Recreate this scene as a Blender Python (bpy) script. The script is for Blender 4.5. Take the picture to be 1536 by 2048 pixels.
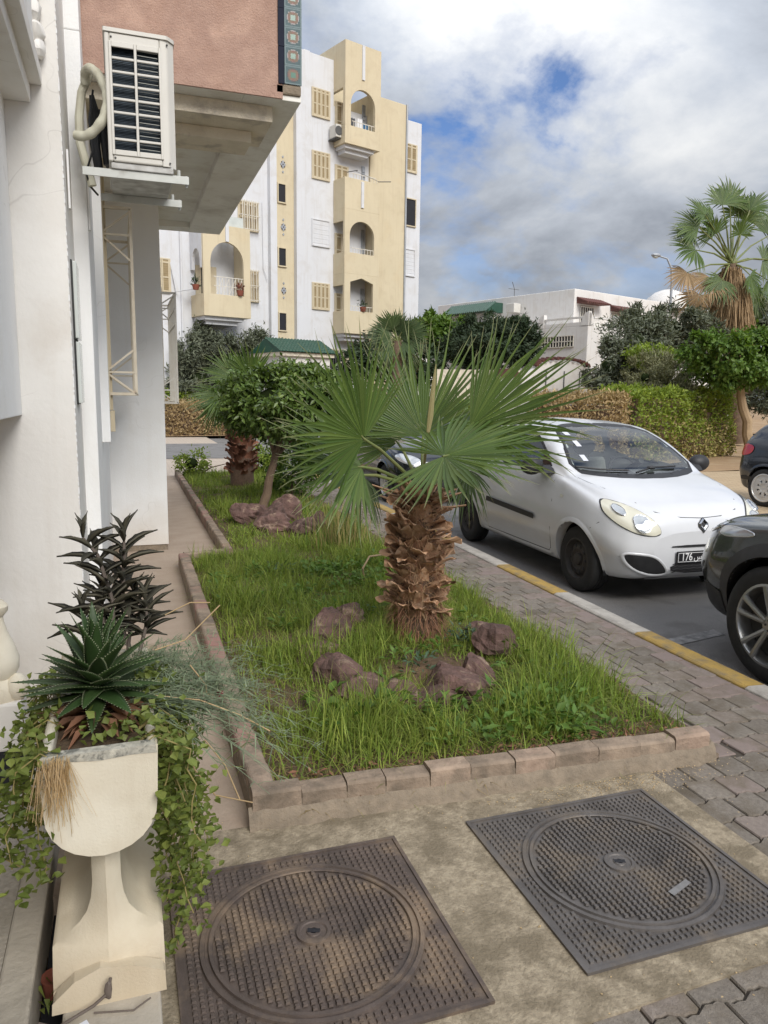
import bpy, math, random
import numpy as np
from mathutils import Vector, Matrix, noise as mnoise
from mathutils.bvhtree import BVHTree
R = math.radians
PI = math.pi
scn = bpy.context.scene
for o in list(bpy.data.objects):
    bpy.data.objects.remove(o)
random.seed(7)

# ------------------------------------------------------------------ camera, sky, sun, exposure
CAM_H, YAW, PITCH, ROLL, FPX = 1.55, R(-19.119), R(8.79), R(0.77), 1500.0
_c, _s = math.cos(ROLL), math.sin(ROLL)
_yc, _ys = math.cos(YAW), math.sin(YAW)


def _yaw(v):
    return Vector((_yc * v[0] - _ys * v[1], _ys * v[0] + _yc * v[1], v[2]))


_right = _yaw((_c, _s * math.sin(PITCH), _s * math.cos(PITCH)))
_up = _yaw((-_s, _c * math.sin(PITCH), _c * math.cos(PITCH)))
_fwd = _yaw((0, math.cos(PITCH), -math.sin(PITCH)))
cam_data = bpy.data.cameras.new("camera")
cam = bpy.data.objects.new("camera", cam_data)
scn.collection.objects.link(cam)
cam.matrix_world = Matrix(((_right.x, _up.x, -_fwd.x, 0), (_right.y, _up.y, -_fwd.y, 0),
                           (_right.z, _up.z, -_fwd.z, CAM_H), (0, 0, 0, 1)))
cam_data.sensor_fit = 'AUTO'
cam_data.sensor_width = 36
cam_data.lens = FPX / 2048 * 36
cam_data.clip_start = 0.05
cam_data.clip_end = 2000
scn.camera = cam


def at(px, py, X=None, Y=None, Z=None):
    """point of the place measured from the photograph: on the plane X=, Y= or Z="""
    u, v = (px - 768) / FPX, (1024 - py) / FPX
    d = _fwd + _right * u + _up * v
    t = (Z - CAM_H) / d.z if Z is not None else (Y / d.y if Y is not None else X / d.x)
    p = d * t
    return Vector((p.x, p.y, p.z + CAM_H))


SUN_DIR = Vector((0.13, -0.76, 0.60)).normalized()
sun_el = math.asin(SUN_DIR.z)
sun_az = math.atan2(SUN_DIR.x, SUN_DIR.y)
world = bpy.data.worlds.new("World")
scn.world = world
world.use_nodes = True
wn, wl = world.node_tree.nodes, world.node_tree.links
wn.clear()


def N(nt, t, **kw):
    n = nt.nodes.new(t)
    for k, v in kw.items():
        setattr(n, k, v)
    return n


def sock(n, name, val):
    n.inputs[name].default_value = val


def math_node(nt, op, a, b=None, clamp=False):
    n = nt.nodes.new('ShaderNodeMath')
    n.operation = op
    n.use_clamp = clamp
    for i, q in enumerate((a, b)):
        if q is None:
            continue
        if isinstance(q, (int, float)):
            n.inputs[i].default_value = q
        else:
            nt.links.new(q, n.inputs[i])
    return n.outputs[0]


def ramp_node(nt, fac, stops):
    n = nt.nodes.new('ShaderNodeValToRGB')
    el = n.color_ramp.elements
    while len(el) < len(stops):
        el.new(0.5)
    for e, (p, c) in zip(el, stops):
        e.position = p
        e.color = (c[0], c[1], c[2], 1) if not isinstance(c, (int, float)) else (c, c, c, 1)
    nt.links.new(fac, n.inputs[0])
    return n.outputs[0]


def mix_col(nt, fac, a, b, mode='MIX'):
    n = nt.nodes.new('ShaderNodeMix')
    n.data_type = 'RGBA'
    n.blend_type = mode
    for i, q in ((0, fac), (6, a), (7, b)):
        if isinstance(q, (int, float)):
            n.inputs[i].default_value = q
        elif isinstance(q, tuple):
            n.inputs[i].default_value = (q[0], q[1], q[2], 1)
        else:
            nt.links.new(q, n.inputs[i])
    return n.outputs[2]


def noise_node(nt, vec, scale, detail=4, rough=0.55, dist=0.0):
    n = nt.nodes.new('ShaderNodeTexNoise')
    sock(n, 'Scale', scale)
    sock(n, 'Detail', detail)
    sock(n, 'Roughness', rough)
    sock(n, 'Distortion', dist)
    if vec is not None:
        nt.links.new(vec, n.inputs['Vector'])
    return n.outputs['Fac']


SKY_STRENGTH = 0.10
LUM_SHIFT = (39.05, 1.863, 0.0)
SKY_SHIFT = (23.084, 15.867, 0.0)
nt = world.node_tree
w_out = N(nt, 'ShaderNodeOutputWorld')
w_bg = N(nt, 'ShaderNodeBackground')
sock(w_bg, 'Strength', SKY_STRENGTH)
w_sky = N(nt, 'ShaderNodeTexSky', sky_type='NISHITA')
w_sky.sun_disc = False
w_sky.sun_elevation = sun_el
w_sky.sun_rotation = sun_az
w_tc = N(nt, 'ShaderNodeTexCoord')
w_sep = N(nt, 'ShaderNodeSeparateXYZ')
wl.new(w_tc.outputs['Generated'], w_sep.inputs[0])
zz = math_node(nt, 'ADD', math_node(nt, 'MAXIMUM', w_sep.outputs[2], 0.0), 0.42)
w_comb = N(nt, 'ShaderNodeCombineXYZ')
wl.new(math_node(nt, 'DIVIDE', w_sep.outputs[0], zz), w_comb.inputs[0])
wl.new(math_node(nt, 'DIVIDE', w_sep.outputs[1], zz), w_comb.inputs[1])
w_map = N(nt, 'ShaderNodeMapping')
sock(w_map, 'Location', SKY_SHIFT)
wl.new(w_comb.outputs[0], w_map.inputs[0])
cv = w_map.outputs[0]
mask = ramp_node(nt, noise_node(nt, cv, 2.6, 12, 0.58, 0.15), [(0.375, 0.0), (0.455, 0.72), (0.52, 1.0)])
w_map2 = N(nt, 'ShaderNodeMapping')
sock(w_map2, 'Location', LUM_SHIFT)
wl.new(w_comb.outputs[0], w_map2.inputs[0])
lum = noise_node(nt, w_map2.outputs[0], 2.0, 12, 0.58, 0.2)
cloud = ramp_node(nt, lum, [(0.37, (0.95, 1.04, 1.20)), (0.50, (1.45, 1.56, 1.74)), (0.66, (2.25, 2.28, 2.31))])
zen = math_node(nt, 'ADD', 0.48, math_node(nt, 'MULTIPLY', math_node(nt, 'MAXIMUM', w_sep.outputs[2], 0.0), 1.6))
cloud = mix_col(nt, 1.0, cloud, zen, 'MULTIPLY')      # overcast sky: brighter towards the zenith
thin = ramp_node(nt, w_sep.outputs[2], [(0.08, 1.0), (0.24, 0.0)])
mask2 = math_node(nt, 'MAXIMUM', mask, thin)
blue = mix_col(nt, 1.0, w_sky.outputs[0], (0.20, 0.24, 0.32), 'MULTIPLY')
wl.new(mix_col(nt, mask2, blue, cloud), w_bg.inputs['Color'])
wl.new(w_bg.outputs[0], w_out.inputs['Surface'])

sun_data = bpy.data.lights.new("sun", 'SUN')
sun_data.energy = 0.75
sun_data.angle = R(32)          # veiled by cloud
sun_data.color = (1.0, 0.96, 0.90)
sun = bpy.data.objects.new("sun", sun_data)
scn.collection.objects.link(sun)
sun.rotation_euler = SUN_DIR.to_track_quat('Z', 'Y').to_euler()
sun.location = (-20, -10, 30)
scn.view_settings.view_transform = 'Standard'
scn.view_settings.look = 'None'
scn.view_settings.gamma = 1
scn.view_settings.exposure = 2.08
scn.view_settings.use_curve_mapping = False


# ------------------------------------------------------------------ materials
def mat(name, c1, c2=None, scale=8.0, rough=0.7, bump=0.0, bscale=40.0, metal=0.0, spec=0.4, rnd=0.0,
        stain=None, sscale=2.0, sth=(0.52, 0.68), coat=0.0, island=0.0, hue=None, detail=6):
    m = bpy.data.materials.new(name)
    m.use_nodes = True
    t = m.node_tree
    p = t.nodes['Principled BSDF']
    tc = N(t, 'ShaderNodeTexCoord')
    v = tc.outputs['Object']
    if rnd or hue:
        oi = N(t, 'ShaderNodeObjectInfo')
        add = N(t, 'ShaderNodeVectorMath', operation='ADD')
        t.links.new(v, add.inputs[0])
        cmb = N(t, 'ShaderNodeCombineXYZ')
        for i, k in enumerate((37.0, 91.0, 53.0)):
            t.links.new(math_node(t, 'MULTIPLY', oi.outputs['Random'], k), cmb.inputs[i])
        t.links.new(cmb.outputs[0], add.inputs[1])
        v = add.outputs[0]
    c2 = c2 or tuple(x * 0.8 for x in c1)
    col = mix_col(t, ramp_node(t, noise_node(t, v, scale, detail), [(0.3, 0.0), (0.7, 1.0)]), c1, c2)
    if hue:
        col = mix_col(t, ramp_node(t, oi.outputs['Random'], [(hue[1], 0.0), (hue[2], 1.0)]), col, hue[0])
    if stain:
        col = mix_col(t, ramp_node(t, noise_node(t, v, sscale, 7, 0.6, 0.3), [(sth[0], 0.0), (sth[1], 1.0)]), col, stain)
    if rnd:
        f = math_node(t, 'ADD', math_node(t, 'MULTIPLY', oi.outputs['Random'], 2 * rnd), 1 - rnd)
        col = mix_col(t, 1.0, col, f, 'MULTIPLY')
    if island:
        g = N(t, 'ShaderNodeNewGeometry')
        f = math_node(t, 'ADD', math_node(t, 'MULTIPLY', g.outputs['Random Per Island'], 2 * island), 1 - island)
        col = mix_col(t, 1.0, col, f, 'MULTIPLY')
    t.links.new(col, p.inputs['Base Color'])
    sock(p, 'Roughness', rough)
    sock(p, 'Metallic', metal)
    sock(p, 'Specular IOR Level', spec)
    sock(p, 'Coat Weight', coat)
    if bump:
        b = N(t, 'ShaderNodeBump')
        sock(b, 'Strength', 1.0)
        sock(b, 'Distance', bump)
        t.links.new(noise_node(t, v, bscale, 5, 0.6), b.inputs['Height'])
        t.links.new(b.outputs[0], p.inputs['Normal'])
    return m


def leaf_mat(name, c1, c2, rough=0.5, trans=0.3, rnd=0.35, spec=0.35, scale=3.0, tip=None, island=True):
    m = bpy.data.materials.new(name)
    m.use_nodes = True
    t = m.node_tree
    p = t.nodes['Principled BSDF']
    out = t.nodes['Material Output']
    tc = N(t, 'ShaderNodeTexCoord')
    if island:
        r = N(t, 'ShaderNodeNewGeometry').outputs['Random Per Island']
    else:
        r = N(t, 'ShaderNodeObjectInfo').outputs['Random']
    n = noise_node(t, tc.outputs['Object'], scale, 3)
    f = math_node(t, 'ADD', math_node(t, 'MULTIPLY', r, 0.6), math_node(t, 'MULTIPLY', n, 0.5))
    col = mix_col(t, math_node(t, 'SUBTRACT', f, 0.05, True), c1, c2)
    if rnd:
        wn_ = N(t, 'ShaderNodeTexWhiteNoise', noise_dimensions='1D')
        t.links.new(r, wn_.inputs['W'])
        k = math_node(t, 'ADD', math_node(t, 'MULTIPLY', wn_.outputs['Value'], 2 * rnd), 1 - rnd)
        col = mix_col(t, 1.0, col, k, 'MULTIPLY')
    if tip:
        uv = N(t, 'ShaderNodeUVMap')
        sp = N(t, 'ShaderNodeSeparateXYZ')
        t.links.new(uv.outputs[0], sp.inputs[0])
        col = mix_col(t, ramp_node(t, sp.outputs[0], [(tip[1], 0.0), (tip[2], 1.0)]), col, tip[0])
    t.links.new(col, p.inputs['Base Color'])
    sock(p, 'Roughness', rough)
    sock(p, 'Specular IOR Level', spec)
    if trans:
        tr = N(t, 'ShaderNodeBsdfTranslucent')
        t.links.new(mix_col(t, 1.0, col, (1.3, 1.35, 0.7), 'MULTIPLY'), tr.inputs[0])
        mx = N(t, 'ShaderNodeMixShader')
        sock(mx, 0, trans)
        t.links.new(p.outputs[0], mx.inputs[1])
        t.links.new(tr.outputs[0], mx.inputs[2])
        t.links.new(mx.outputs[0], out.inputs['Surface'])
    return m


def glass_mat(name, tint, reflect=0.06, rough=0.02, alpha=0.7):
    m = bpy.data.materials.new(name)
    m.use_nodes = True
    t = m.node_tree
    t.nodes.remove(t.nodes['Principled BSDF'])
    out = t.nodes['Material Output']
    tr = N(t, 'ShaderNodeBsdfTransparent')
    tr.inputs[0].default_value = (*[x * alpha for x in tint], 1)
    gl = N(t, 'ShaderNodeBsdfGlossy')
    sock(gl, 'Roughness', rough)
    fr = N(t, 'ShaderNodeFresnel')
    sock(fr, 'IOR', 1.5)
    mx = N(t, 'ShaderNodeMixShader')
    t.links.new(math_node(t, 'ADD', math_node(t, 'MULTIPLY', fr.outputs[0], 1.2), reflect, True), mx.inputs[0])
    t.links.new(tr.outputs[0], mx.inputs[1])
    t.links.new(gl.outputs[0], mx.inputs[2])
    t.links.new(mx.outputs[0], out.inputs['Surface'])
    return m


def brick_mat(name, c1, c2, mortar, scale, rot=0.0, bump=0.004, stain=None):
    m = bpy.data.materials.new(name)
    m.use_nodes = True
    t = m.node_tree
    p = t.nodes['Principled BSDF']
    tc = N(t, 'ShaderNodeTexCoord')
    mp = N(t, 'ShaderNodeMapping')
    sock(mp, 'Rotation', (0, 0, rot))
    t.links.new(tc.outputs['Object'], mp.inputs[0])
    b = N(t, 'ShaderNodeTexBrick')
    t.links.new(mp.outputs[0], b.inputs['Vector'])
    for k, v in (('Color1', (*c1, 1)), ('Color2', (*c2, 1)), ('Mortar', (*mortar, 1)), ('Scale', scale),
                 ('Mortar Size', 0.02), ('Brick Width', 0.5), ('Row Height', 0.25)):
        sock(b, k, v)
    col = mix_col(t, math_node(t, 'MULTIPLY', noise_node(t, tc.outputs['Object'], 1.3, 6), 0.6), b.outputs[0], stain or c2)
    t.links.new(col, p.inputs['Base Color'])
    sock(p, 'Roughness', 0.9)
    bp = N(t, 'ShaderNodeBump')
    sock(bp, 'Distance', bump)
    t.links.new(math_node(t, 'SUBTRACT', 1.0, b.outputs['Fac']), bp.inputs['Height'])
    t.links.new(bp.outputs[0], p.inputs['Normal'])
    return m


M = {}
M['white'] = mat('white_paint', (.82, .82, .81), (.76, .76, .75), 1.5, .75, .0015, 60, stain=(.58, .56, .52), sscale=1.1, sth=(.60, .85))
M['plaster'] = mat('old_white_plaster', (.80, .78, .74), (.72, .70, .66), 1.2, .85, .0022, 22, stain=(.60, .55, .49), sscale=2.2, sth=(.58, .85))
M['soffit'] = mat('soffit_paint', (.82, .81, .76), (.75, .73, .67), 1.5, .85, .003, 30, stain=(.40, .36, .30), sscale=1.0, sth=(.55, .8))
M['pink'] = mat('pink_render', (.43, .285, .225), (.36, .23, .18), 14, .9, .007, 95, stain=(.48, .32, .25), sscale=6)
M['cream_rough'] = mat('cream_render', (.76, .69, .56), (.64, .57, .45), 6, .9, .010, 70, stain=(.45, .40, .33), sscale=5)
M['cream_stone'] = mat('cream_cast_stone', (.74, .69, .57), (.66, .60, .47), 3, .85, .0011, 140, stain=(.46, .40, .30), sscale=2.5, sth=(.56, .8))
M['yellow'] = mat('yellow_paint', (.63, .545, .38), (.58, .50, .345), .7, .8, .004, 20, stain=(.60, .48, .30), sscale=.8, sth=(.55, .85))
M['fac_white'] = mat('facade_white', (.66, .67, .69), (.62, .625, .64), .5, .8, .003, 20, stain=(.62, .60, .57), sscale=.6, sth=(.6, .9))
M['villa_white'] = mat('villa_white', (.74, .72, .69), (.68, .66, .63), .4, .85, stain=(.60, .54, .46), sscale=.5, sth=(.55, .9))
M['wood_cream'] = mat('cream_shutter', (.60, .52, .37), (.53, .45, .31), 4, .6, spec=.4)
M['shutter_panel'] = mat('shutter_panel', (.36, .28, .16), (.29, .22, .12), 4, .7)
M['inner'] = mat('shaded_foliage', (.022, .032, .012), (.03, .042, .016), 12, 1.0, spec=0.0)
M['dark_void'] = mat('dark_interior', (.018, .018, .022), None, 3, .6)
M['iron_white'] = mat('white_iron', (.72, .69, .62), (.62, .57, .48), 12, .55, stain=(.42, .30, .2), sscale=9, sth=(.68, .8))
M['iron_cream'] = mat('cream_iron', (.70, .64, .52), (.6, .52, .40), 12, .55, stain=(.42, .28, .17), sscale=8, sth=(.64, .8))
M['iron_grey'] = mat('grey_iron', (.10, .10, .10), None, 12, .5)
M['red_tile'] = mat('red_roof_tile', (.12, .045, .035), (.085, .035, .028), 5, .7, rnd=.2)
M['green_tile'] = mat('green_roof_tile', (.02, .065, .045), (.03, .09, .06), 5, .35, rnd=.2, spec=.6)
M['ac_white'] = mat('ac_casing', (.62, .60, .55), (.56, .54, .49), 2, .4, stain=(.5, .47, .40), sscale=4, sth=(.62, .85))
M['ac_fin'] = mat('ac_fins', (.035, .05, .065), (.02, .028, .035), 60, .45, metal=.5)
M['ac_dirty'] = mat('ac_underside', (.62, .62, .60), (.34, .33, .31), 14, .6, detail=2)
M['galv'] = mat('galvanised_steel', (.52, .53, .50), (.44, .45, .42), 8, .45, metal=.15, stain=(.3, .29, .26), sscale=9, sth=(.6, .8))
M['hose'] = mat('wrapped_hose', (.60, .59, .48), (.50, .48, .38), 20, .6)
M['hose_black'] = mat('black_hose', (.02, .022, .028), None, 10, .5)
M['asphalt'] = mat('asphalt', (.24, .23, .22), (.16, .155, .15), 140, .9, .008, 110, stain=(.115, .108, .10), sscale=2.2, sth=(.5, .72))
M['earth'] = mat('sandy_earth', (.36, .24, .13), (.28, .18, .10), 1.5, .95, .02, 12, stain=(.42, .31, .19), sscale=.5)
M['soil'] = mat('soil', (.13, .085, .05), (.08, .055, .035), 6, .95, .02, 30, stain=(.19, .12, .07), sscale=3)
M['concrete'] = mat('dusty_concrete', (.40, .335, .24), (.22, .18, .125), 45, .92, .006, 90, stain=(.19, .155, .105), sscale=7.5, sth=(.46, .60), detail=12)
M['path_conc'] = mat('path_concrete', (.42, .335, .26), (.35, .27, .205), 4, .92, .004, 60, stain=(.33, .20, .12), sscale=1.7, sth=(.6, .78))
M['terrazzo'] = mat('terrace_floor', (.48, .43, .36), (.30, .27, .225), 60, .8, .003, 80, stain=(.3, .27, .22), sscale=3)
M['terr_curb'] = mat('terrace_curb', (.50, .45, .37), (.40, .36, .30), 6, .85, .003, 60, stain=(.30, .27, .22), sscale=4)
M['paver'] = mat('paver', (.25, .22, .185), (.165, .143, .12), 60, .92, .004, 170, rnd=.18, stain=(.135, .11, .08), sscale=6,
                 sth=(.46, .68), hue=((.205, .16, .145), .70, 1.0))
M['joint'] = mat('paver_joint', (.09, .075, .06), (.06, .05, .04), 20, .95, .004, 80)
M['edging'] = mat('edging_block', (.37, .285, .21), (.25, .19, .14), 18, .92, .007, 45, rnd=.2, stain=(.17, .135, .10), sscale=8,
                  sth=(.44, .66), hue=((.27, .15, .125), .70, .95))
M['mortar'] = mat('mortar', (.28, .225, .165), (.19, .155, .115), 22, .95, .008, 50)
M['kerb_white'] = mat('kerb_white', (.50, .47, .42), (.36, .33, .29), 9, .85, .004, 60, stain=(.22, .20, .18), sscale=5, sth=(.5, .72))
M['kerb_yellow'] = mat('kerb_yellow', (.46, .30, .075), (.36, .245, .08), 12, .85, .004, 60, stain=(.20, .165, .11), sscale=7, sth=(.45, .66))
M['road_white'] = mat('road_white', (.34, .33, .32), (.12, .12, .12), 18, .9, detail=8)
M['iron_dark'] = mat('cast_iron', (.165, .15, .14), (.10, .09, .084), 10, .5, .001, 200, metal=.4, stain=(.21, .175, .14), sscale=5, sth=(.48, .66))
M['iron_rust'] = mat('cast_iron_brown', (.14, .108, .092), (.08, .064, .056), 10, .6, .001, 200, metal=.3, stain=(.25, .185, .13), sscale=5, sth=(.46, .64))
M['rock'] = mat('purple_brown_rock', (.17, .10, .085), (.085, .053, .044), 14, .95, .02, 28, rnd=.25, stain=(.34, .25, .18), sscale=11, sth=(.56, .7))
M['lot'] = brick_mat('sandy_block_paving', (.52, .40, .25), (.44, .33, .20), (.30, .22, .14), 2.2, R(20), .006, (.40, .28, .16))
M['street'] = brick_mat('pale_street_paving', (.52, .44, .35), (.46, .38, .31), (.36, .3, .24), 2.2, R(0), .003, (.44, .37, .3))
M['tyre'] = mat('tyre_rubber', (.022, .022, .022), (.03, .03, .029), 20, .8, .001, 60)
M['black_plastic'] = mat('black_plastic', (.018, .018, .019), (.026, .026, .027), 20, .5)
M['grey_plastic'] = mat('grey_plastic', (.05, .05, .052), None, 20, .5)
M['car_white'] = mat('car_white', (.64, .65, .665), (.60, .61, .625), 3, .28, coat=.6, spec=.5, stain=(.58, .55, .5), sscale=2.0, sth=(.6, .95))
M['car_grey'] = mat('car_dark_grey', (.075, .08, .077), (.07, .075, .072), 3, .25, metal=.55, coat=.9)
M['car_black'] = mat('car_black', (.022, .025, .028), None, 3, .22, metal=.4, coat=.9)
M['car_hatch'] = mat('car_slate', (.05, .055, .062), None, 3, .25, metal=.5, coat=.9)
M['chrome'] = mat('chrome', (.72, .72, .72), None, 3, .16, metal=1.0)
M['alloy'] = mat('alloy_wheel', (.42, .42, .41), (.36, .36, .35), 5, .32, metal=.8)
M['alloy_bright'] = mat('bright_alloy', (.72, .72, .70), (.64, .64, .62), 5, .32, metal=.5)
M['steel_black'] = mat('black_steel_wheel', (.03, .029, .028), (.055, .048, .042), 9, .6)
M['lamp_cream'] = mat('aged_headlamp', (.66, .64, .52), (.56, .54, .43), 4, .12, coat=1.0, spec=.6)
M['lamp_grey'] = mat('headlamp_silver', (.55, .57, .58), (.4, .42, .43), 10, .12, metal=.5, coat=1.0)
M['lamp_red'] = mat('red_tail_lamp', (.55, .015, .02), None, 4, .15, coat=1.0)
M['glass_car'] = glass_mat('car_glass', (.90, .95, .90), .09, .01, .97)
M['glass_dark'] = glass_mat('dark_glass', (.5, .55, .55), .06, .02, .25)
M['seat'] = mat('seat_cloth', (.12, .125, .135), None, 30, .9)
M['seat_grey'] = mat('grey_trim', (.38, .38, .36), None, 30, .8)
M['plate_black'] = mat('plate_black', (.02, .02, .022), None, 5, .4)
M['paint_white'] = mat('plain_white', (.78, .78, .78), (.74, .74, .74), 5, .5)
M['palm_leaf'] = leaf_mat('fan_palm_leaf', (.045, .095, .017), (.12, .165, .04), .42, .28, .26, .4, 2.0, tip=((.30, .29, .17), .80, 1.0))
M['palm_leaf2'] = leaf_mat('grey_palm_leaf', (.05, .085, .03), (.10, .14, .055), .5, .25, .2, .4, 2.0, tip=((.26, .20, .10), .86, 1.0))
M['palm_dead'] = leaf_mat('dead_palm_leaf', (.27, .18, .10), (.38, .27, .16), .8, .15, .25, .1, 4.0)
M['spear'] = leaf_mat('dry_spear_leaf', (.36, .33, .15), (.44, .36, .20), .7, .2, .15, .2)
M['petiole'] = mat('palm_petiole', (.13, .18, .05), (.20, .20, .08), 8, .5)
M['boot'] = mat('palm_boot', (.34, .19, .11), (.52, .33, .20), 16, .85, .006, 60, rnd=.4, stain=(.50, .38, .28), sscale=12, sth=(.52, .75))
M['boot_red'] = mat('red_palm_boot', (.15, .065, .04), (.22, .10, .06), 14, .85, .006, 60, rnd=.35)
M['lichen'] = mat('rim_lichen', (.58, .55, .46), (.30, .29, .25), 45, .9, .004, 70, stain=(.16, .16, .14), sscale=30, sth=(.5, .6))
M['badge_grey'] = mat('worn_badge', (.26, .25, .245), (.18, .175, .17), 40, .5, metal=.3)
M['fibre'] = mat('palm_fibre', (.17, .11, .075), (.10, .065, .045), 30, .95, .01, 60)
M['ficus'] = leaf_mat('ficus_leaf', (.045, .10, .018), (.16, .22, .045), .4, .22, .35, .5)
M['bark'] = mat('bark', (.19, .13, .085), (.11, .075, .05), 9, .9, .015, 20)
M['bark_pale'] = mat('pale_bark', (.42, .31, .19), (.32, .23, .14), 6, .9, .01, 14)
M['olive'] = leaf_mat('olive_leaf', (.085, .10, .065), (.165, .18, .12), .6, .15, .3)
M['olive_light'] = leaf_mat('light_olive_leaf', (.16, .17, .09), (.26, .25, .14), .6, .2, .25)
M['cypress'] = leaf_mat('dark_tree_leaf', (.022, .042, .020), (.055, .08, .036), .6, .12, .3)
M['hedge_green'] = leaf_mat('hedge_leaf', (.14, .22, .025), (.30, .36, .06), .5, .3, .3)
M['hedge_dry'] = leaf_mat('dry_hedge_leaf', (.33, .23, .115), (.46, .35, .19), .8, .2, .3)
M['hedge_twig'] = leaf_mat('hedge_twig', (.26, .21, .08), (.38, .32, .13), .8, .1, .3)
M['citrus'] = leaf_mat('bright_tree_leaf', (.06, .13, .02), (.14, .21, .035), .5, .3, .3)
M['grass'] = leaf_mat('grass_blade', (.105, .20, .028), (.32, .35, .08), .6, .35, .42, .25, 1.2, tip=((.22, .22, .07), .75, 1.0))
M['grass_dry'] = leaf_mat('dry_grass', (.22, .165, .075), (.30, .23, .11), .8, .25, .3)
M['weed'] = leaf_mat('weed_leaf', (.075, .16, .03), (.15, .23, .05), .55, .3, .25, .3)
M['weed_blue'] = leaf_mat('blue_weed', (.05, .10, .055), (.09, .14, .08), .6, .2, .25)
M['aloe'] = leaf_mat('aloe_leaf', (.03, .066, .02), (.06, .10, .03), .42, .06, .2, .45, 3, island=False)
M['aloe_tooth'] = mat('aloe_tooth', (.30, .33, .20), None, 5, .6)
M['kalanchoe'] = leaf_mat('kalanchoe_leaf', (.06, .058, .044), (.10, .09, .06), .6, .04, .2, .3, 3, island=False)
M['kal_stem'] = mat('kalanchoe_stem', (.10, .08, .065), (.15, .12, .10), 9, .7)
M['vine'] = leaf_mat('vine_leaf', (.10, .15, .03), (.24, .27, .07), .5, .3, .25, .35, 3)
M['vine_one'] = leaf_mat('vine_leaf_single', (.10, .15, .03), (.24, .27, .07), .5, .3, .25, .35, 3, island=False)
M['dianthus'] = leaf_mat('blue_grey_stem', (.13, .18, .105), (.25, .29, .18), .6, .15, .25)
M['straw'] = leaf_mat('straw', (.48, .34, .18), (.58, .43, .25), .8, .2, .2)
M['dead_leaf'] = leaf_mat('withered_leaf', (.22, .10, .06), (.30, .17, .10), .8, .15, .3)
M['red_flower'] = mat('red_petal', (.16, .01, .025), None, 5, .6)
M['red_shrub'] = leaf_mat('reddish_shrub', (.13, .04, .025), (.20, .08, .05), .7, .15, .3)
M['paper'] = mat('paper', (.72, .74, .80), None, 5, .7)
M['ink'] = mat('ink', (.05, .05, .15), None, 5, .7)
M['terracotta'] = mat('terracotta', (.26, .08, .05), None, 5, .8)
M['sign_dark'] = mat('box_edge', (.03, .03, .03), None, 5, .5)
M['box_glass'] = mat('box_cover', (.62, .65, .62), (.5, .53, .5), 4, .25, coat=.5)
M['blue_door'] = mat('blue_door', (.05, .16, .30), None, 4, .6)
M['lamp_pole'] = mat('lamp_pole', (.38, .40, .43), None, 4, .5, metal=.3)
M['t_base'] = mat('tile_turquoise', (.05, .10, .105), (.04, .08, .088), 30, .5, coat=.0)
M['t_sand'] = mat('tile_sand', (.19, .125, .085), (.16, .105, .07), 30, .5, coat=.0)
M['t_pink'] = mat('tile_pink', (.24, .11, .09), None, 30, .5, coat=.0)
M['t_dark'] = mat('tile_dark', (.045, .022, .02), None, 30, .35, coat=.4)
M['t_green'] = mat('tile_green', (.03, .14, .085), None, 30, .3, coat=.4)
M['t_line'] = mat('tile_line', (.14, .20, .21), None, 30, .5, coat=.0)
M['t_navy'] = mat('tile_navy', (.010, .014, .030), None, 30, .6, coat=.0, spec=.15)


def weather_wall(m, streak, amt, crack=None, foot=None):
    """rain streaks, hairline cracks and a splashed foot on a painted wall"""
    t = m.node_tree
    p = t.nodes['Principled BSDF']
    src = p.inputs['Base Color'].links[0].from_socket
    g = N(t, 'ShaderNodeNewGeometry').outputs['Position']
    mp = N(t, 'ShaderNodeMapping')
    sock(mp, 'Scale', (9, 9, .55))
    t.links.new(g, mp.inputs[0])
    f = ramp_node(t, noise_node(t, mp.outputs[0], 1.0, 6, .6, .1), [(.52, 0.0), (.78, 1.0)])
    col = mix_col(t, math_node(t, 'MULTIPLY', f, amt), src, streak)
    blot = ramp_node(t, noise_node(t, g, 1.7, 9, .65, .5), [(.5, 0.0), (.66, 1.0)])
    col = mix_col(t, math_node(t, 'MULTIPLY', blot, amt * .7), col, streak)
    if foot:
        sp = N(t, 'ShaderNodeSeparateXYZ')
        t.links.new(g, sp.inputs[0])
        hz = math_node(t, 'ADD', sp.outputs[2], math_node(t, 'MULTIPLY', noise_node(t, g, 2.5, 8, .65), .9))
        col = mix_col(t, math_node(t, 'MULTIPLY', ramp_node(t, hz, [(.55, 1.0), (1.0, 0.0)]), foot[1]), col, foot[0])
    if crack:
        v = N(t, 'ShaderNodeTexVoronoi', feature='DISTANCE_TO_EDGE')
        sock(v, 'Scale', 1.1)
        ad = N(t, 'ShaderNodeVectorMath', operation='ADD')
        nz = N(t, 'ShaderNodeTexNoise')
        sock(nz, 'Scale', 3.0)
        t.links.new(g, nz.inputs['Vector'])
        t.links.new(g, ad.inputs[0])
        t.links.new(nz.outputs['Color'], ad.inputs[1])
        t.links.new(ad.outputs[0], v.inputs['Vector'])
        ln = ramp_node(t, v.outputs['Distance'], [(.0015, 1.0), (.006, 0.0)])
        gate = ramp_node(t, noise_node(t, g, 1.3, 3), [(.50, 0.0), (.58, 1.0)])
        col = mix_col(t, math_node(t, 'MULTIPLY', math_node(t, 'MULTIPLY', ln, gate), .30), col, crack)
    t.links.new(col, p.inputs['Base Color'])


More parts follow.
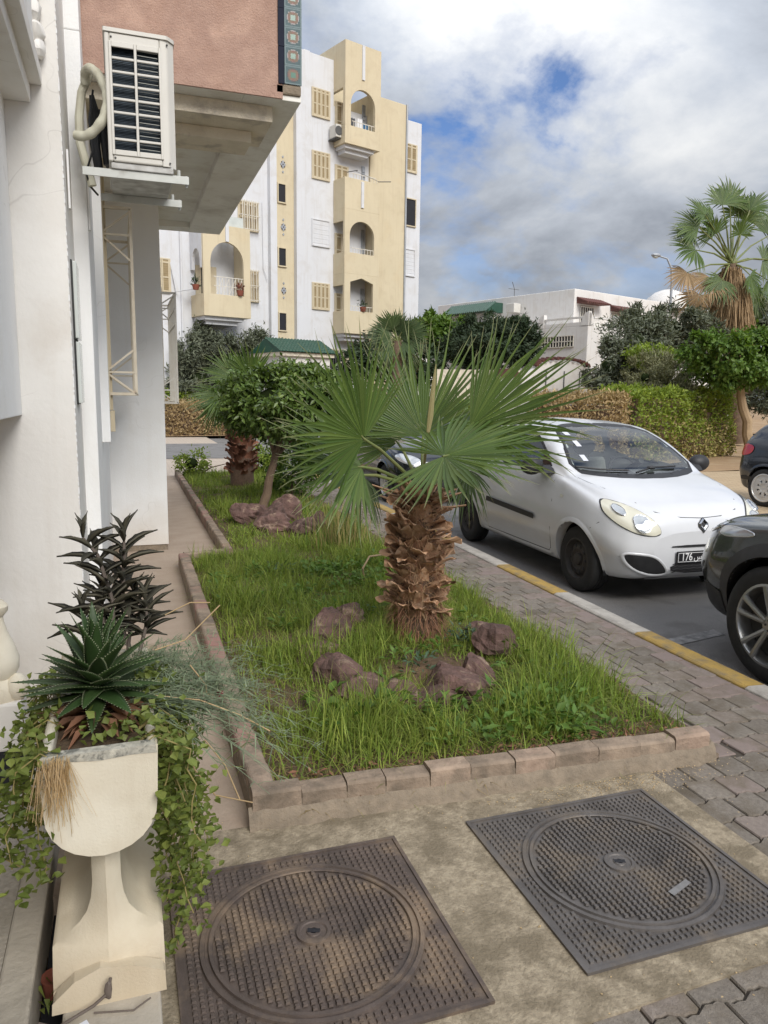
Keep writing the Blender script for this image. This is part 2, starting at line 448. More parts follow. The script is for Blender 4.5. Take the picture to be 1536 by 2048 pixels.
weather_wall(M['plaster'], (.64, .60, .54), .42, (.36, .33, .30), ((.56, .50, .42), .5))
weather_wall(M['white'], (.66, .63, .58), .35, (.45, .43, .40), ((.56, .49, .40), .5))
weather_wall(M['pink'], (.40, .24, .17), .35)
weather_wall(M['soffit'], (.46, .40, .32), .45)
weather_wall(M['fac_white'], (.50, .47, .43), .45)
weather_wall(M['yellow'], (.46, .37, .24), .40)
weather_wall(M['villa_white'], (.50, .44, .37), .40)
weather_wall(M['cream_stone'], (.50, .43, .32), .6, (.35, .28, .2), ((.50, .39, .25), .6))

# ------------------------------------------------------------------ mesh helpers
WM = {}


def link(o, parent=None):
    scn.collection.objects.link(o)
    if parent is not None:
        o.parent = parent
    return o


def tag(o, label=None, cat=None, group=None, kind=None):
    if label:
        o['label'] = label
    if cat:
        o['category'] = cat
    if group:
        o['group'] = group
    if kind:
        o['kind'] = kind
    return o


def thing(name, label, cat, loc=(0, 0, 0), rz=0.0, group=None):
    o = bpy.data.objects.new(name, None)
    o.empty_display_size = 0.1
    link(o)
    o.location = loc
    o.rotation_euler = (0, 0, rz)
    WM[o.name] = Matrix.Translation(loc) @ Matrix.Rotation(rz, 4, 'Z')
    return tag(o, label, cat, group)


def new_mesh_np(name, V, F, mats, uv=None, smooth=False, midx=None):
    V = np.asarray(V, dtype=np.float32)
    F = np.asarray(F, dtype=np.int32)
    me = bpy.data.meshes.new(name)
    k = F.shape[1]
    me.vertices.add(len(V))
    me.vertices.foreach_set('co', V.ravel())
    me.loops.add(F.size)
    me.loops.foreach_set('vertex_index', F.ravel())
    me.polygons.add(len(F))
    me.polygons.foreach_set('loop_start', np.arange(0, F.size, k, dtype=np.int32))
    me.polygons.foreach_set('loop_total', np.full(len(F), k, dtype=np.int32))
    for m in (mats if isinstance(mats, (list, tuple)) else [mats]):
        me.materials.append(m)
    if midx is not None:
        me.polygons.foreach_set('material_index', np.asarray(midx, dtype=np.int32))
    if smooth:
        me.polygons.foreach_set('use_smooth', np.ones(len(F), dtype=bool))
    me.update(calc_edges=True)
    if uv is not None:
        l = me.uv_layers.new(name='UVMap')
        l.data.foreach_set('uv', np.asarray(uv, dtype=np.float32)[F.ravel()].ravel())
    return me


def obj_np(name, V, F, mats, parent=None, world=False, **kw):
    V = np.asarray(V, dtype=np.float64)
    if world and parent is not None:
        W = np.array(WM[parent.name].inverted())
        V = V @ W[:3, :3].T + W[:3, 3]
    o = bpy.data.objects.new(name, new_mesh_np(name, V, F, mats, **kw))
    link(o, parent)
    WM[o.name] = WM[parent.name] if parent is not None else Matrix.Identity(4)
    return o


class MB:
    def __init__(s):
        s.v, s.f, s.m, s.sm = [], [], [], []

    def add(s, verts, faces, mi=0, smooth=False):
        b = len(s.v)
        s.v += [tuple(q) for q in verts]
        for f in faces:
            s.f.append([i + b for i in f])
            s.m.append(mi)
            s.sm.append(smooth)
        return s

    def box(s, a, b, mi=0):
        x0, y0, z0 = a
        x1, y1, z1 = b
        v = [(x0, y0, z0), (x1, y0, z0), (x1, y1, z0), (x0, y1, z0), (x0, y0, z1), (x1, y0, z1), (x1, y1, z1), (x0, y1, z1)]
        return s.add(v, [(0, 3, 2, 1), (4, 5, 6, 7), (0, 1, 5, 4), (1, 2, 6, 5), (2, 3, 7, 6), (3, 0, 4, 7)], mi)

    def prism(s, poly, axis, a, b, mi=0, smooth=False):
        """poly: 2D outline; axis 'x': (y,z), 'y': (x,z), 'z': (x,y)"""
        def p3(q, t):
            return (t, q[0], q[1]) if axis == 'x' else ((q[0], t, q[1]) if axis == 'y' else (q[0], q[1], t))
        n = len(poly)
        v = [p3(q, a) for q in poly] + [p3(q, b) for q in poly]
        f = [tuple(range(n))[::-1], tuple(range(n, 2 * n))]
        s.add(v, f, mi)
        return s.add(v, [(i, (i + 1) % n, (i + 1) % n + n, i + n) for i in range(n)], mi, smooth)

    def tube(s, pts, r, n=8, mi=0, cap=True):
        pts = [Vector(p) for p in pts]
        rs = r if isinstance(r, (list, tuple)) else [r] * len(pts)
        V, up = [], None
        for i, p in enumerate(pts):
            d = (pts[min(i + 1, len(pts) - 1)] - pts[max(i - 1, 0)])
            d = d.normalized() if d.length > 1e-9 else Vector((0, 0, 1))
            if up is None:
                up = Vector((0, 0, 1)) if abs(d.z) < 0.9 else Vector((1, 0, 0))
            a = d.cross(up)
            a = a.normalized() if a.length > 1e-6 else d.orthogonal().normalized()
            b = a.cross(d).normalized()
            up = b
            for k in range(n):
                t = 2 * PI * k / n
                V.append(p + (a * math.cos(t) + b * math.sin(t)) * rs[i])
        F = []
        for i in range(len(pts) - 1):
            for k in range(n):
                F.append((i * n + k, i * n + (k + 1) % n, (i + 1) * n + (k + 1) % n, (i + 1) * n + k))
        s.add(V, F, mi, True)
        if cap:
            s.add(V, [tuple(range(n))[::-1], tuple(range((len(pts) - 1) * n, len(pts) * n))], mi)
        return s

    def bar(s, a, b, w, h=None, mi=0, up=(0, 0, 1)):
        """square bar from a to b"""
        a, b = Vector(a), Vector(b)
        h = h or w
        d = (b - a).normalized()
        u = Vector(up)
        if abs(d.dot(u)) > .98:
            u = Vector((0, 1, 0))
        x = d.cross(u).normalized() * (w / 2)
        y = x.cross(d).normalized() * (h / 2)
        v = [a - x - y, a + x - y, a + x + y, a - x + y, b - x - y, b + x - y, b + x + y, b - x + y]
        return s.add(v, [(0, 3, 2, 1), (4, 5, 6, 7), (0, 1, 5, 4), (1, 2, 6, 5), (2, 3, 7, 6), (3, 0, 4, 7)], mi)

    def lathe(s, prof, c=(0, 0, 0), n=24, axis='z', mi=0, smooth=True):
        V = []
        for r, h in prof:
            for k in range(n):
                t = 2 * PI * k / n
                a, b = r * math.cos(t), r * math.sin(t)
                q = (a, b, h) if axis == 'z' else ((a, h, b) if axis == 'y' else (h, a, b))
                V.append((q[0] + c[0], q[1] + c[1], q[2] + c[2]))
        F = []
        for i in range(len(prof) - 1):
            for k in range(n):
                F.append((i * n + k, i * n + (k + 1) % n, (i + 1) * n + (k + 1) % n, (i + 1) * n + k))
        return s.add(V, F, mi, smooth)

    def ball(s, c, r, n=12, mi=0, jitter=0.0, seed=0):
        rx, ry, rz = r if isinstance(r, (tuple, list)) else (r, r, r)
        V, F = [], []
        m = n // 2
        for i in range(m + 1):
            ph = PI * i / m
            for k in range(n):
                t = 2 * PI * k / n
                d = Vector((math.sin(ph) * math.cos(t), math.sin(ph) * math.sin(t), math.cos(ph)))
                j = 1 + jitter * mnoise.noise(d * 1.7 + Vector((seed * 7.1, seed * 3.3, 0))) if jitter else 1
                V.append((c[0] + d.x * rx * j, c[1] + d.y * ry * j, c[2] + d.z * rz * j))
        for i in range(m):
            for k in range(n):
                F.append((i * n + k, (i + 1) * n + k, (i + 1) * n + (k + 1) % n, i * n + (k + 1) % n))
        return s.add(V, F, mi, True)

    def build(s, name, mats, parent=None, world=False, bevel=0.0, angle=35, seg=2, loc=None, rot=None):
        me = bpy.data.meshes.new(name)
        V = s.v
        if world and parent is not None:
            W = WM[parent.name].inverted()
            V = [tuple(W @ Vector(q)) for q in V]
        me.from_pydata(V, [], s.f)
        for m in (mats if isinstance(mats, (list, tuple)) else [mats]):
            me.materials.append(m)
        me.polygons.foreach_set('material_index', s.m)
        me.polygons.foreach_set('use_smooth', s.sm)
        if any(s.sm):
            me.set_sharp_from_angle(angle=R(angle))
        me.update()
        o = bpy.data.objects.new(name, me)
        link(o, parent)
        WM[o.name] = WM[parent.name] if parent is not None else Matrix.Identity(4)
        if loc is not None:
            o.location = loc
            WM[o.name] = WM[o.name] @ Matrix.Translation(loc)
        if rot is not None:
            o.rotation_euler = rot
        if bevel:
            b = o.modifiers.new('bevel', 'BEVEL')
            b.width = bevel
            b.segments = seg
            b.limit_method = 'ANGLE'
            b.angle_limit = R(40)
        return o


def inst(src, name, parent=None, loc=(0, 0, 0), rot=(0, 0, 0), scale=(1, 1, 1)):
    """another piece sharing src's mesh"""
    o = bpy.data.objects.new(name, src.data if hasattr(src, 'data') else src)
    link(o, parent)
    o.location = loc
    o.rotation_euler = rot
    o.scale = scale
    return o


def copy_tree(o, parent=None):
    c = o.copy()
    scn.collection.objects.link(c)
    c.parent = parent
    for ch in list(o.children):
        copy_tree(ch, c)
    return c
# ------------------------------------------------------------------ ground, road, pavements
def sheet(name, x0, y0, x1, y1, z, m, kind='structure', n=1, amp=0.0, parent=None):
    mb = MB()
    V, F = [], []
    for j in range(n + 1):
        for i in range(n + 1):
            x, y = x0 + (x1 - x0) * i / n, y0 + (y1 - y0) * j / n
            V.append((x, y, z + (amp * mnoise.noise(Vector((x * 1.3, y * 1.3, z))) if amp else 0)))
    for j in range(n):
        for i in range(n):
            a = j * (n + 1) + i
            F.append((a, a + 1, a + n + 2, a + n + 1))
    mb.add(V, F, 0, n > 1)
    o = mb.build(name, m, parent)
    if kind and parent is None:
        tag(o, kind=kind)
    return o


def xk(y):          # path side of the kerb
    return 3.15 + .027 * (y - 3)


def xpr(y):         # right edge of the planting bed
    return 2.43 + .027 * (y - 2.5)


sheet('ground', -600, -600, 600, 900, -.40, M['earth'])
sheet('road', 2.2, -14, 8.2, 60, -.12, M['asphalt'])
sheet('paved_lot', 8.2, -20, 60, 16.3, -.116, M['lot'])
sheet('cross_street', -60, 14.75, 2.9, 29.0, -.06, M['street'])
sheet('road', -60, 19.2, 2.9, 25.0, -.052, M['asphalt'])
sheet('cross_street', 8.2, 16.31, 20, 28, -.13, M['lot'])
sheet('earth_verge', 9.0, 14.2, 60, 60, -.10, M['earth'], n=40, amp=.04)
sheet('garden_ground', -30, 28.8, 70, 70, -.02, M['earth'], n=20, amp=.05)
mb = MB()
mb.add([(7.2, 4.5, -.114), (8.2, 4.9, -.114), (8.2, 16, -.114), (7.5, 16, -.114)], [(0, 1, 2, 3)])
tag(mb.build('road_edge_strip', M['road_white']), kind='structure')
mb = MB()                                                # worn bay line by the dark car
q = [(3.42, 4.0), (4.05, 4.12), (4.05, 4.24), (3.42, 4.13)]
mb.add([(x, y, -.116) for x, y in q], [(0, 1, 2, 3)])
tag(mb.build('parking_bay_line', M['road_white']), kind='structure')

# footpath: jointed bed with the interlocking blocks as its parts
mb = MB()
mb.add([(-.2, -3, -.009), (3.1, -3, -.009), (xk(2.4), 2.4, -.009), (xk(14.8), 14.8, -.009), (xpr(14.8) - .1, 14.8, -.009),
        (2.25, 2.45, -.009), (-.2, 2.45, -.009)], [(0, 1, 2, 3, 4, 5, 6)])
footpath = tag(mb.build('footpath', M['joint']), kind='structure')
PX, PY = .15, .135
WAVE = .011


def wv(x):
    return WAVE * math.sin(2 * PI * x / PX * 1.0) + .004 * math.sin(6 * PI * x / PX)


def paver_mesh(i0):
    x0 = i0 * PX / 2
    g, e = .0032, .0034
    xs = [x0 + PX * k / 8 for k in range(9)]

    def ring(gap, z):
        b = [(min(max(x, x0 + gap), x0 + PX - gap), wv(x) + gap, z) for x in xs]
        t = [(min(max(x, x0 + gap), x0 + PX - gap), PY + wv(x) - gap, z) for x in reversed(xs)]
        return b + t
    lo, mid, top = ring(g, -.016), ring(g, -.005), ring(g + e, 0)
    n = len(lo)
    cx, cy = x0 + PX / 2, PY / 2
    V = [(x - cx, y - cy, z) for x, y, z in lo + mid + top]
    F = [tuple(range(2 * n, 3 * n))]
    for r in (0, 1):
        F += [(r * n + k, r * n + (k + 1) % n, (r + 1) * n + (k + 1) % n, (r + 1) * n + k) for k in range(n)]
    return V, F, cx, cy


pv = [paver_mesh(0), paver_mesh(1)]
pm = []
for V, F, cx, cy in pv:
    me = bpy.data.meshes.new('paver')
    me.from_pydata(V, [], F)
    me.materials.append(M['paver'])
    pm.append(me)
SLAB = (.03, 1.40, 2.03, 2.325)


def in_view(p, m=.04):
    d = Vector(p) - Vector((0, 0, CAM_H))
    z = d.dot(_fwd)
    if z < .2:
        return False
    u, v = d.dot(_right) / z * FPX, d.dot(_up) / z * FPX
    return abs(u) < 768 * (1 + m) and abs(v) < 1024 * (1 + m)


cand = []
for j in range(-12, 112):
    for i in range(-8, 34):
        x = i * PX + (PX / 2 if j % 2 else 0) + PX / 2
        y = j * PY + PY / 2
        ok = False
        if y > 2.42:
            ok = xpr(y) + .06 < x < xk(y) - .08 and y < 14.7
            edge = xpr(y) - .02 < x < xk(y) + .02 and y < 14.7
        else:
            ok = .1 < x < xk(y) - .08 and not (SLAB[0] < x < SLAB[2] - .075 and SLAB[1] + .06 < y < SLAB[3] + .12)
        if ok and in_view((x, y, 0), .9 if y < 5 else .3):
            cand.append(((0 if in_view((x, y, 0)) else 1e4) + x * x + y * y, x, y, j % 2))
cand.sort()
rest = MB()
rng = random.Random(3)
for n, (_, x, y, odd) in enumerate(cand):
    z = rng.uniform(-.0015, .0015) + .002
    rx, ry = rng.gauss(0, .005), rng.gauss(0, .005)
    if n < 298:
        inst(pm[odd], 'paver', footpath, (x, y, z), (rx, ry, rng.gauss(0, .008)))
    else:
        V, F, _, _ = pv[odd]
        rest.add([(a + x, b + y, c + z) for a, b, c in V], F)
o = rest.build('paver_field', M['paver'], footpath)
tag(o, kind='stuff')
# half blocks along both edges
mb = MB()
y = 2.45
while y < 14.6:
    mb.box((xpr(y) - .01, y, -.016), (xpr(y) + .10, y + .131, -.004))
    mb.box((xk(y) - .15, y + .002, -.016), (xk(y) - .006, y + .133, -.003))
    y += .135
tag(mb.build('edge_pavers', M['paver'], footpath, bevel=.004, seg=1), kind='stuff')

# kerb: every stone its own part, painted in turn white and yellow
mb = MB()
mb.prism([(xk(-8) - .01, -8), (xk(-8) + .16, -8), (xk(14.8) + .16, 14.8), (xk(14.8) - .01, 14.8)], 'z', -.30, -.03)
kerb = tag(mb.build('kerb', M['mortar']), kind='structure')
ys = [-2.2, -1.15, -.1, .95, 2.0, 3.04, 4.02, 5.07, 6.11, 7.2, 8.25, 9.3, 10.35, 11.4, 12.45, 13.5, 14.55]
for k in range(len(ys) - 1):
    a, b = ys[k] + .004, ys[k + 1] - .004
    mb = MB()
    mb.prism([(0, -.14), (.155, -.14), (.148, -.02), (.135, -.004), (.02, 0), (0, -.01)], 'y', 0, b - a)
    o = mb.build('kerbstone', M['kerb_yellow'] if k % 2 else M['kerb_white'], kerb, bevel=.008)
    o['label'] = 'kerbstone painted %s, worn' % ('yellow' if k % 2 else 'white')
    o.location = (xk(a), a, .012)
    o.rotation_euler = (0, 0, -.027)

# path along the building
mb = MB()
mb.prism([(-.9, 2.325), (.48, 2.325), (.46, 6.85), (.9, 6.95), (.92, 14.75), (-.2, 14.75), (-.2, 7.0), (-.9, 6.0)], 'z', -.2, 0.002)
tag(mb.build('path', M['path_conc']), kind='structure')
# concrete surround with the two covers sunk into it
mb = MB()
mb.prism([(.03, 1.40), (.6, 1.385), (1.2, 1.40), (2.03, 1.43), (2.03, 2.43), (1.4, 2.475), (.03, 2.53)], 'z', -.1, .009)
slab = tag(mb.build('manhole_surround', M['concrete'], bevel=.006), kind='structure')


def manhole(cx, cy, m, label, S=.385, rr=.292, z0=.009):
    t = thing('manhole_cover', label, 'manhole cover', (cx, cy, z0), 0, 'manhole covers in the concrete surround')
    mb = MB()
    mb.prism([(-S, -S), (S, -S), (S, S), (-S, S)], 'z', -.03, .004)
    fr = mb.build('frame', m, t, bevel=.003)
    mb = MB()
    w = .012
    for a in (0, 1, 2, 3):
        ca, sa = math.cos(a * PI / 2), math.sin(a * PI / 2)
        q = [(-S, -S), (S, -S), (S - w, -S + w), (-S + w, -S + w)]
        mb.prism([(x * ca - y * sa, x * sa + y * ca) for x, y in q], 'z', .004, .009)
    mb.build('border', m, t, bevel=.002, seg=1)
    mb = MB()
    prof = [(rr + .030, .004), (rr + .028, .012), (rr + .016, .013), (rr + .014, .006), (rr + .006, .006), (rr + .004, .013), (rr - .006, .013), (rr - .008, .0085)]
    mb.lathe(prof, n=72)
    mb.build('rim', m, t)
    mb = MB()
    mb.lathe([(rr - .008, .0045), (.06, .0085), (0.0, .0085)], n=72)
    lid = mb.build('lid', m, t)
    st, hs, zt = MB(), .0068, .006
    pitch = .0205
    n = int(S / pitch)
    for i in range(-n, n + 1):
        for j in range(-n, n + 1):
            x, y = i * pitch, j * pitch
            r = math.hypot(x, y)
            zb = .0085 if r < rr else .004
            if r < .058 or rr - .018 < r < rr + .034 or max(abs(x), abs(y)) > S - .018:
                continue
            h2 = hs * .72
            st.add([(x - hs, y - hs, zb), (x + hs, y - hs, zb), (x + hs, y + hs, zb), (x - hs, y + hs, zb),
                    (x - h2, y - h2, zb + zt), (x + h2, y - h2, zb + zt), (x + h2, y + h2, zb + zt), (x - h2, y + h2, zb + zt)],
                   [(4, 5, 6, 7), (0, 1, 5, 4), (1, 2, 6, 5), (2, 3, 7, 6), (3, 0, 4, 7)])
    tag(st.build('studs', m, lid), kind='stuff')
    mb = MB()
    mb.lathe([(.052, .008), (.050, .0155), (.040, .0165), (.036, .013), (.022, .0135), (.020, .0165), (.012, .0165)], n=32)
    mb.build('keyhole_boss', m, lid)
    mb = MB()
    mb.prism([(-.018, -.008), (.018, -.008), (.018, .008), (-.018, .008)], 'z', .0135, .0175)
    mb.build('keyhole', M['dark_void'], lid, rot=(0, 0, -.35))
    return t


manhole(.463, 1.905, M['iron_rust'], 'brown rusty cast iron manhole cover beside the stone planter')
mh = manhole(1.512, 1.91, M['iron_dark'], 'cleaner dark grey cast iron manhole cover towards the parked cars')
mb = MB()
mb.prism([(.055, -.20), (.15, -.165), (.145, -.145), (.05, -.178)], 'z', .0135, .0155)
mb.build('badge', M['badge_grey'], mh)

# ------------------------------------------------------------------ planting bed
bed = MB()
nx, ny = 30, 110
V, F = [], []
for j in range(ny + 1):
    y = 2.50 + (14.5 - 2.50) * j / ny
    for i in range(nx + 1):
        xl = .46 + .008 * (y - 2.5) if y < 6.8 else .93
        x = xl + (xpr(y) - .02 - xl) * i / nx
        z = .045 + .03 * mnoise.noise(Vector((x * 2, y * 2, 0))) + .05 * math.exp(-((x - 1.62) ** 2 + (y - 4.1) ** 2) / .35)
        z += .02 * min(1, (x - xl) * 3)
        V.append((x, y, z))
for j in range(ny):
    for i in range(nx):
        a = j * (nx + 1) + i
        F.append((a, a + 1, a + nx + 2, a + nx + 1))
bed.add(V, F, 0, True)
tag(bed.build('bed_soil', M['soil']), kind='structure')


def soil_z(x, y):
    return .06 + .03 * mnoise.noise(Vector((x * 2, y * 2, 0))) + .05 * math.exp(-((x - 1.62) ** 2 + (y - 4.1) ** 2) / .35)


edging = thing('planter_edging', 'low border of concrete blocks round the grassy planting bed', 'edging', (.43, 2.5, 0))
core = MB()
core.prism([(.385, 2.503), (2.36, 2.424), (2.36, 2.51), (.46, 2.59)], 'z', 0, .095)
core.prism([(.385, 2.5), (.475, 2.5), (.505, 6.85), (.42, 6.85)], 'z', 0, .085)
core.build('mortar_base', M['mortar'], edging, world=True, bevel=.01)
rng = random.Random(11)


def block(p, q, w, z0, z1, side=1):
    """a block from p to q, w wide"""
    p, q = Vector((p[0], p[1])), Vector((q[0], q[1]))
    L = (q - p).length
    mb = MB()
    h = z1 - z0
    mb.prism([(-w / 2, 0), (w / 2, 0), (w / 2 - .004, h * .9), (w / 2 - .012, h), (-w / 2 + .012, h), (-w / 2 + .004, h * .9)], 'x', -L / 2 + .002, L / 2 - .002)
    o = mb.build('edging_block', M['edging'], edging, bevel=.006)
    c = (p + q) / 2
    o.location = (c.x - .43, c.y - 2.5, z0 + rng.uniform(-.006, .006))
    o.rotation_euler = (rng.gauss(0, .012), rng.gauss(0, .012), math.atan2(q.y - p.y, q.x - p.x) + rng.gauss(0, .01))


y = 2.53
while y < 6.8:
    d = rng.choice((.20, .21, .22, .19))
    block((.432 + .008 * (y - 2.5), y), (.432 + .008 * (y + d - 2.5), y + d), .095, .03, .135)
    y += d
block((.47, 6.84), (.69, 6.90), .09, .03, .125)
block((.69, 6.90), (.87, 6.95), .09, .03, .125)
y = 6.98
while y < 14.5:
    block((.885 + .004 * (y - 7), y), (.885 + .004 * (y + .21 - 7), y + .21), .09, -.02, .125)
    y += .212
xs_ = [.385, .565, .735, .885, 1.06, 1.23, 1.42, 1.60, 1.80, 2.0, 2.17, 2.345]
for a, b in zip(xs_, xs_[1:]):
    block((a, 2.545 - .04 * (a - .4)), (b, 2.545 - .04 * (b - .4)), .095, .035, .132 + rng.uniform(-.008, .006))
y = 2.44
while y < 14.4:
    block((xpr(y) - .045, y), (xpr(y + .25) - .045, y + .25), .08, -.05, .022)
    y += .252
mb = MB()                                  # rough mortar skirt under the front
rg = random.Random(8)
prev = None
V, F = [], []
for k in range(41):
    x = .37 + 2.0 * k / 40
    o = rg.uniform(-.012, .012)
    V += [(x, 2.475 + o - .04 * (x - .4), 0.002), (x, 2.482 + o * .5 - .04 * (x - .4), .03 + o), (x, 2.490 + o * .3 - .04 * (x - .4), .062 + o * .8), (x, 2.51 - .04 * (x - .4), .085)]
for k in range(40):
    for j in range(3):
        a = 4 * k + j
        F.append((a, a + 4, a + 5, a + 1))
mb.add(V, F, 0, True)
mb.build('mortar_skirt', M['mortar'], edging, world=True, angle=70)

# stones round the palm and the clipped tree
rock_spots = [(.98, 3.62, .17, .12, .13), (1.08, 3.34, .15, .12, .10), (1.22, 3.22, .16, .10, .10), (1.36, 3.20, .13, .1, .09),
              (1.52, 3.28, .19, .13, .15), (1.70, 3.36, .13, .11, .14), (1.98, 3.72, .16, .13, .14), (2.06, 4.0, .12, .12, .1),
              (.98, 3.95, .16, .14, .12), (1.1, 4.25, .17, .14, .16), (1.3, 4.45, .14, .12, .13)]
rl = {1: 'second rock from the left end of the palm ring, dark and low', 2: 'low brown rock left of centre at the front of the palm ring',
      3: 'flat brown rock in the middle of the palm ring front', 5: 'upright rock just behind the big purplish one in the palm ring',
      7: 'rock at the far right behind the pinkish brown one in the palm ring', 8: 'reddish rock on the left side of the palm ring behind the dark one',
      10: 'rearmost rock of the palm ring, close behind the trunk', 4: 'big purplish flat-topped rock at the front right of the palm ring', 6: 'pinkish brown rock at the right of the fan palm trunk',
      9: 'dry brown rock mound at the back left of the palm ring', 0: 'dark reddish rock at the left end of the palm ring'}


def rock(x, y, z, rx, ry, rz, seed, label, group):
    rg = random.Random(seed)
    mb = MB()
    V, F = [], []
    n, m = 22, 13
    pl = [(Vector((rg.gauss(0, 1), rg.gauss(0, 1), rg.gauss(0, .8))).normalized(), rg.uniform(.55, .9)) for _ in range(16)]
    for i in range(m + 1):
        ph = PI * i / m
        for k in range(n):
            t = 2 * PI * k / n
            d = Vector((math.sin(ph) * math.cos(t), math.sin(ph) * math.sin(t), math.cos(ph)))
            r = 1.0
            for nrm, dist in pl:
                c = d.dot(nrm)
                if c > .05:
                    r = min(r, dist / c)
            r *= 1 + .14 * mnoise.noise(d * 3 + Vector((seed * 3.1, 0, 0))) + .09 * mnoise.noise(d * 8 + Vector((seed * 3.1, 0, 0)))
            V.append((d.x * r * rx, d.y * r * ry, d.z * r * rz))
    for i in range(m):
        for k in range(n):
            F.append((i * n + k, (i + 1) * n + k, (i + 1) * n + (k + 1) % n, i * n + (k + 1) % n))
    mb.add(V, F)
    o = mb.build('rock', M['rock'])
    o.location = (x, y, z)
    o.rotation_euler = (0, 0, rg.uniform(0, 6))
    tag(o, label, 'rock', group)


for i, (x, y, a, b, c) in enumerate(rock_spots):
    rock(x, y, soil_z(x, y) + c * (.35 if 0 < i < 7 else .18), a * 1.2, b * 1.2, c * .95, i + 1, rl[i], 'rocks round the fan palm')
for i, (x, y, a, b, c) in enumerate([(1.35, 8.7, .26, .2, .22), (1.5, 8.1, .34, .22, .15), (1.75, 8.8, .3, .22, .24), (1.82, 7.9, .2, .17, .16), (2.02, 8.1, .17, .14, .16), (1.62, 8.5, .3, .2, .2)]):
    rock(x, y, soil_z(x, y) + c * .35, a, b, c, i + 31,
         {1: 'wide grey brown rock in front of the clipped round tree', 0: 'pale brown rock at the left of the clipped tree base',
          2: 'upright brown rock against the clipped tree trunk', 3: 'small brown rock right of the wide one below the clipped tree',
           4: 'rightmost pale rock at the clipped tree base', 5: 'rounded rock directly under the clipped tree trunk'}[i], 'rocks at the foot of the clipped tree')
# ------------------------------------------------------------------ the building on the left
ZS, XO, YP, YE = 3.30, 1.09, 4.77, 8.85
left = thing('apartment_house', 'near white house on the left with pink rendered overhanging upper storey', 'building', (-.2, 5, 0))
mb = MB()
mb.box((-6, 3.8, 0), (-.212, 9, 9.0))
mb.build('wall', M['plaster'], left, world=True)
mb = MB()
mb.box((-3, 4.42, 0), (-.138, 7.66, 3.36))
mb.build('wall', M['white'], left, world=True, bevel=.006)
mb = MB()                                   # rough plaster arris between the old wall and the white side
rg = random.Random(5)
z = .1
while z < 5:
    h = rg.uniform(.006, .03)
    mb.box((-.2135 - rg.uniform(0, .004), 3.7985, z), (-.2105 + rg.uniform(-.001, .0012), 3.82, z + h))
    z += h + rg.uniform(0, .05) ** 1.2
tag(mb.build('plaster_edge', M['white'], left, world=True), kind='stuff')
mb = MB()
mb.box((-3, 7.65, .06), (.381, 13.5, 3.36))
mb.build('wing_wall', M['white'], left, world=True, bevel=.004)
mb = MB()
mb.box((-3, 7.662, 0), (.373, 13.49, .06))
mb.build('plinth', M['mortar'], left, world=True)
# upper storey
mb = MB()
mb.box((-.4, YP, ZS + .14), (XO - .115, YE, 6.4))
mb.box((-.4, YP, ZS + .1005), (XO - .115, YP + .3, ZS + .139))
mb.build('upper_wall', M['pink'], left, world=True)
mb = MB()
mb.box((-3, YE, 3.361), (.36, 13.5, 6.4))
mb.box((-8, 3.8, 6.4), (.36, 13.5, 6.6))
mb.build('upper_wall', M['pink'], left, world=True)
mb = MB()
mb.box((-.4, YP - .004, ZS + .004), (XO - .115, YP + .0095, ZS + .30))
mb.build('upper_wall', M['pink'], left, world=True)
mb = MB()
mb.box((-.7, 4.42, 3.361), (-.139, YP - .005, 6.4))
mb.build('wall', M['white'], left, world=True, bevel=.006)
mb = MB()                                   # rim beams and recessed soffit
mb.box((.745, YP + .01, ZS), (XO, YE, ZS + .10))
mb.box((-.20, YP + .01, ZS), (.745, YP + .75, ZS + .099))
mb.box((-.20, YE - .22, ZS + .001), (.744, YE - .001, ZS + .10))
mb.build('edge_beam', M['soffit'], left, world=True, bevel=.004)
mb = MB()
mb.box((-.2, YP + .74, ZS + .062), (.75, YE - .2, ZS + .13))
mb.build('soffit', M['soffit'], left, world=True)
mb = MB()
mb.box((-.15, 4.896, 3.206), (.937, 5.40, 3.299))
mb.build('stepped_moulding', M['cream_rough'], left, world=True, bevel=.004)
mb = MB()
mb.box((-.15, 5.101, 3.137), (.838, 5.38, 3.2055))
mb.build('stepped_moulding', M['cream_rough'], left, world=True, bevel=.004)
# tile strip: each glazed tile its own piece
TW = .104
mb = MB()
n = 14
V = [(i / n * TW, 0, j / n * TW) for j in range(n + 1) for i in range(n + 1)]
F, mi = [], []
for j in range(n):
    for i in range(n):
        F.append((j * (n + 1) + i, j * (n + 1) + i + 1, (j + 1) * (n + 1) + i + 1, (j + 1) * (n + 1) + i))
        a, b = i - 6.5, j - 6.5
        A, B = abs(a), abs(b)
        k = 0
        if A < 4.2 and B < 4.2:
            k = 1
            if A + B > 6.6:
                k = 3
            elif A < 2 and B < 2:
                k = 4
            elif (A < 1.2) != (B < 1.2) and max(A, B) > 2.6:
                k = 2
        elif (A < 2 and 4.2 < B < 5.2) or (B < 2 and 4.2 < A < 5.2):
            k = 3
        elif max(A, B) > 6:
            k = 5
        mi.append(k)
me = bpy.data.meshes.new('tile')
b0 = len(V)
V += [(0, .008, 0), (TW, .008, 0), (TW, .008, TW), (0, .008, TW)]
c = [0, n, (n + 1) * (n + 1) - 1, (n + 1) * n]
for i in range(4):
    F.append((c[i], b0 + i, b0 + (i + 1) % 4, c[(i + 1) % 4]))
    mi.append(5)
me.from_pydata(V, [], F)
for k in ('t_base', 't_sand', 't_pink', 't_dark', 't_green', 't_line'):
    me.materials.append(M[k])
me.polygons.foreach_set('material_index', mi)
mb = MB()
mb.box((XO - .115, YP + .001, ZS + .101), (XO - .001, YE - .01, 6.4))
mb.build('tile_backing', M['pink'], left, world=True)
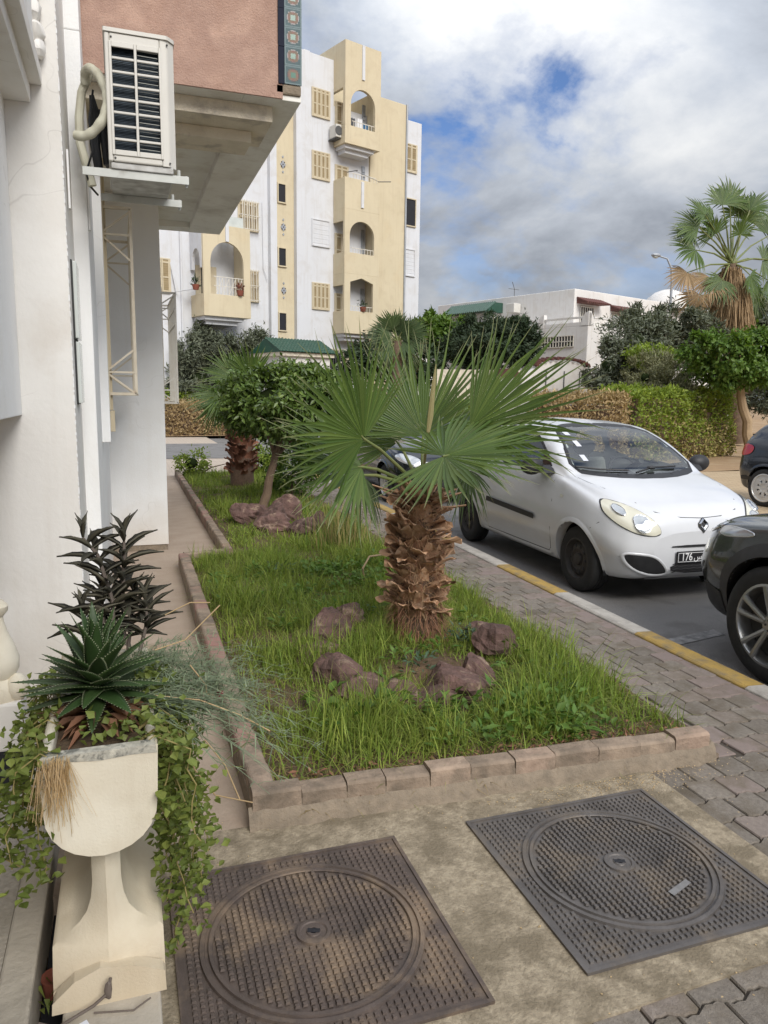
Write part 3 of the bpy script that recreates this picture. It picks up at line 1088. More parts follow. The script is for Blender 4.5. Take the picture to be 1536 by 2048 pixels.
for k in range(18):
    inst(me, 'tile', left, (XO - TW + .2, YP - .008 - 5, ZS + .09 + k * (TW + .0012)))
mb = MB()
mb.box((0, 0, 0), (.036, .012, TW * 2 - .002))
nav = mb.build('edge_tile', M['t_navy'], left, bevel=.003)
nav.location = (XO - TW - .038 + .2, YP - .012 - 5, ZS + .085)
for k in range(1, 8):
    inst(nav, 'edge_tile', left, (XO - TW - .038 + .2, YP - .012 - 5, ZS + .085 + k * TW * 2))
mb = MB()                                   # worn lower corner of the tile strip
mb.box((XO - .16, YP - .004, ZS + .03), (XO - .002, YP + .03, ZS + .088))
mb.build('drip_edge', M['mortar'], left, world=True, bevel=.01)

# projecting bay on the left with its cornice, corbel and shell ornament
bay = MB()
bay.box((-6, -5.5, 1.442), (-.436, 3.799, 6.5))
bay.build('bay_wall', M['white'], left, world=True, bevel=.004)
mb = MB()
mb.box((-1.2, -5.5, 2.786), (-.329, 3.797, 2.86))
mb.box((-1.2, -5.5, 2.8605), (-.281, 3.796, 2.93))
mb.build('cornice', M['plaster'], left, world=True, bevel=.004)
mb = MB()
mb.box((-1.2, -5.5, 2.931), (-.30, 3.795, 3.35))
mb.build('cornice_band', M['white'], left, world=True)
mb = MB()
for k, (dz, w) in enumerate(((0, .06), (.07, .075), (.15, .085), (.24, .09))):
    mb.ball((-.285 - .012 * k, 3.77, 2.995 + dz), (w * .55, .05, w * .62), 10, jitter=.25, seed=k)
mb.ball((-.33, 3.775, 3.28), (.06, .05, .07), 10, jitter=.3, seed=9)
mb.build('shell_ornament', M['plaster'], left, world=True)
mb = MB()
pr = [(0, 0), (.085, 0), (.085, -.035), (.075, -.05), (.078, -.10), (.07, -.15), (.055, -.19), (.02, -.215), (0, -.22)]
mb.prism([(-.436 - .085 + a * .95, 1.441 + b) for a, b in pr], 'y', 2.66, 2.98)
for k in range(3):
    mb.ball((-.44, 2.70 + .1 * k, 1.37 - .03 * k), (.018, .05, .05), 8)
mb.tube([(-.445, 2.65, 1.40), (-.42, 2.80, 1.33), (-.445, 2.96, 1.26)], .012, 6)
mb.build('corbel', M['cream_stone'], left, world=True, bevel=.006)
# window of the white side wall, its reveal and cream shutter edge
mb = MB()
mb.box((-.142, 5.35, 1.22), (-.085, 5.47, 3.299))
mb.build('window_surround', M['white'], left, world=True, bevel=.004)
mb = MB()
mb.box((-.135, 5.95, 1.42), (-.085, 6.0, 3.2))
mb.box((-.135, 6.02, 1.42), (-.07, 6.07, 3.2))
mb.box((-.135, 6.0, 1.42), (-.11, 6.02, 3.2))
mb.build('shutter', M['wood_cream'], left, world=True, bevel=.003)
mb = MB()
mb.box((-.136, 5.98, 1.26), (-.06, 6.08, 1.415))
mb.build('window_sill', M['wood_cream'], left, world=True, bevel=.003)


def window_guard(name, label, x0, x1, y0, y1, z0, z1, m, tray=True):
    t = thing(name, label, 'window guard', (x0, y0, z0))
    w = .016
    mb = MB()
    for y in (y0, y1):
        mb.bar((x0, y, z0), (x0, y, z1), w * 1.3)
        mb.bar((x1, y, z0), (x1, y, z1), w * 1.3)
        mb.bar((x0, y, z0), (x1, y, z0), w * 1.3)
        mb.bar((x0, y, z1), (x1, y, z1), w * 1.3)
    for x in (x0, x1):
        for z in (z0, z1):
            mb.bar((x, y0, z), (x, y1, z), w * 1.3)
    mb.build('cage_frame', m, t, world=True)
    H_ = z1 - z0
    for y in (y0, y1):                       # side panel: rods fanning out from two hubs
        for hub in (.86, .12):
            mb = MB()
            zc = z0 + H_ * hub
            for e in ((.985, .86, .72) if hub > .5 else (.25, .12, .0)):
                mb.bar((x0, y, zc), (x1, y, z0 + H_ * e), w * .85)
            mb.build('side_rods', m, t, world=True)
    mb = MB()                                # front bars seen through the side
    n = int((y1 - y0) / .11)
    for k in range(1, n):
        y = y0 + (y1 - y0) * k / n
        mb.bar((x1, y, z0), (x1, y, z1), w * .7)
    mb.build('front_bars', m, t, world=True)
    mb = MB()
    for hub in (.86, .72):
        mb.bar((x1, y0, z0 + H_ * hub), (x1, y1, z0 + H_ * hub), w * .8)
    mb.build('cross_rails', m, t, world=True)
    if tray:
        mb = MB()
        mb.box((x0, y0, z0 - .012), (x1 + .015, y1, z0 - .002))
        mb.build('tray', m, t, world=True)
    return t


window_guard('window_guard', 'cream iron window guard under the stained overhang, nearer the air conditioner', -.112, .10, 6.0, 7.3, 1.54, 2.865, M['iron_cream'])
window_guard('window_guard', 'white iron window guard sticking out past the white wing corner', .375, .598, 9.0, 10.3, 1.44, 2.66, M['iron_white'])
mb = MB()
mb.box((.38, 9.25, 1.35), (.47, 10.1, 2.75))
mb.build('window_surround', M['cream_rough'], left, world=True, bevel=.004)

for z0, z1, lab in ((1.80, 2.17, 'upper wall cabinet with pale cover on white side wall'), (1.49, 1.795, 'lower wall cabinet with dark rim on white side wall')):
    t = thing('meter_box', lab, 'meter box', (-.21, 4.0, z0))
    mb = MB()
    mb.box((-.211, 3.97, z0), (-.204, 4.20, z1))
    mb.build('cabinet', M['sign_dark'], t, world=True)
    mb = MB()
    mb.box((-.2035, 3.975, z0 + .006), (-.186, 4.195, z1 - .006))
    mb.build('cover', M['box_glass'], t, world=True, bevel=.003)

# ------------------------------------------------------------------ air conditioner on its brackets
AX0, AX1, AY0, AY1, AZ0, AZ1 = -.02, .288, 3.95, 4.50, 2.625, 3.185
ac = thing('air_conditioner', 'white air conditioner outdoor unit mounted on the wall', 'air conditioner', (0, 3.95, AZ0))
mb = MB()
T = .03
mb.box((AX0, AY0, AZ0), (AX0 + .022, AY1, AZ1))                          # casing with an open left-hand grille side
mb.prism([(AX1 - .065, AY0), (AX1 - .03, AY0 + .004), (AX1, AY0 + .04), (AX1, AY1), (AX1 - .065, AY1)], 'z', AZ0, AZ1)
mb.box((AX0 + .022, AY1 - .02, AZ0), (AX1 - .065, AY1, AZ1))
mb.box((AX0 + .022, AY0, AZ0), (AX1 - .065, AY1 - .02, AZ0 + .03))
mb.box((AX0 + .022, AY0, AZ1 - .045), (AX1 - .065, AY1 - .02, AZ1))
mb.build('casing', M['ac_white'], ac, world=True, bevel=.006)
mb = MB()
mb.prism([(AX0 - .006, AY0 - .006), (AX1 - .03, AY0 - .006), (AX1 + .005, AY0 + .035), (AX1 + .005, AY1 + .005), (AX0 - .006, AY1 + .005)], 'z', AZ1 + .001, AZ1 + .018)
mb.build('top_cover', M['ac_white'], ac, world=True, bevel=.006)
mb = MB()
gx0, gx1, gz0, gz1 = AX0 + .03, AX1 - .07, AZ0 + .04, AZ1 - .05
for k in range(70):
    z = gz0 + (gz1 - gz0) * k / 69
    mb.box((gx0, AY0 + .03, z), (gx1, AY0 + .06, z + .0035))
mb.box((gx0 - .006, AY0 + .05, gz0), (gx1 + .006, AY0 + .07, gz1))
mb.build('coil_fins', M['ac_fin'], ac, world=True)
mb = MB()
mb.box((gx0 - .012, AY0 - .006, gz0 - .012), (gx0, AY0 + .004, gz1 + .012))
mb.box((gx1, AY0 - .006, gz0 - .012), (gx1 + .012, AY0 + .004, gz1 + .012))
mc = (gx0 + gx1) / 2
mb.box((mc - .006, AY0 - .006, gz0 - .012), (mc + .006, AY0 + .004, gz1 + .012))
for k in range(9):
    z = gz0 + (gz1 - gz0) * k / 8
    h = .0055 if 0 < k < 8 else .012
    for a, b in ((gx0, mc - .0062), (mc + .0062, gx1)):
        mb.box((a, AY0 - .0055, z - h), (b, AY0 + .004, z + h))
mb.build('side_grille', M['ac_white'], ac, world=True, bevel=.002, seg=1)
for a, b in ((gx0 + .003, mc - .009), (mc + .009, gx1 - .003)):     # thin guard wires behind each column
    mb = MB()
    for k in range(24):
        z = gz0 + (gz1 - gz0) * (k + .5) / 24
        mb.tube([(a, AY0 + .012, z), (b, AY0 + .012, z - .002)], .0016, 5)
    if a > mc:
        mb.build('guard_wires', M['galv'], ac, world=True)
mb = MB()
mb.box((AX0 + .01, AY0 + .01, AZ0 - .03), (AX1 - .015, AY1 - .01, AZ0 - .001))
mb.build('base_pan', M['ac_dirty'], ac, world=True, bevel=.004)
mb = MB()
for x in (AX0 + .03, AX1 - .03):
    for z in (AZ0 + .015, AZ1 - .02):
        mb.ball((x, AY0 - .001, z), .005, 8)
mb.build('screws', M['iron_grey'], ac, world=True)
mb = MB()
mb.box((AX0 - .02, AY1 - .2, AZ0 + .1), (AX0 - .002, AY1 - .02, AZ0 + .36))
mb.build('valve_cover', M['black_plastic'], ac, world=True, bevel=.01)


def P_(px, py, y):
    return at(px, py, Y=y)


hose = MB()
path = [P_(150, 270, 4.06), P_(168, 272, 4.04), P_(188, 262, 4.02), P_(205, 240, 4.0), P_(214, 212, 4.0), P_(213, 185, 4.02), P_(203, 160, 4.05), P_(190, 143, 4.1), P_(177, 137, 4.15), P_(170, 150, 4.2), P_(172, 170, 4.22)]
fine = []
for i in range(len(path) - 1):
    for k in range(6):
        t = k / 6
        p0, p1, p2, p3 = path[max(i - 1, 0)], path[i], path[i + 1], path[min(i + 2, len(path) - 1)]
        fine.append(.5 * ((2 * p1) + (p2 - p0) * t + (2 * p0 - 5 * p1 + 4 * p2 - p3) * t * t + (3 * p1 - p0 - 3 * p2 + p3) * t ** 3))
fine.append(path[-1])
hose.tube(fine, [.021 + .0022 * ((i // 3) % 2) for i in range(len(fine))], 12)
hose.build('insulated_pipe', M['hose'], ac, world=True)
hose = MB()
hose.tube([P_(178, 148, 4.22), P_(163, 185, 4.24), P_(158, 235, 4.25), P_(160, 285, 4.25), P_(170, 320, 4.24), P_(185, 372, 4.24)], .021, 10)
hose.build('insulated_pipe', M['hose'], ac, world=True)
hose = MB()
hose.tube([P_(183, 190, 4.26), P_(192, 240, 4.3), P_(190, 290, 4.3), P_(198, 340, 4.3)], [.012, .03, .026, .022], 10)
hose.tube([P_(200, 220, 4.3), P_(208, 270, 4.3), P_(215, 330, 4.3)], [.012, .022, .02], 10)
hose.build('pipe_bundle', M['hose_black'], ac, world=True)
hose = MB()
hose.tube([P_(186, 180, 4.2), P_(178, 240, 4.2), P_(186, 300, 4.2), P_(172, 345, 4.2), P_(180, 372, 4.25), P_(196, 390, 4.32)], .005, 8)
hose.build('cable', M['hose_black'], ac, world=True)
for y, lab in ((3.97, 'grey steel bracket arm under the near end of the air conditioner'), (4.45, 'grey steel bracket arm under the far end of the air conditioner')):
    t = thing('wall_bracket', lab, 'bracket', (-.14, y, 2.57))
    mb = MB()
    x0 = -.205 if y < 4.2 else -.136
    mb.box((x0 + .066, y, 2.556), (.346, y + .006, 2.594))
    mb.box((x0 + .066, y + .0065, 2.588), (.346, y + .045, 2.594))
    mb.build('arm', M['galv'], t, world=True, bevel=.0015, seg=1)
    mb = MB()
    mb.box((x0, y, 2.40), (x0 + .008, y + .04, 2.66))
    mb.build('wall_leg', M['white'], t, world=True)
    mb = MB()
    for x in (.03, .30):
        mb.tube([(x, y + .025, 2.575), (x, y + .025, 2.625)], .008, 8)
    mb.tube([(.335, y + .02, 2.545), (.335, y + .02, 2.6)], .006, 8)
    mb.build('bolts', M['galv'], t, world=True)
mb = MB()
mb.tube([(-.133, 7.0, 0.2), (-.128, 7.0, 1.0), (-.13, 7.0, 3.2)], .012, 8)

# ------------------------------------------------------------------ terrace, gutter, balustrade post
sheet('terrace', -6, -3, -.345, 3.8, .10, M['terrazzo'])
mb = MB()
mb.box((-.3448, -3, -.05), (-.262, 3.79, .106))
tag(mb.build('terrace_curb', M['terr_curb'], bevel=.008), kind='structure')
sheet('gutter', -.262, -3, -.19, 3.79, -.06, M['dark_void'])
mb = MB()
mb.box((-.192, -3, -.1), (.035, 2.75, .075))
tag(mb.build('planter_ledge', M['terr_curb'], bevel=.008), kind='structure')
post = thing('baluster_post', 'cream stone balustrade post with rounded vase on a white block at left edge', 'baluster', (-.43, 2.98, .1))
mb = MB()
mb.box((-.56, 2.90, .235), (-.395, 3.06, .42))
mb.build('plinth_block', M['plaster'], post, world=True, bevel=.01)
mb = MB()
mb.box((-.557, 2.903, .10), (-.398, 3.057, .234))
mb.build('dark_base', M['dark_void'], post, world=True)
mb = MB()
mb.lathe([(.0, .42), (.075, .42), (.078, .45), (.07, .48), (.055, .50), (.072, .53), (.075, .57), (.06, .62), (.04, .67), (.03, .71), (.028, .73), (.045, .75), (.048, .77), (.03, .79), (0, .80)], (-.475, 2.98, 0), 24)
mb.build('vase', M['cream_stone'], post, world=True)
mb = MB()
mb.ball((-.415, 2.96, .46), (.045, .05, .055), 12)
mb.build('scroll', M['cream_stone'], post, world=True)
# ------------------------------------------------------------------ plant helpers
def rot_to(d, up=Vector((0, 0, 1))):
    """matrix whose +Y follows d and +Z leans to up"""
    d = Vector(d).normalized()
    x = d.cross(up)
    x = x.normalized() if x.length > 1e-5 else Vector((1, 0, 0))
    z = x.cross(d).normalized()
    return Matrix((x, d, z)).transposed()


def strips(rg, bases, dirs, L, W, droop, n=3, taper=1.0):
    """grass-like blades: arrays of base points, unit directions, lengths, widths -> V, F(quads), uv"""
    N_ = len(bases)
    side = np.stack([-dirs[:, 1], dirs[:, 0], np.zeros(N_)], 1)
    ln = np.linalg.norm(side, axis=1, keepdims=True)
    ang = rg.uniform(0, 2 * np.pi, N_)
    rnd = np.stack([np.cos(ang), np.sin(ang), np.zeros(N_)], 1)
    side = np.where(ln > .3, side / np.maximum(ln, 1e-6), rnd)
    V = np.zeros((N_, n + 1, 2, 3))
    UV = np.zeros((N_, n + 1, 2, 2))
    for k in range(n + 1):
        t = k / n
        p = bases + dirs * (L * t)[:, None]
        h = dirs.copy()
        h[:, 2] = 0
        p = p + h * (L * droop * t * t * .6)[:, None]
        p[:, 2] -= L * droop * t * t * .55
        w = W * (1 - t ** 1.5 * taper) * .5 + 1e-4
        V[:, k, 0] = p - side * w[:, None]
        V[:, k, 1] = p + side * w[:, None]
        UV[:, k, :, 0] = t
    idx = np.arange(N_ * (n + 1) * 2).reshape(N_, n + 1, 2)
    F = np.stack([idx[:, :-1, 0], idx[:, :-1, 1], idx[:, 1:, 1], idx[:, 1:, 0]], -1).reshape(-1, 4)
    return V.reshape(-1, 3), F, UV.reshape(-1, 2)


def leaves(rg, P, axis, nrm, L, W, fold=.25, rows=False):
    """folded leaves (two quads each) at points P along axis with normal nrm"""
    axis = axis / np.linalg.norm(axis, axis=1, keepdims=True)
    s = np.cross(axis, nrm)
    s /= np.maximum(np.linalg.norm(s, axis=1, keepdims=True), 1e-6)
    n = np.cross(s, axis)
    L, W = L[:, None], W[:, None]
    a = P
    m = P + axis * L * .5 - n * W * fold * .5
    b = P + axis * L - n * L * .12
    l = P + axis * L * .45 - s * W * .5 + n * W * fold * .5
    r = P + axis * L * .45 + s * W * .5 + n * W * fold * .5
    V = np.stack([a, l, m, r, b], 1)
    idx = np.arange(len(P) * 5).reshape(-1, 5)
    F = np.concatenate([idx[:, [0, 2, 1, 1]][:, :0], ], 1) if False else None
    T = np.concatenate([idx[:, [0, 2, 1]], idx[:, [1, 2, 4]], idx[:, [0, 3, 2]], idx[:, [2, 3, 4]]], 0)
    return V.reshape(-1, 3), T


def cloud_points(rg, n, c, rad, clumps, csize, shell=.6, flat_top=None):
    """leaf positions gathered in uneven clumps through an ellipsoid; returns points and outward directions"""
    c, rad = np.array(c, float), np.array(rad, float)
    d = rg.normal(size=(clumps, 3))
    d /= np.linalg.norm(d, axis=1, keepdims=True)
    rr = shell + (1 - shell) * rg.random(clumps) ** .5
    cc = d * rr[:, None]
    w = rg.uniform(.4, 1.6, clumps)
    k = rg.choice(clumps, n, p=w / w.sum())
    sz = csize * rg.uniform(.6, 1.4, clumps)
    q = cc[k] + rg.normal(size=(n, 3)) * sz[k][:, None]
    out = q / np.maximum(np.linalg.norm(q, axis=1, keepdims=True), 1e-6)
    return c + q * rad, out


def crown(name, seed, n, blobs, L, W, m, parent, clumps=40, csize=.16, shell=.6, droop=.3, kind='stuff', aspect_j=.3):
    """foliage of one plant: leaves in clumps through several ellipsoids (world coordinates)"""
    rg = np.random.default_rng(seed)
    tot = sum(b[1][0] * b[1][1] + b[1][0] * b[1][2] for b in blobs)
    Ps, Os = [], []
    for c, rad in blobs:
        k = int(n * (rad[0] * rad[1] + rad[0] * rad[2]) / tot)
        p, o = cloud_points(rg, k, c, rad, max(6, int(clumps * k / n)), csize, shell)
        Ps.append(p)
        Os.append(o)
    P, O = np.concatenate(Ps), np.concatenate(Os)
    ax = rg.normal(size=P.shape) * .75 + O * .6
    ax[:, 2] -= droop
    nr = O * .8 + rg.normal(size=P.shape) * .5 + np.array([0, 0, .5])
    Ls = L * rg.uniform(1 - aspect_j, 1 + aspect_j, len(P))
    V, T = leaves(rg, P, ax, nr, Ls, Ls * (W / L))
    o = obj_np(name, V, T, m, parent, world=parent is not None)
    if kind:
        o['kind'] = kind
    return o


def limb_tree(parent, base, top_pts, r0, m, seed=0, name='trunk', fork=.55):
    rg = random.Random(seed)
    mb = MB()
    base = Vector(base)
    c = Vector((0, 0, 0))
    for p in top_pts:
        c += Vector(p)
    c /= len(top_pts)
    f = base.lerp(c, fork)
    pts, rs = [], []
    for k in range(7):
        t = k / 6
        p = base.lerp(f, t) + Vector((rg.gauss(0, r0 * .25), rg.gauss(0, r0 * .25), 0)) * (1 if 0 < k else 0)
        pts.append(p)
        rs.append(r0 * (1.35 - .6 * t if t < .15 else 1.15 - .35 * t))
    mb.tube(pts, rs, 10)
    f = pts[-1]
    for p in top_pts:
        p = Vector(p)
        mid = f.lerp(p, .5) + Vector((rg.gauss(0, .1), rg.gauss(0, .1), .05)) * (p - f).length * .3
        mb.tube([f - Vector((0, 0, r0 * .4)), f.lerp(mid, .5), mid, p], [r0 * .7, r0 * .5, r0 * .38, r0 * .12], 7)
    return mb.build(name, m, parent, world=True)


def fan_frond(name, parent, hub, mid, nrm, Rr, spread, nseg, m, droop=.12, seed=0, cup=.06, split=.54, jag=.16, world=True, tilt=0.0, wfac=1.0):
    """palmate leaf: pleated segments joined near the hub, free and pointed beyond"""
    rg = random.Random(seed)
    hub, mid, nrm = Vector(hub), Vector(mid).normalized(), Vector(nrm).normalized()
    b = nrm.cross(mid).normalized()
    nrm = mid.cross(b).normalized()
    V, F, UV = [], [], []
    da = 2 * spread / nseg
    st = [.03, .2, split * .75, split, .66, .82, .93, 1.0]
    for i in range(nseg):
        a = -spread + da * (i + .5) + rg.gauss(0, da * .08)
        ed = 1 - .35 * abs(a / spread) ** 2.2
        Ls = Rr * ed * rg.uniform(1 - jag, 1 + jag * .5)
        d = (mid * math.cos(a) + b * math.sin(a)).normalized()
        s = (-mid * math.sin(a) + b * math.cos(a)).normalized()
        tw = rg.gauss(0, .16)
        dr = droop * rg.uniform(.5, 1.6)
        base = len(V)
        for k, t in enumerate(st):
            r = Ls * t
            w = math.tan(da / 2) * min(r, Rr * split * 1.02) * 1.03 * wfac
            if t > split:
                w *= max(.02, .95 * (1 - ((t - split) / (1 - split)) ** 1.25))
            p = hub + d * r + nrm * (cup * r * math.cos(a * .5)) + s * (tw * r * max(0, t - split))
            p.z -= dr * Rr * max(0, t - .25) ** 2 * 1.6
            q = w * .5
            V += [p - s * w + nrm * q * .5, p - nrm * q * .5, p + s * w + nrm * q * .5]
            UV += [(t, i / nseg)] * 3
        for k in range(len(st) - 1):
            o = base + 3 * k
            F += [(o, o + 1, o + 4, o + 3), (o + 1, o + 2, o + 5, o + 4)]
    return obj_np(name, np.array([tuple(v) for v in V]), np.array(F), m, parent, world=world, uv=np.array(UV))


def vnoise(x, y, s, o=0.0):
    return mnoise.noise(Vector((x * s + o, y * s - o, o)))


# ------------------------------------------------------------------ stone trough on its stand
CX, Z0 = -.083, .075
trough = thing('planter_trough', 'cream cast stone trough planter on a flared pedestal in the left foreground', 'planter', (CX, 1.76, Z0))
U = []
for k in range(13):
    a = PI * k / 12
    U.append((-.127 * math.cos(a) * (1 if abs(math.cos(a)) < .9 else 1), -.135 * math.sin(a) ** .85))
outer = [(-.131, .65)] + [(x, .522 + z) for x, z in U] + [(.131, .65)]
mb = MB()
mb.prism(outer, 'y', 0, .026)
mb.prism(outer, 'y', .70, .726)
inner = outer + [(.105, .65)] + [(x * .82, .535 + z * .8) for x, z in reversed(U)] + [(-.105, .65)]
nO, nI = len(outer), len(U) + 2
mb.prism(inner, 'y', .0265, .6995)
mb.build('basin', M['cream_stone'], trough, bevel=.014, seg=4)
mb = MB()
mb.prism([(-.129, .632), (-.06, .634), (0, .628), (.07, .633), (.129, .630), (.126, .6515), (-.126, .6515)], 'y', -.002, .0275)
mb.build('rim', M['lichen'], trough, bevel=.006, seg=2)
mb = MB()
PR = [(.41, .037, .055, .030), (.34, .034, .055, .032), (.27, .034, .053, .034), (.225, .039, .050, .038), (.19, .050, .044, .044), (.165, .068, .036, .052),
      (.145, .095, .026, .058), (.132, .120, .018, .060), (.122, .131, .014, .058), (.06, .132, .004, .050), (.003, .132, .0, .046)]
V, F = [], []
for z, w, yf, d in PR:                       # wedge-shaped stem with a ridge down the front, flaring into the base
    V += [(0, yf, z), (w * .55, yf + d * .42, z), (w, yf + d, z), (w, .70 - d * .5, z), (-w, .70 - d * .5, z), (-w, yf + d, z), (-w * .55, yf + d * .42, z)]
for i in range(len(PR) - 1):
    for k in range(7):
        F.append((i * 7 + k, i * 7 + (k + 1) % 7, (i + 1) * 7 + (k + 1) % 7, (i + 1) * 7 + k))
F += [tuple(range(7))[::-1], tuple(range(len(PR) * 7 - 7, len(PR) * 7))]
mb.add(V, [f[::-1] for f in F], 0, True)
mb.build('pedestal', M['cream_stone'], trough, angle=32)
mb = MB()
mb.prism([(-.132, .0), (.132, .0), (.130, .055), (.06, .085), (-.02, .10), (-.08, .075), (-.130, .03)], 'y', -.008, .0295)
mb.build('foot', M['cream_stone'], trough, bevel=.012)
mb = MB()
mb.box((-.103, .027, .55), (.103, .699, .615))
mb.build('potting_soil', M['soil'], trough)
ZR = Z0 + .615                                     # soil level
# dry root tuft over the front corner
rg = np.random.default_rng(4)
k = 170
B = np.stack([rg.uniform(-.215, -.145, k), rg.uniform(1.735, 1.752, k), rg.uniform(.70, .735, k)], 1)
D_ = np.stack([rg.normal(0, .24, k) - .05, rg.uniform(-.15, .0, k), -np.ones(k)], 1)
D_ /= np.linalg.norm(D_, axis=1, keepdims=True)
V, F, uv = strips(rg, B, D_, rg.uniform(.05, .15, k), np.full(k, .0017), rg.uniform(-.3, .6, k), 5, .4)
o = obj_np('dry_grass_tuft', V, F, M['straw'], uv=uv)
tag(o, 'tuft of straw coloured dry roots hanging over the trough corner', 'dry grass')

# ------------------------------------------------------------------ aloe
ac_ = Vector((-.092, 2.04, .82))
aloe = thing('aloe', 'dark green spiny aloe rosette growing in the stone trough', 'aloe', ac_)


def aloe_leaf():
    V, F = [], []
    n = 9
    for i in range(n + 1):
        t = i / n
        y = t
        w = .135 * (1 - t ** 1.7) * (.75 + .25 * min(1, t * 6)) + .004
        zc = .05 * math.sin(t * PI) + .10 * t * t
        h = .045 * (1 - t ** 1.2) + .003
        for k, (a, b) in enumerate(((-1, .55), (-.6, -.15), (0, -.55), (.6, -.15), (1, .55), (.5, .25), (0, .12), (-.5, .25))):
            V.append((a * w, y, zc + b * h))
    for i in range(n):
        for k in range(8):
            F.append((i * 8 + k, i * 8 + (k + 1) % 8, (i + 1) * 8 + (k + 1) % 8, (i + 1) * 8 + k))
    F.append(tuple(range(n * 8, n * 8 + 8)))
    nb = len(F)
    for i in range(1, 16):
        t = i / 16.5
        w = .135 * (1 - t ** 1.7) * (.75 + .25 * min(1, t * 6)) + .004
        zc = .05 * math.sin(t * PI) + .10 * t * t + .55 * (.045 * (1 - t ** 1.2) + .003)
        for s in (-1, 1):
            b = len(V)
            V.extend([(s * w * .96, t - .014, zc), (s * w * .96, t + .014, zc), (s * (w + .013), t + .006, zc + .006), (s * w * .96, t, zc - .012)])
            F.extend([(b, b + 1, b + 2), (b, b + 2, b + 3), (b + 1, b + 3, b + 2)])
    me = bpy.data.meshes.new('leaf')
    me.from_pydata(V, [], F)
    me.materials.append(M['aloe'])
    me.materials.append(M['aloe_tooth'])
    me.polygons.foreach_set('material_index', [0] * nb + [1] * (len(F) - nb))
    me.polygons.foreach_set('use_smooth', [True] * nb + [False] * (len(F) - nb))
    me.update()
    return me


am = aloe_leaf()
rng = random.Random(2)
for i in range(64):
    t = i / 63                      # 0 = lowest, oldest
    az = i * 2.39996 + rng.gauss(0, .12)
    el = R(-8 + 84 * t ** 1.35) + rng.gauss(0, .07)
    L = (.190 - .05 * t) * rng.uniform(.88, 1.12)
    d = Vector((math.cos(az) * math.cos(el), math.sin(az) * math.cos(el), math.sin(el)))
    mt = rot_to(d)
    o = inst(am, 'leaf', aloe, Vector((d.x * .012, d.y * .012, -.07 + .10 * t)))
    o.rotation_euler = mt.to_euler()
    sw = L * rng.uniform(1.0, 1.25)
    o.scale = (sw, L, sw)
# withered leaves under it
rg = np.random.default_rng(8)
k = 46
az = rg.uniform(0, 2 * np.pi, k)
B = np.stack([-.085 + .03 * np.cos(az), 2.0 + .04 * np.sin(az), rg.uniform(.71, .75, k)], 1)
ax = np.stack([np.cos(az), np.sin(az) - .35, rg.uniform(-.25, .15, k)], 1)
V, T = leaves(rg, B, ax, np.tile([0, 0, 1.0], (k, 1)) + rg.normal(0, .4, (k, 3)), rg.uniform(.07, .14, k), rg.uniform(.02, .035, k), .8)
o = obj_np('withered_leaves', V, T, M['dead_leaf'], aloe, world=True)
tag(o, kind='stuff')

# ------------------------------------------------------------------ kalanchoe with toothed boat-shaped leaves
kal = thing('kalanchoe', 'dark purplish kalanchoe with pairs of narrow toothed leaves behind the aloe', 'succulent', (-.02, 2.38, .70))


def kal_leaf():
    V, F = [], []
    n = 9
    for i in range(n + 1):
        t = i / n
        w = .115 * math.sin(min(1, t * 1.05 + .06) * PI) ** .7 * (1 if t < .97 else .5) + .004
        if i % 2:
            w *= .86
        z = .05 * math.sin(t * PI) - .05 * t * t
        V += [(-w, t, z + w * .75), (0, t, z - .01), (w, t, z + w * .75), (0, t, z - .035)]
    for i in range(n):
        a, b = i * 4, i * 4 + 4
        F += [(a, a + 1, b + 1, b), (a + 1, a + 2, b + 2, b + 1), (a + 2, a + 3, b + 3, b + 2), (a + 3, a, b, b + 3)]
    me = bpy.data.meshes.new('leaf')
    me.from_pydata(V, [], F)
    me.materials.append(M['kalanchoe'])
    me.polygons.foreach_set('use_smooth', [True] * len(F))
    me.update()
    return me


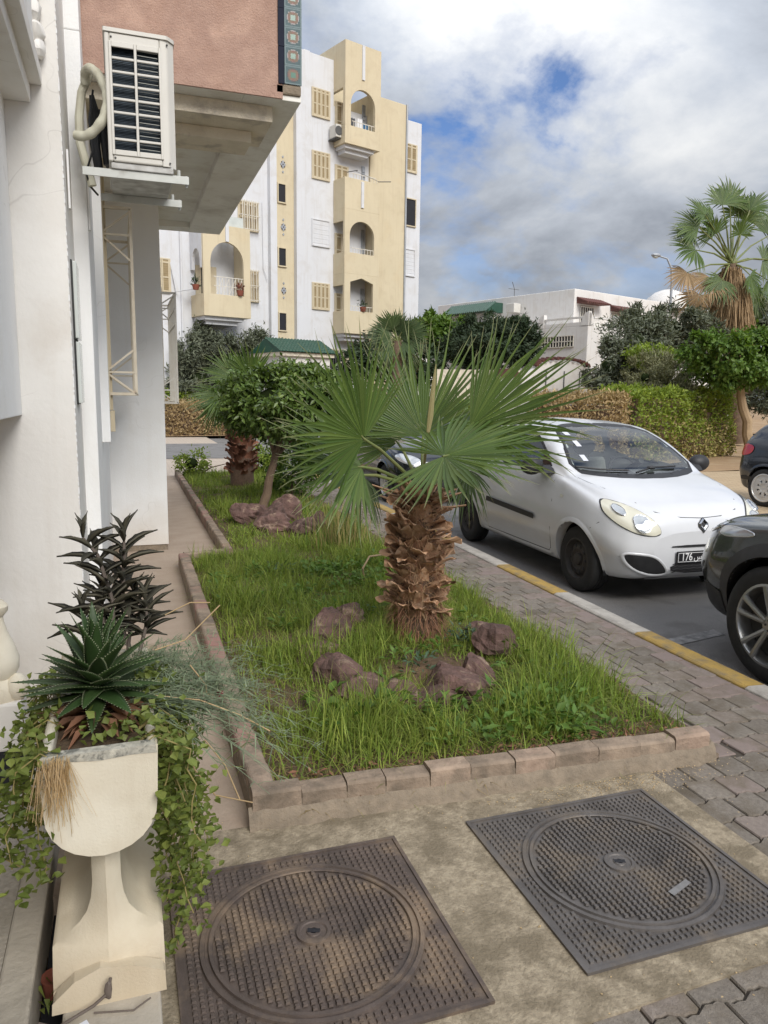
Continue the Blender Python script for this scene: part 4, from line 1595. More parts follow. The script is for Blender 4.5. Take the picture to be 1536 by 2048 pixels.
km = kal_leaf()
kb = Vector((-.02, 2.38, .70))
sm = MB()
KS = [([(228, 1290, 2.34), (225, 1200, 2.36), (195, 1110, 2.38), (166, 1075, 2.38)], 13, 1.0),
      ([(250, 1290, 2.38), (245, 1200, 2.40), (248, 1110, 2.40), (248, 1070, 2.40)], 13, 1.0),
      ([(190, 1310, 2.32), (175, 1255, 2.34), (165, 1215, 2.34)], 8, .95), ([(280, 1300, 2.36), (295, 1240, 2.38), (290, 1195, 2.38)], 8, .95),
      ([(215, 1310, 2.36), (205, 1230, 2.38), (205, 1185, 2.4)], 8, .95), ([(255, 1310, 2.42), (262, 1240, 2.44), (270, 1190, 2.44)], 8, .95)]
for ks, (pp, lv, sc) in enumerate(KS):
    pts = [at(a, b, Y=y) for a, b, y in pp]
    sm.tube(pts, [.006] * (len(pts) - 1) + [.003], 7)
    tot = [pts[0]]
    cum = [0]
    for a, b in zip(pts, pts[1:]):
        cum.append(cum[-1] + (b - a).length)

    def along(t):
        s = t * cum[-1]
        for i in range(len(pts) - 1):
            if s <= cum[i + 1] + 1e-9:
                return pts[i].lerp(pts[i + 1], (s - cum[i]) / (cum[i + 1] - cum[i]))
        return pts[-1]
    for j in range(lv):
        t = .22 + .78 * (j + 1) / lv
        p = along(t)
        last = j == lv - 1
        for s in range(2 if not last else 4):
            az = (j * PI / 2 + s * PI if not last else s * PI / 2 + .4) + rng.gauss(0, .4) + .15
            el = R(6 + 26 * t) + rng.gauss(0, .2) if not last else R(62) + rng.gauss(0, .1)
            L = sc * (.135 - .03 * t) * rng.uniform(.8, 1.15) * (.75 if last else 1)
            d = Vector((math.cos(az) * math.cos(el), math.sin(az) * math.cos(el), math.sin(el)))
            o = inst(km, 'leaf', kal, p - kb)
            o.rotation_euler = rot_to(d).to_euler()
            o.scale = (L * .95, L, L)
sm.build('stem', M['kal_stem'], kal, world=True)

# ------------------------------------------------------------------ wiry blue-grey carnation spilling to the right
dia = thing('carnation_plant', 'wiry blue grey carnation foliage spilling from the trough over the path', 'plant', (.03, 2.1, .72))
rg = np.random.default_rng(21)
n_st = 230
VV, FF, UU, off = [], [], [], 0


def push(V, F, uv):
    global off
    VV.append(V)
    FF.append(F + off)
    UU.append(uv)
    off += len(V)


for i in range(n_st):
    b = np.array([rg.uniform(-.05, .05), rg.uniform(1.95, 2.40), .71 + rg.uniform(-.02, .04)])
    az = rg.normal(-.05, .75)
    d = np.array([math.cos(az) * 1.0, math.sin(az) * .7, rg.uniform(-.15, .75)])
    d /= np.linalg.norm(d)
    L = rg.uniform(.12, .30) * (1 if i % 12 else 1.25)
    dr = rg.uniform(.35, 1.5) + .4 * (d[2] > .3)
    bb, dd = b[None], d[None]
    if b[0] + d[0] * L < .10 and b[1] + d[1] * L < 1.95:
        continue
    V, F, uv = strips(rg, bb, dd, np.array([L]), np.array([.0032]), np.array([dr]), 6, .5)
    push(V, F, uv)
    nl = 15
    t = rg.uniform(.15, 1.0, nl)
    p = b + d * (L * t)[:, None]
    h = d.copy()
    h[2] = 0
    p = p + h * (L * dr * t * t * .6)[:, None]
    p[:, 2] -= L * dr * t * t * .55
    ld = rg.normal(0, .6, (nl, 3)) + d * .8
    ld[:, 2] += .12
    ld /= np.linalg.norm(ld, axis=1, keepdims=True)
    V, F, uv = strips(rg, p, ld, rg.uniform(.02, .05, nl), np.full(nl, .0036), np.full(nl, .6), 2, .8)
    push(V, F, uv)
o = obj_np('foliage', np.concatenate(VV), np.concatenate(FF), M['dianthus'], dia, world=True, uv=np.concatenate(UU))
tag(o, kind='stuff')
sm = MB()
for q in ([(300, 1390, 2.0), (400, 1400, 1.98), (480, 1430, 1.96), (540, 1462, 1.95)], [(310, 1300, 2.2), (370, 1280, 2.2), (440, 1210, 2.2)],
          [(330, 1380, 2.1), (400, 1385, 2.1), (495, 1405, 2.08)], [(350, 1450, 1.9), (390, 1540, 1.88), (430, 1590, 1.9), (505, 1605, 1.92)],
          [(330, 1230, 2.3), (380, 1205, 2.3), (420, 1205, 2.3)], [(380, 1330, 2.1), (412, 1370, 2.1), (414, 1400, 2.1)], [(410, 1480, 1.95), (450, 1530, 1.95), (480, 1600, 1.95)]):
    sm.tube([at(a, b, Y=y) for a, b, y in q], .0019, 5)
sm.build('dry_stems', M['straw'], dia, world=True)
mb = MB()
fp = at(440, 1387, Y=2.05)
for k in range(6):
    a = k * PI / 3
    mb.add([fp, fp + Vector((.011 * math.cos(a), -.004, .011 * math.sin(a))), fp + Vector((.011 * math.cos(a + .8), .004, .011 * math.sin(a + .8)))], [(0, 1, 2)])
mb.build('flower', M['red_flower'], dia, world=True)

# ------------------------------------------------------------------ trailing vine over both sides of the trough
vine = thing('trailing_vine', 'yellow green trailing vine hanging down both sides of the stone trough', 'vine', (CX, 2.0, .72))


def vine_leaf():
    V = [(0, 0, 0), (-.34, .35, .10), (-.40, .6, .12), (0, .5, -.02), (.40, .6, .12), (.34, .35, .10), (-.22, .88, .03), (0, 1.0, -.08), (.22, .88, .03), (0, .85, -.05)]
    F = [(0, 3, 1), (1, 3, 2), (0, 5, 3), (5, 4, 3), (2, 3, 9, 6), (3, 4, 8, 9), (6, 9, 7), (9, 8, 7)]
    me = bpy.data.meshes.new('leaf')
    me.from_pydata(V, [], F)
    me.materials.append(M['vine_one'])
    me.update()
    return me


vm = vine_leaf()
rng = random.Random(31)
sm = MB()
spots = []
for i in range(32):
    right = i % 3 != 0
    y0 = rng.uniform(1.76, 2.25)
    if right:
        x0, x1 = CX + .125, rng.uniform(.065, .13)
        Lz = rng.uniform(.12, .60) if y0 < 2.1 else rng.uniform(.1, .4)
    else:
        x0, x1 = CX - .125, rng.uniform(-.265, -.22)
        Lz = rng.uniform(.1, .36)
    p0 = Vector((CX + (.09 if right else -.09), y0, ZR + .02))
    pts = [p0, Vector((x0, y0, .735)), Vector((x1, y0 + rng.gauss(0, .03), .70))]
    z = .70
    x, y = x1, pts[-1].y
    while z > max(.02, .70 - Lz):
        z -= .04
        x += rng.gauss(.002 if right else -.002, .012)
        y += rng.gauss(0, .014)
        x = max(x, .045) if right else min(x, -.215)
        pts.append(Vector((x, y, max(z, .03))))
    sm.tube(pts, .0018, 5)
    for p in pts[1:]:
        for _ in range(11):
            spots.append((p + Vector((rng.gauss(0, .024), rng.gauss(0, .026), rng.gauss(0, .02))), right))
for i in range(60):                              # little shoots on the soil and over the front rim
    spots.append((Vector((rng.uniform(CX - .05, CX + .115), rng.uniform(1.80, 1.93), ZR + rng.uniform(.0, .07))), True))
sm.build('stem', M['hedge_twig'], vine, world=True)
rng.shuffle(spots)
spots.sort(key=lambda s: s[0].y)
front = spots[::2][:290]
fs = set(id(s) for s in front)
rest_ = [s for s in spots if id(s) not in fs]
vo = Vector((CX, 2.0, .72))
for p, right in front:
    az = rng.uniform(-PI, PI)
    d = Vector((math.cos(az) + (.4 if right else -.4), math.sin(az) - .3, rng.uniform(-.3, .7)))
    o = inst(vm, 'leaf', vine, p - vo)
    o.rotation_euler = rot_to(d).to_euler()
    L = rng.uniform(.018, .034)
    o.scale = (L, L, L)
rg = np.random.default_rng(33)
P = np.array([tuple(p) for p, _ in rest_])
ax = rg.normal(0, .7, P.shape) + np.array([0, -.2, .15])
V, T = leaves(rg, P, ax, rg.normal(0, .5, P.shape) + np.array([0, 0, 1.]), rg.uniform(.017, .032, len(P)), rg.uniform(.013, .025, len(P)), .3)
tag(obj_np('foliage', V, T, M['vine'], vine, world=True), kind='stuff')
mb = MB()
for k in range(12):
    a = rng.uniform(0, 6.3)
    c = Vector((-.228 + rng.gauss(0, .012), 1.86 + rng.gauss(0, .03), .0))
    mb.add([c, c + Vector((.02 * math.cos(a), .02 * math.sin(a), .03)), c + Vector((.02 * math.cos(a + .7), .02 * math.sin(a + .7), .035))], [(0, 1, 2)])
tag(mb.build('gutter_weed', M['vine']), 'tiny pale green weed sprouting in the dark gutter beside the pedestal', 'weed')
mb = MB()
mb.lathe([(.0, -.02), (.03, -.02), (.036, .03), (.03, .03), (.0, .01)], (-.228, 1.97, -.02), 14)
tag(mb.build('terracotta_shard', M['terracotta']), 'small broken terracotta pot lying in the dark gutter', 'pot')
mb = MB()
mb.prism([(-.055, -.03), (.05, -.035), (.055, .03), (-.04, .035)], 'z', 0, .0012)
note = mb.build('paper_scrap', M['paper'])
note.location = (-.17, 1.66, .078)
note.rotation_euler = (0, .02, .5)
tag(note, 'scrap of pale paper lying at the foot of the pedestal', 'paper')
mb = MB()
mb.tube([(.0, .0, .0016), (.008, -.008, .0016), (.002, -.014, .0016)], .0008, 4)
mb.build('ink_mark', M['ink'], note)
mb = MB()
mb.tube([(-.24, 1.72, .09), (-.20, 1.70, .085), (-.12, 1.725, .10), (-.085, 1.72, .13), (-.08, 1.73, .16)], .004, 6)
mb.tube([(-.12, 1.72, .085), (-.03, 1.70, .084), (.01, 1.72, .09)], .0022, 6)
mb.ball((-.085, 1.722, .135), (.01, .008, .025), 8, jitter=.4)
tag(mb.build('fallen_twig', M['kal_stem']), 'dark dry twig lying against the front of the pedestal', 'twig')

# ------------------------------------------------------------------ the fan palm in the bed
PB = Vector((1.645, 4.10, .08))
palm = thing('fan_palm', 'young fan palm with shaggy brown trunk and big green fans in the bed', 'palm tree', PB)
mb = MB()
mb.tube([(0, 0, -.1), (0, 0, .08), (0, 0, .3), (.0, 0, .6), (.01, 0, .86), (.015, 0, .95)], [.16, .13, .105, .095, .085, .045], 20)
mb.build('trunk', M['fibre'], palm)


def boot_mesh(seed):
    rg = random.Random(seed)
    V, F = [], []
    n = 5
    nt_ = 4
    for i in range(n + 1):
        t = i / n
        w = .062 * (1 - .45 * t) + .004
        out = .012 + .055 * t + .035 * t * t
        z = .10 * t - .02 * t * t
        for k in range(nt_ + 1):
            a = (k / nt_ - .5) * 2
            e = rg.uniform(-.016, .022) if i == n else 0
            V.append((a * w, out - .020 * a * a + (.010 if i == n else 0) * rg.random(), z + e))
    b = len(V)
    for i in range(n + 1):
        for k in range(nt_ + 1):
            x, y, z = V[i * (nt_ + 1) + k]
            V.append((x * .96, y - .012 - .006 * (i == 0), z - .004))
    W_ = nt_ + 1
    for i in range(n):
        for k in range(nt_):
            a = i * W_ + k
            F.append((a, a + 1, a + W_ + 1, a + W_))
            F.append((b + a, b + a + W_, b + a + W_ + 1, b + a + 1))
    for k in range(nt_):
        a = n * W_ + k
        F.append((a, a + 1, b + a + 1, b + a))
    for i in range(n):
        a = i * W_
        F.append((a, a + W_, b + a + W_, b + a))
        a += nt_
        F.append((a, b + a, b + a + W_, a + W_))
    me = bpy.data.meshes.new('leaf_base')
    me.from_pydata(V, [], F)
    me.materials.append(M['boot'])
    me.update()
    return me


bms = [boot_mesh(i) for i in range(6)]
rng = random.Random(17)
NB = 190
for i in range(NB):
    t = i / (NB - 1)
    z = .17 + .74 * t
    az = i * 2.39996 + rng.gauss(0, .2)
    r = .105 - .025 * t + rng.gauss(0, .006)
    o = inst(bms[i % 6], 'leaf_base', palm, (r * math.cos(az), r * math.sin(az), z))
    lean = rng.uniform(-.15, .6) - .25 * t
    o.rotation_euler = (-lean * .9, rng.gauss(0, .18), az - PI / 2)
    s = rng.uniform(.55, 1.05) * (1.05 if t < .8 else .9)
    o.scale = (s * rng.uniform(.8, 1.2), s * rng.uniform(.8, 1.3), s * rng.uniform(.85, 1.25))
# frayed stubs sticking out under the crown
for i in range(16):
    az = i * 2.4 + .3
    mb = MB()
    L = rng.uniform(.10, .22)
    d = Vector((math.cos(az), math.sin(az), rng.uniform(.05, .5))).normalized()
    p = Vector((.08 * math.cos(az), .08 * math.sin(az), .84 + rng.uniform(-.05, .07)))
    s = d.cross(Vector((0, 0, 1))).normalized()
    n_ = s.cross(d)
    w0, w1 = .034, .017
    q = p + d * L
    q2 = p + d * L * .5 - Vector((0, 0, .006))
    mb.add([p - s * w0, p - n_ * .012, p + s * w0, p + n_ * .006, q2 - s * (w0 + w1) / 2, q2 - n_ * .012, q2 + s * (w0 + w1) / 2, q2 + n_ * .004,
            q - s * w1, q - n_ * .008, q + s * w1 * .7, q + n_ * .002],
           [(0, 1, 5, 4), (1, 2, 6, 5), (2, 3, 7, 6), (3, 0, 4, 7), (4, 5, 9, 8), (5, 6, 10, 9), (6, 7, 11, 10), (7, 4, 8, 11), (8, 9, 10, 11)])
    mb.build('leaf_stub', M['boot'], palm)
rg = np.random.default_rng(13)                  # loose fibres and torn edges between the leaf bases
k = 2400
t_ = rg.random(k)
az = rg.uniform(0, 2 * np.pi, k)
rr = .115 - .025 * t_ + rg.uniform(-.01, .03, k)
B = np.stack([rr * np.cos(az), rr * np.sin(az), .18 + .76 * t_], 1) + np.array(PB)
D_ = np.stack([np.cos(az) * .7, np.sin(az) * .7, rg.uniform(-.5, 1.0, k)], 1) + rg.normal(0, .45, (k, 3))
D_ /= np.linalg.norm(D_, axis=1, keepdims=True)
V, F, uv = strips(rg, B, D_, rg.uniform(.03, .09, k), rg.uniform(.0015, .0045, k), rg.uniform(.2, 1.2, k), 3, .7)
tag(obj_np('trunk_fibres', V, F, [M['palm_dead'], M['dead_leaf']], palm, world=True, uv=uv, midx=np.repeat((rg.random(k) < .5).astype(int), 3)), kind='stuff')
rg = np.random.default_rng(12)                  # hanging fibres round the foot
k = 900
az = rg.uniform(0, 2 * np.pi, k)
z = rg.uniform(.0, .24, k)
B = np.stack([(.142) * np.cos(az), .142 * np.sin(az), z], 1) + np.array(PB)
D_ = np.stack([np.cos(az) * .5, np.sin(az) * .5, -rg.uniform(.2, 1, k)], 1) + rg.normal(0, .3, (k, 3))
D_ /= np.linalg.norm(D_, axis=1, keepdims=True)
V, F, uv = strips(rg, B, D_, rg.uniform(.04, .11, k), np.full(k, .004), np.full(k, .2), 2, .6)
tag(obj_np('root_fibres', V, F, M['dead_leaf'], palm, world=True, uv=uv), kind='stuff')

camv = -_fwd
FR = [  # hub px, depth Y, mid px, depth of mid tip, normal tweak (right, up), radius, half spread deg, droop, segs, seed, cup
    ((728, 878), 3.72, (630, 760), 3.50, (.10, .30), .66, 98, .03, 50, 1, .03),
    ((846, 872), 4.40, (846, 700), 4.45, (.0, -.10), .72, 92, .0, 58, 2, -.02),
    ((940, 855), 3.95, (1100, 770), 3.70, (-.30, .25), .80, 66, .0, 44, 3, .06),
    ((888, 912), 3.70, (1045, 885), 3.50, (.05, 2.4), .66, 150, .02, 60, 4, .03),
    ((724, 934), 3.90, (580, 925), 3.75, (.05, .60), .62, 82, .06, 42, 5, .04),
    ((936, 940), 4.25, (930, 1000), 4.25, (.3, .2), .28, 75, .35, 26, 6, .02),
    ((722, 950), 3.9, (718, 1010), 3.9, (-.2, .3), .26, 60, .3, 20, 7, .02),
    ((795, 885), 4.65, (690, 775), 4.85, (.2, -.1), .62, 85, .02, 44, 8, .0),
    ((915, 885), 4.6, (1060, 845), 4.9, (-.3, .1), .64, 75, .02, 40, 9, .02),
]
top = Vector((1.655, 4.10, .98))
for hp, hy, mp, my, (nr_, nu), rad, sp, dr, ns, sd, cup in FR:
    hub = at(hp[0], hp[1], Y=hy)
    mid = at(mp[0], mp[1], Y=my) - hub
    nn = camv + _right * nr_ + Vector((0, 0, 1)) * nu
    fr = fan_frond('frond', palm, hub, mid, nn, rad, R(sp), ns, M['palm_leaf2'] if sd in (6, 7) else M['palm_leaf'], dr, sd, cup, .47)
    mb = MB()
    a = top + (hub - top).normalized() * .02
    mdl = a.lerp(hub, .5) + Vector((0, 0, .05))
    mb.tube([a - Vector((0, 0, .06)), a.lerp(mdl, .6), mdl.lerp(hub, .5), hub, hub + mid.normalized() * .03], [.016, .011, .009, .007, .004], 8)
    mb.build('petiole', M['petiole'], fr, world=True)
mb = MB()                                    # the unopened yellowed spear
a, b = at(842, 985, Y=4.1), at(872, 728, Y=4.0)
mb.tube([a, a.lerp(b, .45), a.lerp(b, .6) + Vector((.003, 0, 0)), a.lerp(b, .85), b], [.006, .009, .017, .012, .002], 7)
mb.build('spear_leaf', M['spear'], palm, world=True)
# ------------------------------------------------------------------ grass and weeds in the bed
rg = np.random.default_rng(77)


def bed_xl(y):
    return np.where(y < 6.85, .475 + .008 * (y - 2.5), .94)


def scatter(n, y0, y1, seed):
    r = np.random.default_rng(seed)
    y = r.uniform(y0, y1, n)
    xl, xr = bed_xl(y), 2.43 + .027 * (y - 2.5) - .08
    x = xl + (xr - xl) * r.random(n)
    return x, y


def grass(name, n, y0, y1, seed, hmin, hmax, w, m, dens, hfun, dry=False):
    x, y = scatter(n, y0, y1, seed)
    r = np.random.default_rng(seed + 1)
    d = np.array([dens(a, b) for a, b in zip(x, y)])
    keep = r.random(len(x)) < d
    x, y = x[keep], y[keep]
    hh = np.array([hfun(a, b) for a, b in zip(x, y)])
    k = len(x)
    z = np.array([soil_z(a, b) for a, b in zip(x, y)]) - .02
    tilt = np.abs(r.normal(0, .5, k)) + (.5 if dry else .0)
    az = r.uniform(0, 2 * np.pi, k)
    D_ = np.stack([np.cos(az) * tilt, np.sin(az) * tilt, np.ones(k)], 1)
    D_ /= np.linalg.norm(D_, axis=1, keepdims=True)
    L = (hmin + (hmax - hmin) * r.random(k) ** 1.4) * hh
    V, F, uv = strips(r, np.stack([x, y, z], 1), D_, L, w * r.uniform(.6, 1.3, k), r.uniform(.2, 1.7, k), 4)
    o = obj_np(name, V, F, m, uv=uv)
    return tag(o, kind='stuff')


def near_palm(x, y):
    return math.exp(-((x - 1.5) ** 2 / .22 + (y - 3.62) ** 2 / .16))


def dens(x, y):
    e = min(x - (.475 if y < 6.85 else .94), 1.0)
    edge = min(1, max(0.06, (e - .02) / (.16 + .34 * math.exp(-((y - 3.0) / 1.3) ** 2) + .15 * max(0, vnoise(x, y, 1.5, 3)))))
    fr = min(1, max(.12, (y - 2.55) / .22))
    n = .80 + .85 * vnoise(x, y, 2.6) + .3 * vnoise(x, y, 7.0)
    bare = 1 - .85 * math.exp(-((x - .85) ** 2 / .08 + (y - 5.6) ** 2 / .12))
    rock_ = 1 - .9 * math.exp(-((x - 1.65) ** 2 / .12 + (y - 8.2) ** 2 / .2))
    return max(0, edge * fr * n * bare * rock_ * (1 - .62 * near_palm(x, y)))


def hfun(x, y):
    return max(.22, .72 + .85 * vnoise(x, y, 2.2, 5.0) + .35 * vnoise(x, y, 6.0, 2.0)) * (1 - .55 * near_palm(x, y)) * (.55 + .45 * min(1, (y - 2.5) / .35)) * (1 + .35 * math.exp(-((y - 3.2) / .7) ** 2))


grass('grass', 100000, 2.52, 6.9, 100, .07, .36, .0058, M['grass'], dens, hfun)
grass('grass', 50000, 6.9, 14.6, 200, .07, .28, .010, M['grass'], dens, hfun)
grass('dry_grass', 26000, 2.50, 6.9, 300, .03, .13, .005, M['grass_dry'],
      lambda x, y: max(0, .55 * math.exp(-(y - 2.5) / .28) + .6 * math.exp(-(x - .47) / .28) + .45 * max(0, math.exp(-(xpr(y) - .1 - x) / .12)) + .14 + .4 * vnoise(x, y, 3.0, 9)), lambda x, y: 1.0, True)
grass('dry_grass', 5000, 6.9, 14.5, 400, .04, .12, .008, M['grass_dry'], lambda x, y: .35, lambda x, y: 1.0, True)


# broad-leaved weeds
def weeds(name, spots, m, seed, L0, L1, n_each, wr=.5, el=.5):
    r = np.random.default_rng(seed)
    P, A = [], []
    for x, y, s in spots:
        for _ in range(int(n_each * s)):
            az, q = r.uniform(0, 6.283), r.random() ** .6 * .11 * s
            P.append((x + q * math.cos(az), y + q * math.sin(az), soil_z(x, y) + r.uniform(.0, .10)))
            A.append((math.cos(az) + r.normal(0, .3), math.sin(az) + r.normal(0, .3), r.uniform(-.1, el * 2)))
    P, A = np.array(P), np.array(A)
    L = r.uniform(L0, L1, len(P))
    V, T = leaves(r, P, A, np.tile([0, 0, 1.], (len(P), 1)) + r.normal(0, .3, P.shape), L, L * wr * r.uniform(.8, 1.2, len(P)), .35)
    return tag(obj_np(name, V, T, m), kind='stuff')


r = random.Random(41)
sp = [(r.uniform(1.25, 2.0), r.uniform(2.68, 3.1), r.uniform(.5, 1.1)) for _ in range(36)] + \
     [(r.uniform(.6, 2.2), r.uniform(2.7, 6.5), r.uniform(.4, .9)) for _ in range(50)]
weeds('weeds', sp, M['weed'], 42, .03, .075, 24, .42)
sp = [(1.05 + r.gauss(0, .1), 3.15 + r.gauss(0, .06), .9) for _ in range(4)] + [(1.02, 3.2, 1), (.9, 3.4, .8)]
weeds('broad_weeds', sp, M['weed'], 43, .06, .12, 9, .62, .4)
sp = [(1.65 + r.gauss(0, .22), 5.9 + r.gauss(0, .3), 1) for _ in range(16)]
weeds('clover', sp, M['weed'], 44, .03, .05, 60, .9)
sp = [(1.15, 6.0, 1), (1.22, 6.05, .8), (2.05, 3.15, .8), (2.15, 3.3, .7), (1.45, 3.55, .8), (1.85, 3.95, 1.0), (1.9, 3.85, .9)]
weeds('blue_weeds', sp, M['weed_blue'], 45, .025, .06, 60, .35)
# pale flat leaf litter by the front edge and seeds on the paving
r2 = np.random.default_rng(50)
k = 420
P = np.stack([r2.uniform(.55, 2.3, k), r2.normal(2.60, .07, k).clip(2.515, 2.9), np.full(k, .075)], 1)
P[:, 2] += r2.uniform(0, .02, k)
A = r2.normal(0, 1, (k, 3))
A[:, 2] *= .2
V, T = leaves(r2, P, A, np.tile([0, 0, 1.], (k, 1)) + r2.normal(0, .3, (k, 3)), r2.uniform(.02, .05, k), r2.uniform(.006, .014, k), .4)
tag(obj_np('leaf_litter', V, T, M['dead_leaf']), kind='stuff')
k = 700
x = np.concatenate([r2.normal(1.9, .3, 400), r2.uniform(.1, 3.0, 300)])
y = np.concatenate([r2.normal(2.36, .05, 400).clip(2.2, 2.40), r2.uniform(1.2, 2.6, 300)])
ok = ~((x > .45) & (y > 2.41) & (x < 2.4))
x, y = x[ok], y[ok]
k = len(x)
P = np.stack([x, y, np.full(k, .012)], 1)
A = r2.normal(0, 1, (k, 3))
A[:, 2] = 0
sz = r2.uniform(.004, .009, k)
V, T = leaves(r2, P, A, np.tile([0, 0, 1.], (k, 1)), sz, sz * .7, .1)
tag(obj_np('fallen_petals', V, T, M['straw']), kind='stuff')

# tall tuft of reedy grass beyond the palm
tuft = thing('reed_clump', 'tall clump of half dry reedy grass left of the fan palm trunk', 'grass clump', (2.02, 7.0, .08))
rg = np.random.default_rng(61)
k = 420
B = np.stack([rg.normal(2.0, .13, k), rg.normal(7.0, .12, k), np.full(k, .06)], 1)
az, tl = rg.uniform(0, 6.28, k), np.abs(rg.normal(0, .22, k))
D_ = np.stack([np.cos(az) * tl, np.sin(az) * tl, np.ones(k)], 1)
D_ /= np.linalg.norm(D_, axis=1, keepdims=True)
V, F, uv = strips(rg, B, D_, rg.uniform(.25, .66, k), rg.uniform(.004, .009, k), rg.uniform(.05, .4, k), 4)
o = obj_np('blades', V, F, [M['hedge_twig'], M['weed']], tuft, world=True, uv=uv, midx=np.repeat((rg.random(k) < .35).astype(int), 4))
tag(o, kind='stuff')
mb = MB()
mb.tube([(1.75, 5.5, .1), (1.72, 5.45, .22), (1.79, 5.5, .30), (1.92, 5.5, .31)], .008, 6)
tag(mb.build('fallen_branch', M['bark_pale']), 'pale crooked branch standing in the grass left of the palm', 'branch')

# ------------------------------------------------------------------ clipped round tree in the bed
lolly = thing('clipped_tree', 'small round clipped ficus tree with dense dark leaves behind the fan palm', 'tree', (1.62, 9.5, .1))
cc = at(580, 806, Y=9.6)
crown('crown', 3, 21000, [((cc.x, cc.y, cc.z), (.82, .82, .45))], .075, .034, M['ficus'], lolly, 150, .10, .72, .5)
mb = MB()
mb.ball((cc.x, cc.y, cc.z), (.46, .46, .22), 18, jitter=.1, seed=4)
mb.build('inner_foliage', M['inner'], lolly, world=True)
limb_tree(lolly, (1.62, 9.5, .05), [(cc.x - .4, cc.y, cc.z - .1), (cc.x + .4, cc.y + .1, cc.z - .1), (cc.x, cc.y - .3, cc.z - .05), (cc.x, cc.y + .4, cc.z)], .055, M['bark'], 2)

# second young palm, further along the bed
PB2 = Vector((1.80, 12.3, .1))
palm2 = thing('fan_palm', 'second young fan palm with reddish trunk behind the clipped tree', 'palm tree', PB2)
mb = MB()
mb.tube([(0, 0, -.1), (0, 0, .3), (.02, 0, .8), (.05, 0, 1.25)], [.20, .18, .15, .10], 14)
mb.build('trunk', M['fibre'], palm2)
rng = random.Random(19)
bms2 = []
for q_ in bms:
    c_ = q_.copy()
    c_.materials[0] = M['boot_red']
    bms2.append(c_)
for i in range(120):
    t = i / 119
    az = i * 2.4
    o = inst(bms2[i % 6], 'leaf_base', palm2, (.165 * math.cos(az) * (1 - .3 * t), .165 * math.sin(az) * (1 - .3 * t), .15 + 1.0 * t))
    o.rotation_euler = (rng.uniform(-.25, .5), rng.gauss(0, .25), az - PI / 2)
    s = rng.uniform(.95, 1.5)
    o.scale = (s, s, s)
for i, (hp, mp, rad, sp) in enumerate([((500, 760), (500, 700), .72, 80), ((450, 790), (375, 805), .75, 60), ((560, 770), (620, 730), .7, 70), ((470, 760), (420, 715), .7, 60),
                                       ((520, 800), (560, 840), .6, 70), ((440, 800), (420, 850), .6, 70)]):
    hub = at(*hp, Y=12.3 + .2 * (i % 3))
    mid = at(*mp, Y=12.2 + .1 * i) - hub
    fr = fan_frond('frond', palm2, hub, mid, camv + Vector((0, 0, .5)), rad, R(sp), 30, M['palm_leaf'], .12, 40 + i, .04)
    mb = MB()
    a = PB2 + Vector((.05, 0, 1.2))
    mb.tube([a, a.lerp(hub, .5) + Vector((0, 0, .06)), hub], [.02, .015, .01], 6)
    mb.build('petiole', M['petiole'], fr, world=True)
# ------------------------------------------------------------------ cars
def pchip(xs, ys, xq):
    xs, ys, xq = np.asarray(xs, float), np.asarray(ys, float), np.asarray(xq, float)
    h, d = np.diff(xs), np.diff(ys) / np.diff(xs)
    m = np.zeros(len(xs))
    m[0], m[-1] = d[0], d[-1]
    for i in range(1, len(xs) - 1):
        if d[i - 1] * d[i] > 0:
            w1, w2 = 2 * h[i] + h[i - 1], h[i] + 2 * h[i - 1]
            m[i] = (w1 + w2) / (w1 / d[i - 1] + w2 / d[i])
    k = np.clip(np.searchsorted(xs, xq) - 1, 0, len(xs) - 2)
    t = (xq - xs[k]) / h[k]
    return ((2 * t ** 3 - 3 * t ** 2 + 1) * ys[k] + (t ** 3 - 2 * t ** 2 + t) * h[k] * m[k] + (-2 * t ** 3 + 3 * t ** 2) * ys[k + 1] + (t ** 3 - t ** 2) * h[k] * m[k + 1])


def in_poly(x, y, poly):
    c = False
    n = len(poly)
    for i in range(n):
        x1, y1 = poly[i]
        x2, y2 = poly[(i + 1) % n]
        if (y1 > y) != (y2 > y) and x < (x2 - x1) * (y - y1) / (y2 - y1) + x1:
            c = not c
    return c


def chaikin(poly, n=2):
    for _ in range(n):
        q = []
        for i in range(len(poly)):
            a, b = poly[i], poly[(i + 1) % len(poly)]
            q += [(a[0] * .75 + b[0] * .25, a[1] * .75 + b[1] * .25), (a[0] * .25 + b[0] * .75, a[1] * .25 + b[1] * .75)]
        poly = q
    return poly


def inset(poly, d):
    """shrink (d>0) an outline by about d"""
    n = len(poly)
    area = sum(poly[i][0] * poly[(i + 1) % n][1] - poly[(i + 1) % n][0] * poly[i][1] for i in range(n))
    sg = 1 if area > 0 else -1
    q = []
    for i in range(n):
        a, b, c = Vector(poly[i - 1]), Vector(poly[i]), Vector(poly[(i + 1) % n])
        e1, e2 = (b - a), (c - b)
        if e1.length < 1e-6 or e2.length < 1e-6:
            q.append(tuple(b))
            continue
        n1, n2 = Vector((-e1.y, e1.x)).normalized(), Vector((-e2.y, e2.x)).normalized()
        nn = (n1 + n2)
        nn = nn.normalized() if nn.length > 1e-3 else n1
        q.append(tuple(b + nn * d * sg))
    return q


